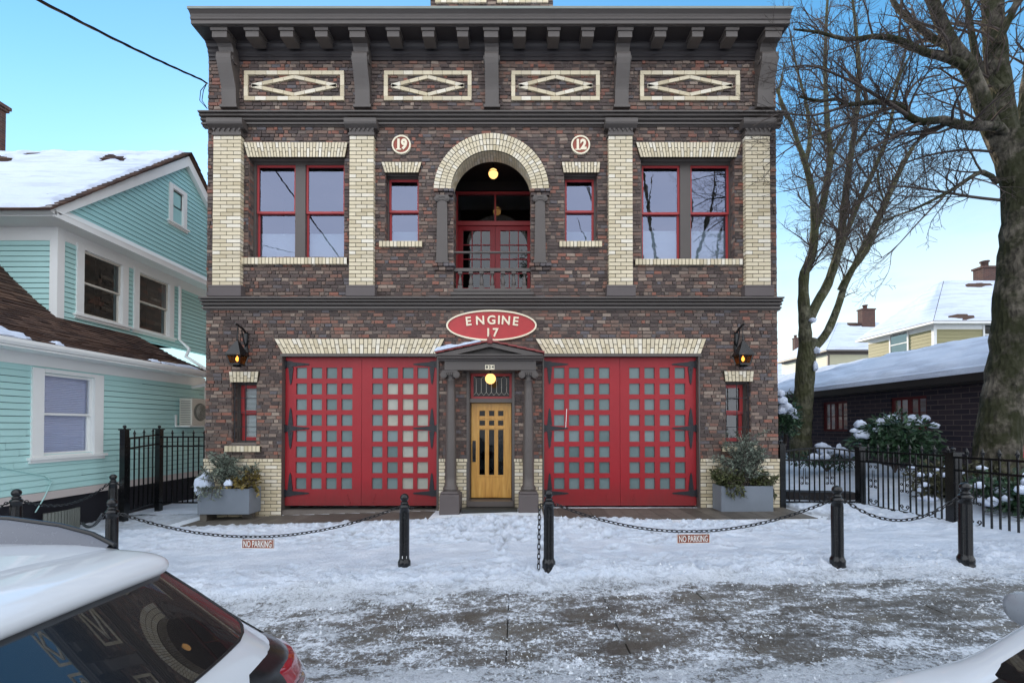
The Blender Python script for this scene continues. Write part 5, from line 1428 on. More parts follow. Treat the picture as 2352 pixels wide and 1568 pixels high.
for w in (gwin1, gwin2):
    f = MB(); sash_ = .07; x = GW+.06
    f.box(x, x+.06, w[0], w[1], w[3]-.08, w[3]); f.box(x, x+.06, w[0], w[1], w[2], w[2]+.08); f.box(x, x+.06, w[0], w[0]+.08, w[2]+.08, w[3]-.08); f.box(x, x+.06, w[1]-.08, w[1], w[2]+.08, w[3]-.08)
    ym = (w[0]+w[1])/2; f.box(x-.005, x+.05, ym-.05, ym+.05, w[2]+.08, w[3]-.08); zz = (w[2]+w[3])/2
    for a, b in ((w[0]+.08,ym-.05),(ym+.05,w[1]-.08)):
        f.box(x+.005, x+.04, a, b, zz-.012, zz+.012); c = (a+b)/2
        f.box(x+.006, x+.041, c-.012, c+.012, w[2]+.08, zz-.012); f.box(x+.006, x+.041, c-.012, c+.012, zz+.012, w[3]-.08)
    F = f.build('window_frame', M['dark_red'], GA)
    q = MB(); q.quad((x+.03,w[0]+.05,w[2]+.05),(x+.03,w[1]-.05,w[2]+.05),(x+.03,w[1]-.05,w[3]-.05),(x+.03,w[0]+.05,w[3]-.05)); q.build('pane', M['glass'], F)
    q = MB()
    for i in range(10): 
        y = ym+.06+(w[1]-ym-.12)*i/10; q.quad((x+.12+.02*(i%2),y,w[2]),(x+.12+.02*((i+1)%2),y+(w[1]-ym-.12)/10,w[2]),(x+.12+.02*((i+1)%2),y+(w[1]-ym-.12)/10,w[3]),(x+.12+.02*(i%2),y,w[3]))
    q.build('curtain', M['blind'], F)
    q = MB(); q.box(x+.9, x+.92, w[0]-.5, w[1]+.5, w[2]-.4, w[3]+.4); q.build('room_wall', M['black'], F)
    q = MB(); q.box(GW-.05, GW+.12, w[0]-.05, w[1]+.05, w[2]-.09, w[2]-.001); q.build('sill', M['dark_brick'], F)
d = MB(); x0 = at(2318,1000,gy0).x
d.box(x0, x0+2.6, gy0-.05, gy0-.002, -.1, 1.85)
for i in range(4): d.box(x0+.08, x0+2.52, gy0-.07, gy0-.051, .05+i*.45, .42+i*.45)
d.build('garage_door', M['red_door'], GA)

def house(name, label, x0, x1, y0, y1, zg, ze, zr, wallm, wins=(), chim=None, ov=.5, seed=0, hip=.5, trimm='white', bares=()):
    H = thing(name, label, 'house', (x0, y0, zg))
    w = MB(); P1 = lambda u, v, ww: (x0-ww, u, v); P2 = lambda u, v, ww: (u, y0-ww, v)
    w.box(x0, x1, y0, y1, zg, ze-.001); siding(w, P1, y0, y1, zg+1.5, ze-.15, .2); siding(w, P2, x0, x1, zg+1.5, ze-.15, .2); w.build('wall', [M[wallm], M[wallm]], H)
    t = MB(); t.box(x0-ov, x1+ov, y0-ov, y1+ov, ze-.02, ze+.10); t.box(x0-.06, x0+.1, y0-.06, y0+.1, zg, ze-.02); t.box(x0-.03, x1, y0-.03, y0, ze-.25, ze-.021); t.box(x0-.03, x0, y0, y1, ze-.25, ze-.021); t.build('eave', M[trimm], H)
    a = [(x0-ov,y0-ov,ze+.10),(x1+ov,y0-ov,ze+.10),(x1+ov,y1+ov,ze+.10),(x0-ov,y1+ov,ze+.10)]
    ym = (y0+y1)/2; hx = (y1-y0)*hip
    rdg = [(x0+hx,ym,zr),(max(x0+hx+.5,x1-hx),ym,zr)]
    r = MB(); r.add(a+rdg, [(0,1,5,4),(1,2,5),(2,3,4,5),(3,0,4),(3,2,1,0)]); r.build('roof', M['shingle'], H)
    s = MB()
    def tri(A, B, C, D, keep, n=16):
        A, B, C, D = map(Vector, (A,B,C,D)); nrm = (B-A).cross(D-A).normalized()
        if nrm.z < 0: nrm = -nrm
        snowpatch(s, lambda u, v, ww: tuple((A*(1-u)+B*u)*(1-v)+(D*(1-u)+C*u)*v + nrm*ww), 0, 1, 0, 1, .16, seed, keep, 1/n, .3)
    def kp(u, v): return 1-2.2*max([0]+[math.exp(-((u-bu)/bw)**2-((v-bv)/bh)**2) for bu, bv, bw, bh in bares])+.25*noise.noise((u*6,v*9,seed))
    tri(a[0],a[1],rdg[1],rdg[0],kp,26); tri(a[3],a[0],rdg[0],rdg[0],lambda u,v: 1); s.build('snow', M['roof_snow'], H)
    for face, p, q, z0, z1 in wins:
        f = MB(); g_ = MB()
        if face == 'x':
            f.box(x0-.06, x0-.02, p-.1, q+.1, z0-.1, z0); f.box(x0-.06, x0-.02, p-.1, q+.1, z1, z1+.1); f.box(x0-.06, x0-.02, p-.1, p, z0, z1); f.box(x0-.06, x0-.02, q, q+.1, z0, z1); f.box(x0-.055, x0-.03, p, q, (z0+z1)/2-.03, (z0+z1)/2+.03)
            g_.quad((x0-.035,p,z0),(x0-.035,q,z0),(x0-.035,q,z1),(x0-.035,p,z1))
        else:
            f.box(p-.1, q+.1, y0-.06, y0-.02, z0-.1, z0); f.box(p-.1, q+.1, y0-.06, y0-.02, z1, z1+.1); f.box(p-.1, p, y0-.06, y0-.02, z0, z1); f.box(q, q+.1, y0-.06, y0-.02, z0, z1); f.box(p, q, y0-.055, y0-.03, (z0+z1)/2-.03, (z0+z1)/2+.03)
            g_.quad((p,y0-.035,z0),(q,y0-.035,z0),(q,y0-.035,z1),(p,y0-.035,z1))
        F = f.build('window_frame', M[trimm], H); g_.build('pane', M['glass_lead'], F)
    if chim:
        cx0, cx1, cy, z0, z1 = chim; c = MB(); c.box(cx0+.25, cx1, cy, cy+.6, z0, z1); c.box(cx0+.19, cx1+.06, cy-.06, cy+.66, z1, z1+.12); c.lathe([(.18,0),(.18,.3),(.24,.32),(.24,.4)], ((cx0*.5+cx1*.5),cy+.3,z1+.12), 8); c.build('chimney', M['chimney_brick'], H)
    return H
o0 = at(2145,745,24.6)
zA = lambda py, Y: fz(py, Y)
xw = lambda px, py, X: atx(px, py, X)
ox = o0.x
pp = xw(2085,790,ox); qq = xw(2047,790,ox)
rpx = at(2185,650,27); cpx0, cpx1 = at(2237,620,27.3).x, at(2286,620,27.3).x
house('olive_house', 'olive clapboard house with white trim and a snowy hip roof beyond the garage', ox, ox+11, 24.6, 29.2, 0, fz(746,24.6), rpx.z+.1, 'olive',
      [('x', pp.y, qq.y, xw(2065,818,ox).z, xw(2065,762,ox).z), ('y', at(2260,770,24.6).x, at(2292,770,24.6).x, fz(790,24.6), fz(747,24.6))],
      (cpx0, cpx1, 27.0, rpx.z-.6, fz(615,27.0)), seed=3, hip=.62, bares=((.30,.86,.10,.09),(.14,.10,.09,.07),(.42,.9,.12,.07)))
o1 = at(1902,812,40); cz = at(1984,720,42); cz2 = at(2020,720,42)
house('cream_house', 'pale cream house with dark trim and a chimney behind the forked tree', o1.x, o1.x+11, 40, 47, 0, fz(808,40), fz(741,43.5), 'sage', [('y', o1.x+.3, o1.x+.9, 5.6, 7.2)], (cz.x, cz2.x, 42.5, fz(752,42.5), fz(711,42.5)), seed=9, trimm='trim', bares=((.35,.93,.16,.12),))
o2 = at(1800,846,62); c2 = at(1797,765,62)
house('grey_house', 'distant snow roofed house with a pinkish chimney at the brick corner', o2.x-9, o2.x+3.2, 62, 70, 0, fz(866,62), fz(806,66), 'sage', (), (at(1822,780,63).x, at(1838,780,63).x, 63, fz(815,63), fz(777,63)), seed=12, trimm='timber_dark')
o3 = at(1815,905,30)
SHED = thing('shed', 'small snow roofed shed between the brick corner and the forked tree', 'shed', (at(1800,905,27).x, 27, .3))
b = MB(); xa, xb = at(1768,905,27).x, at(1822,905,27).x; b.box(xa, xb, 27, 30, 0, fz(905,27)); b.build('wall', M['timber_dark'], SHED)
b = MB(); b.prism([(xa-.4,fz(905,27)),(xb+.4,fz(905,27)),(xb+.3,fz(885,27)),(xa,fz(872,27))], 'y', 26.6, 30.4); b.build('roof_snow', M['roof_snow'], SHED)
# ================================================================== BARE TREES
class Tree:
    def __init__(s, seed): s.tr = MB(); s.tw = MB(); s.r = random.Random(seed); s.n = 0; s.budget = 12000
    def limb(s, pts, r0, r1, thick=True, lump=.12, sides=None):
        """smooth a polyline of points and grow it as one limb; returns the fine path with radii"""
        P = [Vector(p) for p in pts]; out = []
        n = len(P)
        for i in range(n-1):
            p0, p1, p2, p3 = P[max(i-1,0)], P[i], P[i+1], P[min(i+2,n-1)]
            k = max(2, int((p2-p1).length/.22))
            for j in range(k):
                t = j/k; out.append(.5*((2*p1)+(p2-p0)*t+(2*p0-5*p1+4*p2-p3)*t*t+(3*p1-p0-3*p2+p3)*t**3))
        out.append(P[-1])
        m = len(out); rs = []
        for i, q in enumerate(out):
            f = i/(m-1); r = r0*(1-f)+r1*f
            rs.append(r*(1+lump*noise.noise(q*3.1)+lump*.6*noise.noise(q*7)))
        sd = sides or (18 if r0 > .3 else 10 if r0 > .08 else 6)
        (s.tr if thick else s.tw).tube(out, rs, sd)
        return out, rs
    def twig(s, p, d, L, r, lev):
        if s.n > s.budget or L < .10: return
        s.n += 1; R = s.r
        k = max(3, min(7, int(L/.16))); pts = [Vector(p)]; d = Vector(d).normalized(); rs = [r]
        for i in range(k):
            d = (d + Vector((R.gauss(0,.15),R.gauss(0,.15),R.gauss(.02,.13)))).normalized()
            pts.append(pts[-1]+d*L/k); rs.append(max(.0030, r*(1-.78*(i+1)/k)))
        s.tw.tube(pts, rs, 5 if r > .02 else 3, cap=False)
        if lev <= 0: return
        m = max(2, int(L/(.15 if lev > 1 else .11)))
        for i in range(m):
            f = .18+.82*(i+R.random())/m; j = min(int(f*k), k-1); q = pts[j].lerp(pts[j+1], f*k-j)
            t = (pts[j+1]-pts[j]).normalized(); side = t.cross(Vector((R.gauss(0,1),R.gauss(0,1),R.gauss(0,1)))).normalized()
            nd = (t*R.uniform(.55,1.0)+side*R.uniform(.5,.9)+Vector((0,0,.12))).normalized()
            s.twig(q, nd, L*R.uniform(.28,.55)*(1.15-f*.5), max(.003, r*.5*(1-f*.5)), lev-1)
    def clothe(s, path, rs, dens, L, lev=2, start=.1, up=.35, bias=None, rmul=.35):
        m = len(path); R = s.r
        tot = sum((path[i+1]-path[i]).length for i in range(m-1))
        for k in range(int(tot*dens)):
            f = start+(1-start)*R.random(); i = min(int(f*(m-1)), m-2)
            t = (path[i+1]-path[i]).normalized(); side = t.cross(Vector((R.gauss(0,1),R.gauss(0,1),R.gauss(0,1)))).normalized()
            d = t*R.uniform(.3,.9)+side*R.uniform(.6,1)+Vector((0,0,up))
            if bias: d = d+Vector(bias)*R.uniform(.2,1)
            s.twig(path[i], d, L*R.uniform(.45,1.25)*(1.1-.5*f), min(rs[i]*rmul+.004, .03), lev)
    def done(s, name, label, cat, base, bark, group=None):
        T_ = thing(name, label, cat, base, group)
        s.tr.build('trunk', M[bark], T_); s.tw.build('crown', M['twig'], T_)
        return T_
def Z4(zx, zy, Y): return at(1715+.3906*zx, .3906*zy, Y)
def Z5(zx, zy, Y): return at(1739.5+.4687*zx, 581.9+.4687*zy, Y)

# --- forked tree in the side yard
Y = 15.5
t = Tree(11); t.budget = 13000
tk, rs = t.limb([Z5(212,1050,Y),Z5(212,930,Y),Z5(222,760,Y),Z5(232,620,Y),Z5(240,500,Y),Z5(250,420,Y)], .345, .29)
forks = [  # (points, r0, r1)
 ([Z5(238,520,Y),Z5(232,330,Y),Z5(226,200,Y),Z5(232,90,Y),Z4(385,1500,Y),Z4(400,1300,Y-.1),Z4(388,1150,Y-.2),Z4(345,960,Y-.3),Z4(305,850,Y-.4),Z4(265,730,Y-.4),Z4(215,620,Y-.5),Z4(175,520,Y-.6)], .28, .05),
 ([Z5(250,330,Y),Z5(300,230,Y+.2),Z5(345,150,Y+.3),Z5(395,0,Y+.3),Z4(530,1500,Y+.4),Z4(560,1330,Y+.5),Z4(600,1000,Y+.5),Z4(640,720,Y+.6),Z4(660,420,Y+.7),Z4(640,150,Y+.7),Z4(615,-60,Y+.7)], .22, .05),
 ([Z5(245,480,Y),Z5(290,450,Y+.3),Z5(345,380,Y+.4),Z5(395,260,Y+.6),Z5(430,150,Y+.7),Z5(480,50,Y+.7),Z4(660,1500,Y+.8),Z4(760,1300,Y+.8),Z4(850,1100,Y+.9),Z4(920,950,Y+.9),Z4(990,850,Y+1),Z4(1080,760,Y+1)], .20, .04),
 ([Z5(350,150,Y+.3),Z4(545,1480,Y),Z4(650,1210,Y),Z4(740,1020,Y-.1),Z4(810,850,Y-.2),Z4(855,680,Y-.3),Z4(890,480,Y-.3),Z4(960,330,Y-.4)], .15, .04),
 ([Z5(405,180,Y+.6),Z5(450,100,Y+.3),Z4(700,1480,Y+.1),Z4(790,1270,Y-.2),Z4(850,1130,Y-.3),Z4(930,960,Y-.4),Z4(1010,820,Y-.5),Z4(1100,690,Y-.6)], .13, .03),
 ([Z4(398,1350,Y),Z4(440,1230,Y+.2),Z4(475,1050,Y+.3),Z4(492,920,Y+.3),Z4(472,700,Y+.4),Z4(462,400,Y+.5),Z4(470,100,Y+.5),Z4(480,-60,Y+.5)], .17, .05),
 ([Z4(492,930,Y+.3),Z4(560,810,Y+.2),Z4(620,690,Y+.1),Z4(690,600,Y)], .07, .025),
 ([Z4(345,950,Y-.3),Z4(372,820,Y),Z4(352,620,Y+.2),Z4(300,420,Y+.3),Z4(255,200,Y+.4)], .10, .03),
 ([Z4(240,700,Y-.4),Z4(190,560,Y-.5),Z4(230,350,Y-.4)], .07, .02),
 ([Z4(470,850,Y+.3),Z4(420,750,Y+.1),Z4(360,640,Y)], .06, .02),
 ([Z4(640,850,Y+.6),Z4(730,730,Y+.4),Z4(830,580,Y+.3),Z4(900,420,Y+.2),Z4(950,250,Y)], .08, .03),
 ([Z4(770,1000,Y),Z4(780,1100,Y-.3),Z4(820,1210,Y-.5)], .05, .03),
]
for pts, a, b in forks:
    p, r = t.limb(pts, a*.78, b*.75)
    t.clothe(p, r, 3.4, 2.0, 2, .22, .5)
FT = t.done('forked_tree', 'bare forked tree with grey green stems behind the iron gate', 'tree', Z5(212,1050,Y), 'bark2')

for i, (q, r_, h_) in enumerate(((Z5(272,330,15.2),.13,.10),(Z5(292,480,15.2),.10,.14),(Z5(285,560,15.15),.09,.22))):
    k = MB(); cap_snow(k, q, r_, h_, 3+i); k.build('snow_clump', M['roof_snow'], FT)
# --- great maple by the garage
Y = 9.35
t = Tree(23); t.budget = 17000
def D(px, py, Y=Y): return at(px, py, Y)
root = D(2286,1180); 
tk, rs = t.limb([D(2288,1165),D(2288,1110),D(2289,1050),D(2297,970),D(2311,880),D(2323,780),D(2330,680),D(2339,560),D(2343,460),D(2336,380),D(2322,310)], .385, .27, sides=26, lump=.11)
for k in range(5):    # root flare
    a = 2*pi*k/5+.3; b = D(2288,1165); t.limb([b+Vector((.62*cos(a),.62*sin(a),-.25)), b+Vector((.40*cos(a),.40*sin(a),.05)), D(2289,1050)+Vector((.25*cos(a),.25*sin(a),0))], .10, .14)
big = [
 ([D(2326,420),D(2296,340),D(2272,285),D(2245,205,Y-.1),D(2222,150,Y-.2),D(2190,110,Y-.25),D(2168,66,Y-.3),D(2143,5,Y-.4),D(2120,-60,Y-.5)], .22, .11),
 ([D(2336,420),D(2312,320),D(2300,240,Y+.1),D(2290,150,Y+.2),D(2282,60,Y+.25),D(2278,-60,Y+.3)], .27, .20),
 ([D(2344,430),D(2352,320,Y+.2),D(2368,200,Y+.3),D(2385,50,Y+.4),D(2400,-60,Y+.4)], .22, .17),
 ([D(2316,330),D(2293,292,Y-.2),D(2254,290,Y-.4),D(2203,287,Y-.5),D(2164,275,Y-.6),D(2117,280,Y-.65),D(2086,266,Y-.7),D(2066,243,Y-.7),D(2012,234,Y-.8),D(1949,241,Y-.9),D(1926,228,Y-.9),D(1880,232,Y-1),D(1835,222,Y-1)], .12, .022),
 ([D(2225,160,Y-.2),D(2184,137,Y-.3),D(2125,121,Y-.3),D(2066,92,Y-.4),D(2005,84,Y-.4),D(1949,92,Y-.5),D(1883,75,Y-.5),D(1824,68,Y-.6)], .10, .02),
 ([D(2186,108,Y-.2),D(2145,90,Y),D(2086,43,Y+.1),D(2055,10,Y+.2),D(2035,-40,Y+.2)], .09, .05),
 ([D(2300,210,Y),D(2250,150,Y+.3),D(2232,80,Y+.4),D(2215,-40,Y+.5)], .10, .05),
 ([D(2290,100,Y),D(2320,40,Y-.2),D(2352,-30,Y-.3)], .10, .06),
 ([D(2072,246,Y-.7),D(2085,215,Y-.7),D(2110,185,Y-.7),D(2160,172,Y-.7)], .045, .015),
 ([D(1990,235,Y-.8),D(1985,205,Y-.8),D(1950,170,Y-.8),D(1915,140,Y-.8)], .04, .012),
 ([D(2290,420,Y-.1),D(2255,395,Y-.3),D(2180,440,Y-.6),D(2090,485,Y-.8),D(2030,508,Y-.9),D(1985,560,Y-1)], .06, .014),
 ([D(2300,460,Y+.1),D(2230,452,Y),D(2130,435,Y-.2),D(2040,430,Y-.4),D(1960,470,Y-.5),D(1890,500,Y-.6)], .04, .010),
 ([D(2296,350,Y),D(2210,345,Y+.1),D(2120,360,Y),D(2040,390,Y-.2),D(1950,400,Y-.3)], .035, .008),
 ([D(2060,243,Y-.7),D(1985,268,Y-.9),D(1900,300,Y-1),D(1830,330,Y-1.1),D(1760,380,Y-1.2)], .045, .008),
 ([D(1949,241,Y-.9),D(1870,265,Y-1),D(1790,262,Y-1.1),D(1730,290,Y-1.2)], .035, .007),
 ([D(2117,280,Y-.65),D(2040,320,Y-.8),D(1950,370,Y-.9),D(1870,420,Y-1),D(1800,440,Y-1.1)], .04, .008),
 ([D(2180,437,Y-.6),D(2110,510,Y-.8),D(2050,575,Y-.9),D(2010,600,Y-1)], .03, .006),
 ([D(2086,266,Y-.7),D(2030,230,Y-1),D(1940,180,Y-1.2),D(1850,150,Y-1.3),D(1760,170,Y-1.3)], .04, .008),
]
for k, (pts, a, b) in enumerate(big):
    p, r = t.limb(pts, a*.86, b*.86, thick=a > .05)
    t.clothe(p, r, 4.6 if a < .13 else 2.8, 1.5, 2, .10 if a < .13 else .45, .22, bias=(-.55,-.1,.05) if a < .2 else (-.2,0,.2))
t.done('maple_tree', 'large bare maple with thick mossy trunk and spreading limbs beside the garage', 'tree', root, 'bark')

# --- street trees across the road (seen mirrored in the windows)
def street_tree(name, label, base, h, seed, n=9, budget=2600):
    t = Tree(seed); t.budget = budget; R = t.r; b = Vector(base)
    p, r = t.limb([b, b+Vector((.05,.02,h*.18)), b+Vector((-.1,.1,h*.34))], .34, .26)
    for k in range(n):
        a = 2*pi*k/n+R.uniform(-.3,.3); e = R.uniform(.35,1.0)*h*.40; z = h*R.uniform(.5,1.0)
        top = b+Vector((e*cos(a), e*sin(a), z)); q0 = p[-1]+Vector((0,0,-R.uniform(0,h*.06)))
        mid = q0.lerp(top,.45)+Vector((cos(a)*.5,sin(a)*.5,-.3)); mid2 = q0.lerp(top,.75)+Vector((R.gauss(0,.4),R.gauss(0,.4),0))
        pp, rr = t.limb([q0,mid,mid2,top], .15, .02, thick=True); t.clothe(pp, rr, 2.2, 2.4, 2, .2, .3)
    return t.done(name, label, 'tree', base, 'bark')
street_tree('street_tree', 'bare street tree across the road mirrored in the paired upper window by the maple', (9.4,-5.5,-.34), 19, 4, 15, 4600)
ev = thing('evergreen_tree', 'dark evergreen across the road mirrored in the balcony doors', 'tree', (.9,-9.5,-.34))
mb = MB(); mb.tube([(.9,-9.5,-.34),(.9,-9.5,6),(.9,-9.5,15)], [.35,.28,.05], 10); mb.build('trunk', M['bark'], ev)
mb = MB(); rr = random.Random(2)
for i in range(46):
    z = 3.5+rr.random()**.8*12.5; w = (17-z)*.17+.25; a = rr.uniform(0,6.3); e = w*rr.uniform(.3,1)
    leafmass(mb, (.9+e*cos(a)+.8,-9.5+e*sin(a),z), (.85,.85,.55), 90, .34, rr, 0, .1, .35)
mb.build('crown', M['leaf'], ev)
# ================================================================== BOLLARDS, CHAINS AND SIGNS
def bollard_proto(loc, label):
    B = thing('bollard', label, 'bollard', loc, 'black iron chain bollards on the pavement')
    s = MB(); s.lathe([(.086,-.08),(.086,.03),(.080,.045),(.083,.06),(.083,.10),(.075,.115),(.069,.13),(.065,.15),(.064,.74),(.060,.80),(.068,.805),(.071,.815),(.071,.83),(.060,.845),(.045,.855)], sides=20); s.build('post', M['iron'], B, (0,0,0))
    c = MB(); c.lathe([(.045,.856),(.050,.865),(.048,.88),(.034,.892)]+[(.056*cos(a),.94+.056*sin(a)) for a in [radians(-58+14*i) for i in range(11)]]+[(.006,.996)], sides=20); c.build('ball_finial', M['iron'], B, (0,0,0))
    for k in (-1, 1):
        e = MB(); e.tube([(k*(.095+.020*cos(t)), .020*0, .80+.020*sin(t)) for t in [2*pi*i/12 for i in range(12)]], .006, 6, closed=True); e.bar((k*.055,0,.80),(k*.078,0,.80),.012); e.build('eye', M['iron'], B, (0,0,0))
    return B
def base(px, pyb, pyt, h=1.0):    # distance from the height the post has in the picture
    Y = FPX*h/(pyb-pyt)*1.0; p = at(px, pyb, Y); return p
BL = []
b0 = base(928.5, 1306, 1133); B0 = bollard_proto(tuple(b0), 'black ball topped bollard carrying a small white sticker near its foot'); BL.append(B0)
st = MB(); st.add([(-.012+.0,-.0668,.155),(.045,-.049,.15),(.045,-.049,.185),(-.012,-.0668,.19)], [(0,1,2,3)]); st.build('sticker', M['white'], B0, (0,0,0))
def more(loc, label, rz=0):
    o = BL[0].copy(); COL.objects.link(o); o.location = loc; o['label'] = label; o.rotation_euler = (0,0,rz)
    for ch in BL[0].children:
        if ch.name.startswith('sticker'): continue
        c = ch.copy(); COL.objects.link(c); c.parent = o
    BL.append(o); return o
locs = {'b': tuple(base(1260.5,1307,1123.5)), 'c': tuple(base(1924,1303,1114.5)), 'd': tuple(base(2218.5,1300,1107.5))}
pa = at(258,1144,5.65); locs['a'] = (pa.x, pa.y, pa.z-.998)
pe = at(260,1088,8.1); locs['e'] = (pe.x, pe.y, pe.z-.998)
pf = at(38,1122,6.3); locs['f'] = (pf.x, pf.y, pf.z-.998)
more(locs['b'], 'black ball topped bollard with a loose chain hanging down its side'); more(locs['c'], 'black bollard standing in snow between the metal planter and the iron fence')
more(locs['d'], 'black bollard closest to the iron fence and mossy maple'); more(locs['a'], 'black bollard just beyond the roof of the white car', -.1); more(locs['e'], 'black bollard by the iron gate posts of the mint house', .9); more(locs['f'], 'black bollard nearest the basement wall of the mint house, behind the white car', .9)
locs['z'] = tuple(b0)
def eye(k, s): 
    p = Vector(locs[k]); return p+Vector((s*.115,0,.80))
def chain(label, a, b, sag, name='chain'):
    a, b = Vector(a), Vector(b); T_ = thing(name, label, 'chain', tuple((a+b)/2-Vector((0,0,sag))), 'iron chains strung between bollards')
    N_ = 60; pts = [a.lerp(b, i/N_)-Vector((0,0,sag*4*(i/N_)*(1-i/N_))) for i in range(N_+1)]
    Ls = [0]
    for i in range(N_): Ls.append(Ls[-1]+(pts[i+1]-pts[i]).length)
    pitch = .060; n = max(2, int(Ls[-1]/pitch)); mb = MB(); j = 0
    def P(s):
        i = 0
        while i < N_-1 and Ls[i+1] < s: i += 1
        f = (s-Ls[i])/max(1e-6, Ls[i+1]-Ls[i]); return pts[i].lerp(pts[i+1], f), (pts[i+1]-pts[i]).normalized()
    for k in range(n):
        p, t = P((k+.5)*Ls[-1]/n)
        u = t.cross(Vector((0,0,1))) if abs(t.z) < .95 else Vector((1,0,0)); u.normalize(); v = u.cross(t)
        s = (u*.55+v*.83) if k % 2 else (u*.83-v*.55)
        hl, hw = .039, .018; ring = []
        for q in range(12):
            c_, s_ = cos(2*pi*q/12), sin(2*pi*q/12)
            ring.append(p + t*(hl*(abs(c_)**.7)*(1 if c_ > 0 else -1)) + s*(hw*(abs(s_)**.8)*(1 if s_ > 0 else -1)))
        mb.tube(ring, .0062, 5, closed=True)
    mb.build('links', M['iron'], T_); return pts
cpts1 = chain('iron chain hanging in front of the red doors nearest the mint house', eye('a',1), eye('z',-1), .335)
cpts2 = chain('iron chain sagging in front of the red doors nearest the garage', eye('b',1), eye('c',-1), .345)
chain('iron chain between the two bollards by the iron fence', eye('c',1), eye('d',-1), .24)
chain('loose iron chain end hanging straight down beside a bollard', eye('b',-1), eye('b',-1)+Vector((-.012,-.0,-.79)), 0)
chain('iron chain along the basement wall of the mint house', Vector(locs['f'])+Vector((.06,.06,.8)), Vector(locs['e'])+Vector((-.06,-.06,.8)), .18)
pz_ = at(188,1199,7.4)
chain('iron chain running from the bollard behind the white car towards the mint house', eye('a',-1), pz_, .12)
gpost = atx(283,1098,-8.35)
chain('short iron chain tying the bollard to the gate post', Vector(locs['e'])+Vector((.07,.05,.8)), (gpost.x, gpost.y, gpost.z), .05)
chain('iron chain end leaving the frame beside the basement wall', Vector(locs['f'])+Vector((-.06,-.06,.8)), Vector(locs['f'])+Vector((-.5,-1.6,.78)), .2)
def no_parking(label, px, py, pts, w_px, rot, seed):
    # hangs from the chain on two short wires
    X = min(pts, key=lambda p: abs(at(px,py,p.y).x-p.x)); Y = X.y
    c = at(px, py, Y); s = Y/FPX; W = w_px*s/2; H = 21*s/2
    S = thing('no_parking_sign', label, 'sign', tuple(c-Vector((0,0,H))), 'rusty hanging signs')
    R_ = Matrix.Translation(c) @ Matrix.Rotation(rot,4,'Y'); Lc = lambda x, y, z: R_ @ Vector((x,y,z))
    p = MB(); n = 10
    for a in range(n):
        x0, x1 = -W+2*W*a/n, -W+2*W*(a+1)/n; bend = lambda x: .006*sin(x*30+seed)
        p.add([Lc(x0,bend(x0),-H),Lc(x1,bend(x1),-H),Lc(x1,bend(x1),H),Lc(x0,bend(x0),H),Lc(x0,bend(x0)+.003,-H),Lc(x1,bend(x1)+.003,-H),Lc(x1,bend(x1)+.003,H),Lc(x0,bend(x0)+.003,H)], [(0,1,2,3),(5,4,7,6),(3,2,6,7),(4,5,1,0)])
    p.build('plate', M['no_park'], S)
    b = MB()
    for (u0,v0,u1,v1) in ((-W,-H,W,-H+.006),(-W,H-.006,W,H),(-W,-H+.006,-W+.006,H-.006),(W-.006,-H+.006,W,H-.006)):
        b.add([Lc(u0,-.010,v0),Lc(u1,-.010,v0),Lc(u1,-.010,v1),Lc(u0,-.010,v1)], [(0,1,2,3)])
    me = text_mesh('NO PARKING', .125, .001, .0012)
    xs = [v.co.x for v in me.vertices]; k = (2*W-.05)/(max(xs)-min(xs)); ys = [v.co.y for v in me.vertices]; ky = (2*H-.035)/(max(ys)-min(ys)); x0 = (max(xs)+min(xs))/2; y0 = (max(ys)+min(ys))/2
    b.add([Lc((v.co.x-x0)*k, -.011-v.co.z, (v.co.y-y0)*ky) for v in me.vertices], [tuple(q.vertices) for q in me.polygons]); bpy.data.meshes.remove(me)
    b.build('lettering', M['worn_white'], S)
    h = MB()
    for e in (-1, 1):
        a = Lc(e*W*.9,0,H*.8); q = min(pts, key=lambda p: abs(p.x-a.x)); h.tube([a,(a.x,q.y,q.z-.005)], .003, 4)
    h.build('hanger', M['iron'], S)
no_parking('rusty hanging plate with flaking words NO PARKING on the chain nearer the mint house', 592.5, 1248, cpts1, 73, .01, 1)
no_parking('rusty hanging plate reading NO PARKING in clean white on the chain nearest the iron fence', 1592, 1236, cpts2, 75, -.02, 4)

# ================================================================== PLANTERS
def planter(label, x0, x1, y0, y1, z0, z1, blocks):
    P = thing('planter', label, 'planter', ((x0+x1)/2,y0,z0)); t = .03; b = MB()
    b.box(x0,x1,y0,y0+t,z0,z1); b.box(x0,x1,y1-t,y1,z0,z1); b.box(x0,x0+t,y0+t,y1-t,z0,z1); b.box(x1-t,x1,y0+t,y1-t,z0,z1); b.box(x0+t,x1-t,y0+t,y1-t,z0,z0+.02)
    b.build('box', M['granite'], P, bevel=.006)
    s = MB(); s.box(x0+t,x1-t,y0+t,y1-t,z0+.1,z1-.05); s.build('soil', M['earth'], P)
    if blocks:
        k = MB(); k.box(x0+.03,x0+.17,y0+.03,y0+.35,z0-.22,z0-.001); k.build('block', M['paver'], P)
        k = MB(); k.box(x1-.3,x1-.1,y0+.25,y1-.03,z0-.12,z0-.001); k.build('block', M['paver'], P)
    return P
yf = 9.1
Lx0, Lx1, Lz0, Lz1 = at(453.5,1150,yf).x, at(572,1150,yf).x, fz(1181,yf), fz(1122,yf)
Rx0, Rx1, Rz0, Rz1 = at(1657,1150,yf).x, at(1776.5,1150,yf).x, fz(1178,yf), fz(1116,yf)
planter('dark grey metal planter on stone blocks near the gated passage', Lx0, Lx1, yf, 9.52, Lz0, Lz1, True)
planter('blue grey metal planter standing on pavers by the garage side of the station', Rx0, Rx1, yf, 9.52, Rz0, Rz1, False)
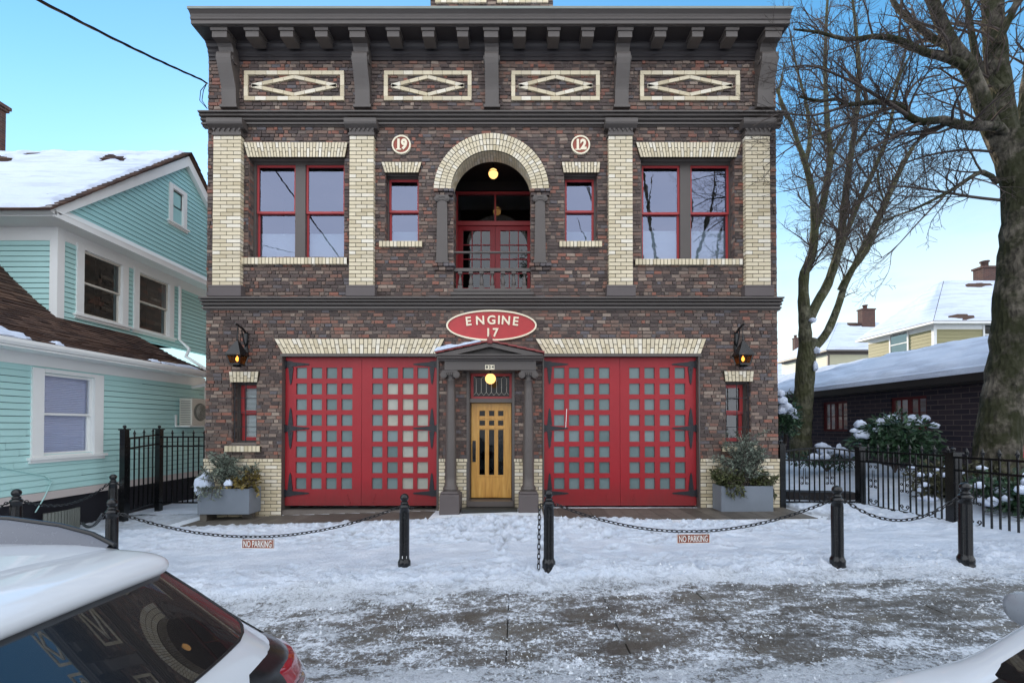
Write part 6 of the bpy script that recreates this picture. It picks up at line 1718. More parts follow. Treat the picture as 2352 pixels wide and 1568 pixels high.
def shrub(name, label, stems, lf, wood, leafL, per, asp, seed, droop=0, cat='shrub', snowcaps=()):
    """stems: list of polylines; leaves sit along them"""
    rr = random.Random(seed); S = thing(name, label, cat, tuple(stems[0][0])); w = MB(); l = MB()
    for st_ in stems:
        st_ = [Vector(p) for p in st_]; n = len(st_); w.tube(st_, [.008*(1-.7*i/(n-1))+.002 for i in range(n)], 5)
        for i in range(per):
            f = .12+.88*rr.random(); j = min(int(f*(n-1)), n-2); q = st_[j].lerp(st_[j+1], f*(n-1)-j)
            d = (st_[j+1]-st_[j]).normalized()+Vector((rr.gauss(0,.6),rr.gauss(0,.6),rr.gauss(0,.5)))
            leaf_at(l, q, d, leafL*rr.uniform(.6,1.3), asp, rr, 0, droop)
    w.build('stem', M[wood], S); l.build('foliage', M[lf], S)
    if snowcaps:
        for i, (p, r, h) in enumerate(snowcaps): c = MB(); cap_snow(c, p, r, h, seed+i); c.build('snow_clump', M['roof_snow'], S)
    return S
def fan(base, n, seed, h, spread, lean=(0,0,0), fork=3, yspread=.5):
    rr = random.Random(seed); out = []
    for i in range(n):
        b = Vector(base)+Vector((rr.uniform(-1,1)*spread*.25, rr.uniform(-1,1)*.10, 0)); a = rr.uniform(-1,1)*spread; c = rr.uniform(-1,1)*spread*yspread; hh = h*rr.uniform(.45,1.0)
        tip = b+Vector((a,c,hh))+Vector(lean)*rr.random(); mid = b.lerp(tip,.5)+Vector((-a*.12,0,hh*.12)); out.append([b, b.lerp(mid,.5), mid, mid.lerp(tip,.5)+Vector((0,0,.02)), tip])
        for k in range(fork):
            f = rr.uniform(.3,.85); q = b.lerp(tip,f); d = Vector((rr.gauss(0,.16)+a*.2,rr.gauss(0,.14),rr.uniform(.02,.26))); out.append([q, q+d*.5+Vector((0,0,.01)), q+d])
    return out
cxL, cxR = (Lx0+Lx1)/2, (Rx0+Rx1)/2
shrub('olive_shrub', 'grey green olive shrub dusted with snow spilling from the dark planter', fan((cxL-.02,9.3,Lz1-.05), 15, 3, .82, .50, (.12,0,0), 4)+[[(Lx0+.1+.05*i,9.2,Lz1-.02),(Lx0+.06+.075*i,9.04,Lz1+.02),(Lx0+.02+.085*i,8.99,Lz1-.17-.05*sin(i*2))] for i in range(7)]+[[(Lx0+.2,9.25,Lz1),(Lx0+.05,9.2,Lz1+.2),(Lx0-.1+.03*i,9.18,Lz1+.05+.07*i)] for i in range(5)],
      'olive_leaf', 'twig', .085, 40, .23, 5, 0, 'shrub', [((Lx0+.08,9.2,Lz1+.02),.17,.30),((Lx0+.02,9.14,Lz1-.06),.09,.15),((cxL+.1,9.12,Lz1+.08),.10,.11),((cxL-.18,9.2,Lz1+.34),.06,.03)])
shrub('bronze_shrub', 'low bronze and yellow leaved plant in the dark planter', fan((Lx1-.22,9.22,Lz1-.06), 14, 8, .30, .24, (.1,-.02,0), 3)+[[(Lx1-.06,9.3,Lz1),(Lx1+.04,9.25,Lz1+.06),(Lx1+.10,9.25,Lz1-.08-.02*i)] for i in range(3)], 'yellow_leaf', 'twig', .075, 22, .48, 9, .3)
shrub('olive_shrub', 'tall airy olive shrub in the blue grey planter under the barred window', fan((cxR+.0,9.32,Rz1-.05), 22, 14, 1.18, .52, (.03,0,0), 6), 'olive_leaf', 'twig', .08, 42, .22, 15)
shrub('trailing_plant', 'bronze green leafy plant trailing over the edge of the blue grey planter', fan((Rx0+.16,9.25,Rz1-.06), 16, 18, .34, .24, (-.05,-.04,0), 3)+[[(Rx0+.12+.06*i,9.15,Rz1),(Rx0+.1+.06*i,9.07,Rz1+.04),(Rx0+.12+.07*i,9.05,Rz1-.15-.04*(i%3))] for i in range(6)], 'nandina_leaf', 'twig', .085, 26, .42, 16, .5)
shrub('trailing_plant', 'dark trailing plant hanging over the planter end nearest the iron gate', fan((Rx1-.2,9.3,Rz1-.06), 12, 28, .30, .26, (.12,0,0), 3)+[[(Rx1-.08,9.3,Rz1),(Rx1+.07,9.25+.03*i,Rz1+.06),(Rx1+.10+.01*i,9.25,Rz1-.22-.03*(i%3))] for i in range(5)], 'nandina_leaf', 'twig', .075, 24, .42, 26, .5)

# ================================================================== FENCES AND GATES
def finial(mb, x, y, z, k=1.0):
    mb.lathe([(.008*k,0),(.02*k,.012*k),(.012*k,.025*k),(.028*k,.04*k),(.014*k,.075*k),(.002,.115*k)], (x,y,z), 6)
def scrolls(mb, A, U, w, z0, z1, r=.008):
    """a pair of C scrolls and rings between two pickets; A centre at z0, U unit vector along the fence"""
    H = z1-z0; A = Vector(A)
    for s in (-1, 1):
        for (cz, rr, turn) in ((.93,.034,1),(.60,.030,-1),(.44,.030,1),(.10,.036,-1)):
            c = A+U*s*w*.30+Vector((0,0,H*cz)); pts = []
            for i in range(15):
                a = i/14*2*pi*1.15; q = rr*(1-.55*i/14); pts.append(c+U*s*q*cos(a+pi)+Vector((0,0,turn*q*sin(a))))
            mb.tube(pts, r, 5)
        mb.tube([A+U*s*w*.12+Vector((0,0,H*.42)), A+U*s*w*.10+Vector((0,0,H*.5)), A+U*s*w*.12+Vector((0,0,H*.62)), A+U*s*w*.10+Vector((0,0,H*.85))], r, 5)
    pts = [A+U*w*.42*cos(t)+Vector((0,0,H*.0+.10+w*.42*sin(t))) for t in [pi+pi*i/12 for i in range(13)]]; mb.tube(pts, r, 5)
def fence_panel(P, name, p, q, zb, rails, top, n, scr, parent, fin=True, arch=0, label=None, cat=None):
    """p,q: ground points (x,y); rails: heights; returns part or thing"""
    p, q = Vector((p[0],p[1],0)), Vector((q[0],q[1],0)); d = q-p; U = d.normalized(); mb = MB(); zA, zB = zb
    zz = lambda f: zA+(zB-zA)*f
    for k, h in enumerate(rails):
        if k == 0 and arch:
            pts = [p+d*(i/14)+Vector((0,0,zz(i/14)+h+arch*sin(pi*i/14))) for i in range(15)]
            for a, b in zip(pts, pts[1:]): mb.bar(a, b+(b-a)*.04, .022, .035)
        else: mb.bar(p+Vector((0,0,zz(0)+h)), q+Vector((0,0,zz(1)+h)), .028, .036)
    for i in range(1, n):
        f = i/n
        c = p+d*f
        if i in scr: 
            continue
        tp = zz(f)+rails[0]+(arch*sin(pi*f) if arch else 0)
        mb.bar(c+Vector((0,0,zz(f)+rails[-1])), c+Vector((0,0,tp+(.05 if fin and i % 2 == 0 else 0))), .021)
        if fin and i % 2 == 0: finial(mb, c.x, c.y, tp+.045, 1.1)
    for i in scr:
        f = i/n; c = p+d*f
        scrolls(mb, c+Vector((0,0,zz(f)+rails[-1]+.03)), U, d.length/n*1.7, 0, (rails[1]-rails[-1])*.92 if len(rails) > 2 else .5)
    return mb.build(name, M['iron'], parent)
def post(parent, x, y, z0, z1, w=.085, ball=True):
    mb = MB(); mb.box(x-w/2,x+w/2,y-w/2,y+w/2,z0-.15,z1-.08); mb.box(x-w*.65,x+w*.65,y-w*.65,y+w*.65,z1-.079,z1-.055)
    if ball: mb.lathe([(.02,z1-.055),(.03,z1-.045),(.018,z1-.035)]+[(.034*cos(a),z1-.004+.034*sin(a)) for a in [radians(-60+15*i) for i in range(11)]], (x,y,0), 10)
    else: mb.add([(x-w*.65,y-w*.65,z1-.055),(x+w*.65,y-w*.65,z1-.055),(x+w*.65,y+w*.65,z1-.055),(x-w*.65,y+w*.65,z1-.055),(x,y,z1)], [(0,1,4),(1,2,4),(2,3,4),(3,0,4)])
    return mb.build('post', M['iron'], parent)
# east gate and fence
FXe = 7.53; GY = 9.62
EG = thing('iron_gate', 'black iron garden gate with arched top rail and scrolls beside the planter', 'gate', (5.9,GY,0))
gx0 = at(1795,1100,GY).x
fence_panel(None, 'gate_leaf', (gx0+.06,GY), (FXe-.1,GY), (0,0), [1.24,1.05,.13], 0, 14, (4,9), EG, False, .075)
post(EG, gx0, GY, 0, 1.46, .12)
EFc = thing('iron_fence', 'black iron picket fence with scrolls between the snow and the maple', 'fence', (FXe,GY,0))
ys = [GY, 7.56, 5.5, 3.5]
for i in range(3):
    fence_panel(None, 'fence_panel', (FXe,ys[i]), (FXe+.05,ys[i+1]), (gz(FXe,ys[i])*.3+.03,.07), [1.21,.99,.06], 0, 17, (3,) if i == 1 else (3,9), EFc, True)
for y in ys[:3]: post(EFc, FXe+.02, y, .0, 1.40, .135 if y > 9 else .15)
# west gates
WG = thing('iron_gate', 'black spear topped iron gate closing the passage beside the mint house', 'gate', (-8.4,10.2,0))
pB = atx(365,1100,-8.42)
yB = pB.y
fence_panel(None, 'gate_leaf', (-8.36,yB), (-6.75,yB), (-.03,-.03), [fz(1003,yB)+.03,fz(1024,yB)+.03,.04], 0, 13, (), WG, True)
post(WG, -8.42, yB, -.2, fz(979,yB), .11)
yA = atx(285,1100,-8.35).y
WF = thing('iron_fence', 'black spear topped iron fence return along the mint house basement', 'fence', (-8.35,yA,0))
fence_panel(None, 'fence_panel', (-8.35,yA), (-8.42,yB-.06), (-.12,-.05), [fz(1003,yB)+.10,fz(1024,yB)+.10,.08], 0, 7, (), WF, True)
post(WF, -8.35, yA, -.2, fz(979,yA), .11)

# ================================================================== EVERGREENS IN THE SIDE YARD
rr = random.Random(77)
def bush(name, label, c, r, n, size, lf, caps, seed, asp=.45, lumps=9):
    B = thing(name, label, 'shrub', (c[0],c[1],c[2]-r[2])); rr = random.Random(seed); m = MB()
    for i in range(lumps):
        a = rr.uniform(0,6.3); e = rr.uniform(.2,.75); cc = (c[0]+r[0]*e*cos(a), c[1]+r[1]*e*sin(a), c[2]+r[2]*rr.uniform(-.5,.55)); k = rr.uniform(.35,.55)
        leafmass(m, cc, (r[0]*k,r[1]*k,r[2]*k*1.1), n//lumps, size, rr, 0, .35, asp, .15)
    m.build('foliage', M[lf], B)
    s = MB()
    for i in range(6): a = rr.uniform(0,6.3); s.tube([(c[0],c[1],c[2]-r[2]*1.3),(c[0]+r[0]*.2*cos(a),c[1]+r[1]*.2*sin(a),c[2]-r[2]*.4),(c[0]+r[0]*.6*cos(a),c[1]+r[1]*.6*sin(a),c[2]+r[2]*.3)], [.03,.02,.01], 5)
    s.build('stem', M['twig'], B)
    if caps:
        for i, (p, q, h) in enumerate(caps): k = MB(); cap_snow(k, p, q*.85, h*1.15, seed+i*1.7); k.build('snow_clump', M['roof_snow'], B)
    return B
Yb = 11.2
capz = [(1990,974,.17),(2020,986,.14),(2032,968,.18),(2066,963,.20),(2082,972,.12),(2105,962,.18),(2118,973,.14),(2137,960,.14),(2147,977,.14),(1972,988,.10),(1988,999,.20),(2005,992,.12),(2075,1011,.12),(2092,1013,.10),(2048,994,.07)]
bush('rhododendron', 'dark evergreen rhododendron holding clumps of snow before the brick garage', (at(2054,1010,Yb).x,Yb,fz(1012,Yb)), (1.18,.8,.62), 3800, .16, 'leaf', [((at(a,b,Yb-.35).x,Yb-.35+.25*rr.random(),fz(b+2,Yb-.35)),r,r*.62) for a,b,r in capz], 5, .38, 16)
Yc = 8.3
bush('undergrowth_shrub', 'tangled brown green shrub with flecks of snow at the foot of the maple', (at(2190,1110,9.2).x,9.3,.50), (1.15,.55,.55), 2600, .11, 'litter', [((at(2150+rr.uniform(-40,90),1100,9).x,9.0+rr.uniform(-.2,.3),.25+rr.uniform(0,.7)),rr.uniform(.04,.10),.05) for i in range(26)], 15, .5, 14)
bush('ivy_shrub', 'dark green shrub with snow patches behind the nearest iron fence panel', (9.35,7.9,.42), (.75,.9,.55), 2600, .12, 'leaf', [((9.1+rr.uniform(-.5,.5),7.6+rr.uniform(-.7,.7),.35+rr.uniform(0,.55)),rr.uniform(.05,.14),.07) for i in range(26)], 25, .55, 14)
Yd = 13.2
bush('corner_shrub', 'dark shrub with hanging snow between the brick corner and the forked tree', (at(1800,935,Yd).x,Yd,fz(960,Yd)), (.42,.5,.95), 1500, .14, 'leaf', [((at(a,b,Yd-.4).x,Yd-.4,fz(b,Yd-.4)),r,r*.8) for a,b,r in ((1796,922,.16),(1806,938,.2),(1818,948,.16),(1798,945,.15),(1826,957,.12),(1793,905,.14))], 35, .4, 10)
bush('small_evergreen', 'small snow laden evergreen beyond the shed roof', (at(1800,885,24).x,24,fz(890,24)), (.7,.6,.55), 600, .22, 'leaf', [((at(a,b,23.5).x,23.5,fz(b,23.5)),r,r*.7) for a,b,r in ((1796,878,.35),(1808,880,.35),(1800,870,.3))], 45, .4, 6)
bush('bed_shrub', 'low snow dusted planting behind the arched gate', (at(1905,1035,12.5).x,12.6,fz(1050,12.6)), (1.3,.5,.30), 1200, .10, 'leaf', [((at(1860+rr.uniform(0,95),1035,12.3).x,12.3+rr.uniform(-.2,.3),fz(1045+rr.uniform(-22,6),12.3)),rr.uniform(.08,.2),.10) for i in range(16)], 55, .5, 9)
hd = MB(); p, q = at(1800,1110,10.4), at(1975,1140,10.0); hd.obox(((p.x+q.x)/2,10.3,.16),((q.x-p.x)/2,-.12,0),(0,.16,0),(0,0,.10)); tag(hd.build('garden_edging', M['timber_dark']), 'dark low timber edging across the snowy bed behind the arched gate', 'edging')

# ================================================================== SERVICE WIRE
WR = MB(); a = at(478,190,YF-.06); pts = [at(475+.8,192,YF-.05)]
for f in range(1, 26):
    t = f/25; e = at(150,0,5.2); d = e-a
    p = a+d*(t*2.2); p.z += -.35*sin(pi*min(1,t*1.0))*.5; pts.append(p)
for k in range(3): WR.tube([p+Vector((.013*cos(i*1.4+k*2.1),0,.013*sin(i*1.4+k*2.1))) for i, p in enumerate(pts)], .010, 5)
b = at(474,250,YF-.05)
for k in range(2): WR.tube([a+Vector((-.02,0,0)), a+Vector((-.08-.06*k,-.03,-.2)), a+Vector((-.11-.05*k,-.03,-.42)), Vector((b.x+.02,b.y,b.z))], .008, 5)
tag(WR.build('service_wire', M['cable']), 'twisted dark service cable running from the sky to the upper brick corner', 'cable')
for i, (x0, z0, x1, z1, y) in enumerate(((-26,8.6,22,9.0,-3.2),(-26,9.6,22,9.9,-3.4),(-14,11.2,8,8.2,-2.2),(-26,7.8,22,8.0,-3.0))):
    w = MB(); w.tube([(x0+(x1-x0)*j/24, y, z0+(z1-z0)*j/24-.8*sin(pi*j/24)) for j in range(25)], .018, 5); tag(w.build('street_wire', M['cable']), ['dark cable over the street, lowest of the level pair','dark cable over the street, uppermost of all','slanting dark cable across the street','thin cable hung below the others over the street'][i], 'cable')
# ================================================================== PARKED CARS
def car_rings(rings, dx0=2.5, dxl=1.6, nE=8, nC=7, nS=16):
    """rings: (z, rear x, front x, half width, rear corner, front corner, rear bow, front drop). Returns grid of points and segment labels"""
    out = []; lab = None
    for (z, xr, xf, hw, rc, fc, bow, drop, zf) in rings:
        P = []; L = []
        def rear(y): return xr - bow*(y/hw)**2
        def front(y): return xf + bow*1.6*(y/hw)**2
        half = []
        for i in range(nE): y = (hw-rc)*i/nE; half.append((rear(y), y, 'rear'))
        c = (rear(hw-rc)-rc, hw-rc)
        for i in range(nC+1): a = pi/2*i/nC; half.append((c[0]+rc*cos(a), c[1]+rc*sin(a), ('rcg' if i < 4 else 'rc') if i < nC else 'side'))
        xs0 = c[0]; xs1 = front(hw-fc)+fc
        for i in range(1, nS): x = xs0+(xs1-xs0)*i/nS; half.append((x, hw*(1-.02*abs(2*i/nS-1)**3), 'side'))
        cf = (front(hw-fc)+fc, hw-fc)
        for i in range(nC+1): a = pi/2+pi/2*i/nC; half.append((cf[0]+fc*cos(a), cf[1]+fc*sin(a), 'fc' if i < nC else 'front'))
        for i in range(1, nE): y = (hw-fc)*(1-i/nE); half.append((front(y), y, 'front'))
        half.append((xf, 0, 'front'))
        full = half + [(x,-y,l) for x, y, l in half[-2:0:-1]]
        def zz(x):
            t = max(0, min(1, (-x-.9)/1.5)); t = t*t*(3-2*t)
            return z+(zf-z)*t - drop*max(0, (-(x)-dx0)/dxl)**1.2
        tp = .30*max(0, min(1, (z-1.0)/.25))
        tw = lambda x: 1-tp*max(0, min(1, (x+1.35)/1.35))**2
        out.append([Vector((x, y*tw(x), zz(x))) for x, y, _ in full]); lab = [l for *_, l in full]
    return out, lab
SUV = [  # z, rear, front, half width, rear corner, front corner, bow, hood drop, z at the front
 (.24,-.20,-4.10,.80,.20,.3,.04,0,.24),(.32,-.06,-4.30,.87,.24,.35,.06,0,.32),(.48,-.0,-4.36,.915,.26,.4,.07,0,.48),(.64,.0,-4.38,.925,.27,.42,.07,0,.62),(.78,.0,-4.36,.925,.28,.42,.07,0,.72),
 (.92,-.01,-4.30,.92,.29,.42,.07,.02,.84),(1.04,-.03,-4.22,.895,.30,.45,.07,.10,.95),(1.14,-.05,-3.95,.865,.31,.6,.07,.16,1.01),(1.22,-.065,-3.15,.825,.34,.45,.07,0,1.04),
 (1.285,-.085,-3.02,.775,.38,.4,.07,0,1.07),(1.40,-.27,-2.62,.715,.33,.32,.07,0,1.28),(1.50,-.43,-2.26,.66,.28,.28,.07,0,1.46),(1.57,-.54,-2.08,.61,.24,.26,.06,0,1.555),
 (1.605,-.61,-1.95,.575,.18,.26,.06,0,1.60),(1.635,-.72,-1.80,.51,.16,.26,.05,0,1.635),(1.652,-.95,-1.60,.40,.2,.2,.03,0,1.652),(1.663,-1.1,-1.5,.25,.12,.12,.02,0,1.663),(1.668,-1.25,-1.4,.08,.05,.05,.01,0,1.668)]
M['rail'] = paint('satin_grey_rail', srgb(96,100,110), .25, .05, 3, 0, .5)
CITY = [(.24,-.20,-3.60,.78,.20,.3,.04,0,.24),(.32,-.06,-3.74,.83,.24,.35,.06,0,.32),(.48,-.0,-4.14,.875,.26,.4,.07,0,.48),(.64,.0,-4.15,.885,.27,.42,.07,0,.60),(.78,.0,-4.14,.885,.28,.42,.07,0,.70),
 (.92,-.01,-4.12,.88,.29,.40,.07,.02,.70),(1.04,-.03,-4.05,.86,.30,.40,.07,.13,.88),(1.14,-.05,-3.85,.835,.31,.38,.07,.16,.965),(1.20,-.065,-3.12,.80,.34,.28,.07,.10,1.0),
 (1.25,-.085,-2.98,.765,.38,.24,.07,0,1.02),(1.38,-.22,-2.75,.70,.33,.25,.07,0,1.25),(1.49,-.33,-2.42,.645,.28,.25,.07,0,1.44),(1.56,-.42,-2.25,.60,.24,.25,.06,0,1.54),
 (1.605,-.55,-2.1,.565,.18,.26,.06,0,1.59),(1.635,-.72,-1.9,.50,.16,.26,.05,0,1.625),(1.652,-.95,-1.70,.40,.2,.2,.03,0,1.645),(1.663,-1.1,-1.6,.25,.12,.12,.02,0,1.66),(1.668,-1.25,-1.5,.08,.05,.05,.01,0,1.668)]
M['mirror_shell'] = paint('grey_mirror_shell', srgb(150,154,160), .3, .05, 3, 0, .5)
def build_car(label, cat, origin, rings=None, dx0=2.5, dxl=1.6, mx=-2.62, rz=0, name='parked_car', group='white cars parked along the kerb'):
    C_ = thing(name, label, cat, origin, group, rz); R, lab = car_rings(rings or SUV, dx0, dxl); n = len(lab); nr = len(R)
    parts = {'body': MB(), 'rear_window': MB(), 'windshield': MB(), 'side_window': MB(), 'sill': MB()}
    def kind(j, i):
        l, l2 = lab[i], lab[(i+1)%n]; y = (R[j][i].y+R[j][(i+1)%n].y)/2; x = (R[j][i].x+R[j][(i+1)%n].x)/2
        if j < 2: return 'sill'
        if 9 <= j <= 11:
            if l in ('rear','rcg') and l2 in ('rear','rcg','rc') or l2 == 'rear': return 'rear_window'
            if l == 'front' or l2 == 'front': return 'windshield'
            if l == 'side' and l2 == 'side' and j in (9, 10) and not any(abs(x+q) < .06 for q in (1.25,)) and -2.45 < x < -.75: return 'side_window'
            if l == 'rc' and abs(y) < .72*abs(R[j][i].y)+.2 : return 'body'
        return 'body'
    for j in range(nr-1):
        for i in range(n):
            k = (i+1) % n; parts[kind(j,i)].add([R[j][i],R[j][k],R[j+1][k],R[j+1][i]], [(0,1,2,3)], 0, True)
    parts['body'].add(R[-1], [tuple(range(n))], 0, True); parts['sill'].add(R[0], [tuple(range(n))[::-1]])
    for k, mb in parts.items():
        o = mb.build({'body':'body','sill':'lower_trim'}.get(k, k), M['car' if k == 'body' else 'car_black' if k == 'sill' else 'glass_car'], C_, (0,0,0))
        bm = bmesh.new(); bm.from_mesh(o.data); bmesh.ops.remove_doubles(bm, verts=bm.verts, dist=1e-4); bmesh.ops.recalc_face_normals(bm, faces=bm.faces); bm.to_mesh(o.data); bm.free()
        if k in ('body',):
            s = o.modifiers.new('smooth', 'SUBSURF'); s.levels = s.render_levels = 1
    # roof spoiler over the rear window
    sp = MB(); prof = [(-.95,1.60),(-.86,1.640),(-.72,1.641),(-.58,1.632),(-.505,1.616),(-.468,1.595),(-.455,1.566),(-.462,1.538),(-.49,1.520),(-.54,1.520),(-.64,1.540),(-.80,1.60)]
    m = 36; vs = []
    for i in range(m+1):
        f = -1+2*i/m; e = sqrt(max(0, 1-abs(f)**14)); y = f*.530; k = .035*f*f+.05*max(0,abs(f)-.86)/.14*max(0,abs(f)-.86)/.14
        for (x, z) in prof:
            zc = 1.575; w_ = .25+.75*e; vs.append((x-k*(1 if x > -.9 else .3), y, (z-zc)*w_+zc-.022*f*f))
    q = len(prof); sp.add(vs, [(i*q+j, i*q+(j+1)%q, (i+1)*q+(j+1)%q, (i+1)*q+j) for i in range(m) for j in range(q)] + [tuple(range(q)), tuple(range(m*q,(m+1)*q))[::-1]], 0, True)
    o = sp.build('spoiler', M['car'], C_, (0,0,0)); s = o.modifiers.new('smooth', 'SUBSURF'); s.levels = s.render_levels = 1
    # wiper boss, number plate recess, handle strip
    for s in (-1, 1):
        # roof rail
        rl = MB(); top = [(-.76,1.628),(-.84,1.668),(-.98,1.705),(-1.2,1.735),(-1.6,1.752),(-1.95,1.735),(-2.1,1.68),(-2.16,1.60)]
        n7 = len(top)
        for (yo, ins) in ((.0,0),):
            vs = []
            for (x, z) in top: vs += [(x, s*(.500+.012), z), (x, s*(.500-.012), z), (x, s*.548, 1.585), (x, s*.452, 1.60)]
            rl.add(vs, [(i*4+a_, (i+1)*4+a_, (i+1)*4+b_, i*4+b_) for i in range(n7-1) for a_, b_ in ((0,1),(2,0),(1,3))], 0, True)
        rl.build('roof_rail', M['rail'], C_, (0,0,0))
        rt = MB(); rt.tube([(-.745,s*.500,1.626),(-.84,s*.500,1.674),(-.98,s*.500,1.711),(-1.2,s*.500,1.741),(-1.6,s*.500,1.758),(-1.95,s*.500,1.741),(-2.1,s*.50,1.684)], .010, 6); rt.build('rail_trim', M['car_black'], C_, (0,0,0))
        # tail lamp wrapping the corner
        tl = MB(); tc = MB(); bk = MB()
        def skin(mb, z0, z1, a0, a1, off, nn=10, mm=6):
            vs = []
            for b in range(mm+1):
                z = z0+(z1-z0)*b/mm
                j = max(k for k in range(nr) if R[k][0].z <= z+1e-6); t = (z-R[j][0].z)/(R[j+1][0].z-R[j][0].z)
                for a in range(nn+1):
                    u = a0+(a1-a0)*a/nn; i = int(u); fr = u-i
                    p = R[j][i].lerp(R[j][i+1], fr).lerp(R[j+1][i].lerp(R[j+1][i+1], fr), t)
                    d = Vector((p.x+.9, p.y, 0)).normalized()
                    edge = 1 if 0 < a < nn and 0 < b < mm else -.3
                    p = p+d*off*edge; vs.append((p.x, s*p.y, p.z))
            mb.add(vs, [(b*(nn+1)+a, b*(nn+1)+a+1, (b+1)*(nn+1)+a+1, (b+1)*(nn+1)+a) for b in range(mm) for a in range(nn)], 0, True)
        skin(bk, .84, 1.165, 5.2, 15.5, .020); skin(tl, .93, 1.085, 7.0, 15.2, .032); skin(tc, .80, .95, 6.0, 12.5, .034)
        bk.build('lamp_housing', M['car_black'], C_, (0,0,0)); tl.build('tail_lamp', M['tail_red'], C_, (0,0,0)); tc.build('reverse_lamp', M['tail_clear'], C_, (0,0,0))
        # headlamp
        hl = MB(); hl.lathe([(.0,-.0),(.10,.01),(.13,.06),(.11,.12)], (-4.12, s*.62, .74), 12); hl.build('headlamp', M['tail_clear'], C_, (0,0,0))
        # door mirror
        mr = MB(); n2, m2 = 12, 8; vs = []
        for b in range(m2+1):
            t = -pi/2+pi*b/m2
            for a in range(n2):
                g = 2*pi*a/n2; sx = cos(t)*cos(g); vs.append((mx+.065*(abs(sx)**.8)*(1 if sx > 0 else -1)-.03*(1 if sx < 0 else 0), s*(1.03+.145*(abs(cos(t)*sin(g))**.85)*(1 if sin(g) > 0 else -1)), 1.095+.10*(abs(sin(t))**.8)*(1 if t > 0 else -1)))
        mr.add(vs, [(b*n2+a, b*n2+(a+1)%n2, (b+1)*n2+(a+1)%n2, (b+1)*n2+a) for b in range(m2) for a in range(n2)], 0, True); mr.bar((mx,s*.80,1.02),(mx,s*.95,1.05),.05,.03)
        mr.build('door_mirror', M['mirror_shell'], C_, (0,0,0))
        for x in (-.78, -3.48):
            w = MB()
            ring = [(.20,-.10),(.29,-.11),(.325,-.08),(.335,0),(.325,.08),(.29,.11),(.20,.10)]; vs = []
            for r, h in ring:
                for k in range(24): a = 2*pi*k/24; vs.append((x+r*cos(a), s*(.80+h), .335+r*sin(a)))
            w.add(vs, [(b*24+a, b*24+(a+1)%24, (b+1)*24+(a+1)%24, (b+1)*24+a) for b in range(6) for a in range(24)], 0, True); W_ = w.build('wheel', M['tyre'], C_, (0,0,0))
            h = MB(); h.add([(x+.22*cos(2*pi*k/20), s*.89, .335+.22*sin(2*pi*k/20)) for k in range(20)], [tuple(range(20))])
            for k in range(5): a = 2*pi*k/5; h.bar((x+.04*cos(a),s*.90,.335+.04*sin(a)),(x+.21*cos(a),s*.90,.335+.21*sin(a)),.05,.03)
            h.build('rim', M['rim'], W_, (0,0,0))
    for s in (-1, 1):      # seam between tailgate and rear wing
        hs_ = MB(); hs_.tube([(p.x+.004, s*(p.y+.002), p.z) for p in [R[j][13] for j in (10,9,8,7,6,5,4,3)]], .0035, 5); hs_.build('tailgate_seam', M['car_black'], C_, (0,0,0))
    # rubber seal round the rear window and the seam ahead of the spoiler
    rw = bmesh.new(); ro_ = [o for o in bpy.data.objects if o.parent == C_ and o.name.startswith('rear_window')][0]; rw.from_mesh(ro_.data)
    sl = MB()
    for e in rw.edges:
        if e.is_boundary: sl.tube([e.verts[0].co, e.verts[1].co], .006, 5)
    rw.free(); sl.build('window_seal', M['car_black'], ro_, (0,0,0))
    sm = MB(); sm.tube([(-.845-.03*(y/.5)**2, y, 1.6425-.028*(y/.5)**2) for y in [-.5+i/20 for i in range(21)]], .0035, 5); sm.build('roof_seam', M['car_black'], C_, (0,0,0))
    # cowl under the windscreen and panel gap of the hatch
    cw = MB(); 
    for i in range(n):
        if lab[i] == 'front' and lab[(i+1)%n] == 'front': 
            k = (i+1)%n; dv = Vector((0,0,.006)); cw.add([R[8][i]+dv,R[8][k]+dv,R[9][k]+dv,R[9][i]+dv], [(0,1,2,3)])
    cw.build('cowl', M['car_black'], C_, (0,0,0))
    return C_
build_car('white car whose tinted rear window mirrors the brick front', 'car', (-1.0,1.39,ROADZ))
c2 = build_car('white car parked with only its bonnet and a grey door mirror in view', 'car', (5.06,1.42,ROADZ), CITY, 2.35, .95, -2.14)
# ================================================================== SKY, SUN, CAMERA
FILL_CLOUD = (4.55,4.75,5.1,1)
SUN_EL, SUN_AZ = radians(13), radians(-18)     # low behind the station, a little to the east of the view axis
w = bpy.data.worlds.new('World'); SC.world = w; w.use_nodes = True
nt = w.node_tree; nt.nodes.clear()
out = nt.nodes.new('ShaderNodeOutputWorld'); bg = nt.nodes.new('ShaderNodeBackground'); sky = nt.nodes.new('ShaderNodeTexSky')
sky.sky_type = 'NISHITA'; sky.sun_disc = False; sky.sun_elevation = SUN_EL; sky.sun_rotation = SUN_AZ
sky.altitude = 50; sky.air_density = 1.0; sky.dust_density = .3; sky.ozone_density = 2.0
bg.inputs['Strength'].default_value = .15
# clear blue sky towards the low sun; a bright cloud veil, out of frame, is added across the street to lift the shaded front
def wn(t, **kw):
    x = nt.nodes.new('ShaderNode'+t)
    for k, v in kw.items(): setattr(x, k, v)
    return x
tc = wn('TexCoord'); sep = wn('SeparateXYZ'); nt.links.new(tc.outputs['Generated'], sep.inputs[0])
hs = wn('HueSaturation'); hs.inputs['Saturation'].default_value = 1.25; hs.inputs['Value'].default_value = .88; hs.inputs['Hue'].default_value = .49; nt.links.new(sky.outputs[0], hs.inputs['Color'])
mp = wn('Mapping'); mp.inputs['Scale'].default_value = (1.6,1.6,4.5); nt.links.new(tc.outputs['Generated'], mp.inputs[0])
nz = wn('TexNoise'); nz.inputs['Scale'].default_value = 2.2; nz.inputs['Detail'].default_value = 6; nz.inputs['Roughness'].default_value = .55; nt.links.new(mp.outputs[0], nz.inputs['Vector'])
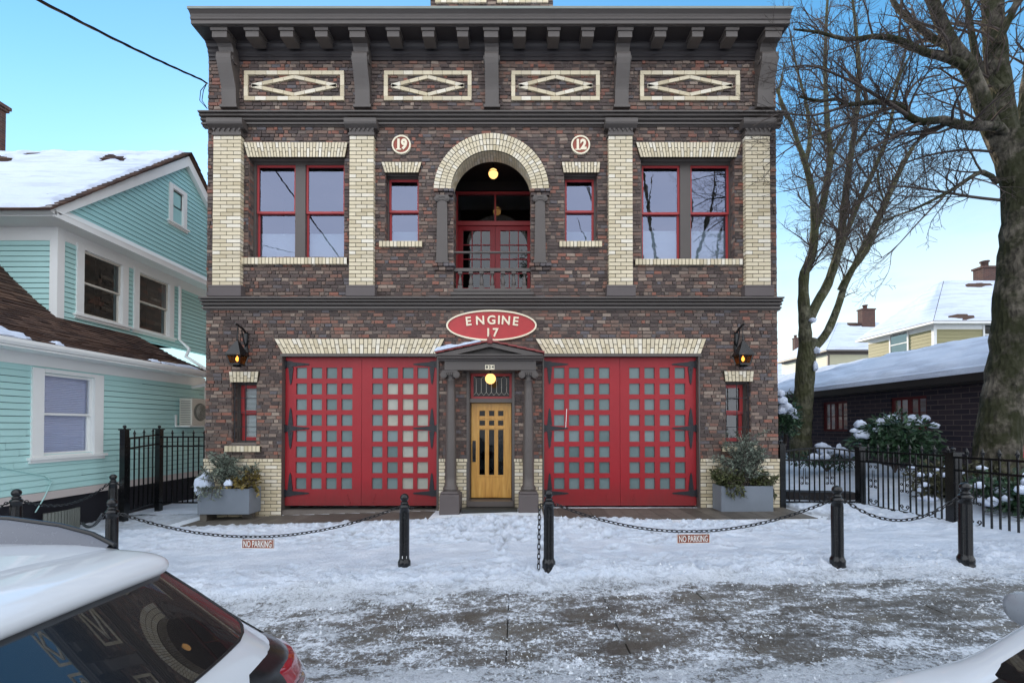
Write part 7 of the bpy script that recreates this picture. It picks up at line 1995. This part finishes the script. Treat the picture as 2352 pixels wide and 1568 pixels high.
mr = wn('MapRange', interpolation_type='SMOOTHSTEP'); mr.inputs[1].default_value = .50; mr.inputs[2].default_value = -.30; nt.links.new(sep.outputs[1], mr.inputs[0])
m1 = wn('Math', operation='MULTIPLY_ADD'); nt.links.new(nz.outputs[0], m1.inputs[0]); m1.inputs[1].default_value = .5; m1.inputs[2].default_value = .70
m2 = wn('Math', operation='MULTIPLY'); m2.use_clamp = True; nt.links.new(mr.outputs[0], m2.inputs[0]); nt.links.new(m1.outputs[0], m2.inputs[1])
# pale band towards the horizon, whitest to the east, with thin wisps
el = wn('MapRange', interpolation_type='SMOOTHSTEP'); el.inputs[1].default_value = .56; el.inputs[2].default_value = .02; nt.links.new(sep.outputs[2], el.inputs[0])
ea = wn('MapRange'); ea.inputs[1].default_value = -.5; ea.inputs[2].default_value = .75; nt.links.new(sep.outputs[0], ea.inputs[0])
hz = wn('Mix', data_type='RGBA'); nt.links.new(ea.outputs[0], hz.inputs[0]); hz.inputs[6].default_value = (1.55,2.45,2.7,1); hz.inputs[7].default_value = (3.1,3.15,2.9,1)
wv = wn('Math', operation='MULTIPLY_ADD'); wv.use_clamp = True; nt.links.new(nz.outputs[0], wv.inputs[0]); wv.inputs[1].default_value = 1.9; wv.inputs[2].default_value = .08
e2 = wn('Math', operation='MULTIPLY'); e2.use_clamp = True; nt.links.new(el.outputs[0], e2.inputs[0]); nt.links.new(wv.outputs[0], e2.inputs[1])
hx = wn('Mix', data_type='RGBA'); nt.links.new(e2.outputs[0], hx.inputs[0]); nt.links.new(hs.outputs[0], hx.inputs[6]); nt.links.new(hz.outputs[2], hx.inputs[7])
mx = wn('Mix', data_type='RGBA'); nt.links.new(m2.outputs[0], mx.inputs[0]); nt.links.new(hx.outputs[2], mx.inputs[6]); mx.inputs[7].default_value = FILL_CLOUD
nt.links.new(mx.outputs[2], bg.inputs['Color']); nt.links.new(bg.outputs[0], out.inputs['Surface'])
sd = bpy.data.lights.new('sun', 'SUN'); sd.energy = 2.0; sd.angle = radians(.5); sd.color = (1,.86,.68)
so = bpy.data.objects.new('sun', sd); COL.objects.link(so)
dv = Vector((sin(SUN_AZ)*cos(SUN_EL), cos(SUN_AZ)*cos(SUN_EL), sin(SUN_EL)))
so.rotation_euler = (-dv).to_track_quat('-Z','Y').to_euler(); so.location = (0,30,20)
cd = bpy.data.cameras.new('camera'); cam = bpy.data.objects.new('camera', cd); COL.objects.link(cam)
cam.location = CAM; cam.rotation_euler = (pi/2+PITCH, 0, 0)
cd.sensor_width = 36; cd.sensor_fit = 'HORIZONTAL'; cd.lens = 36*FPX/2352
cd.shift_x = (1176-CX)/2352; cd.shift_y = (CY-784)/2352
cd.clip_start = .05; cd.clip_end = 2000
SC.camera = cam
SC.view_settings.view_transform = 'Standard'; SC.view_settings.look = 'None'; SC.view_settings.gamma = 1
SC.view_settings.exposure = 1.42
SC.cycles.use_denoising = True
SC.cycles.max_bounces = 6; SC.cycles.transparent_max_bounces = 12
SC.cycles.sample_clamp_indirect = 6
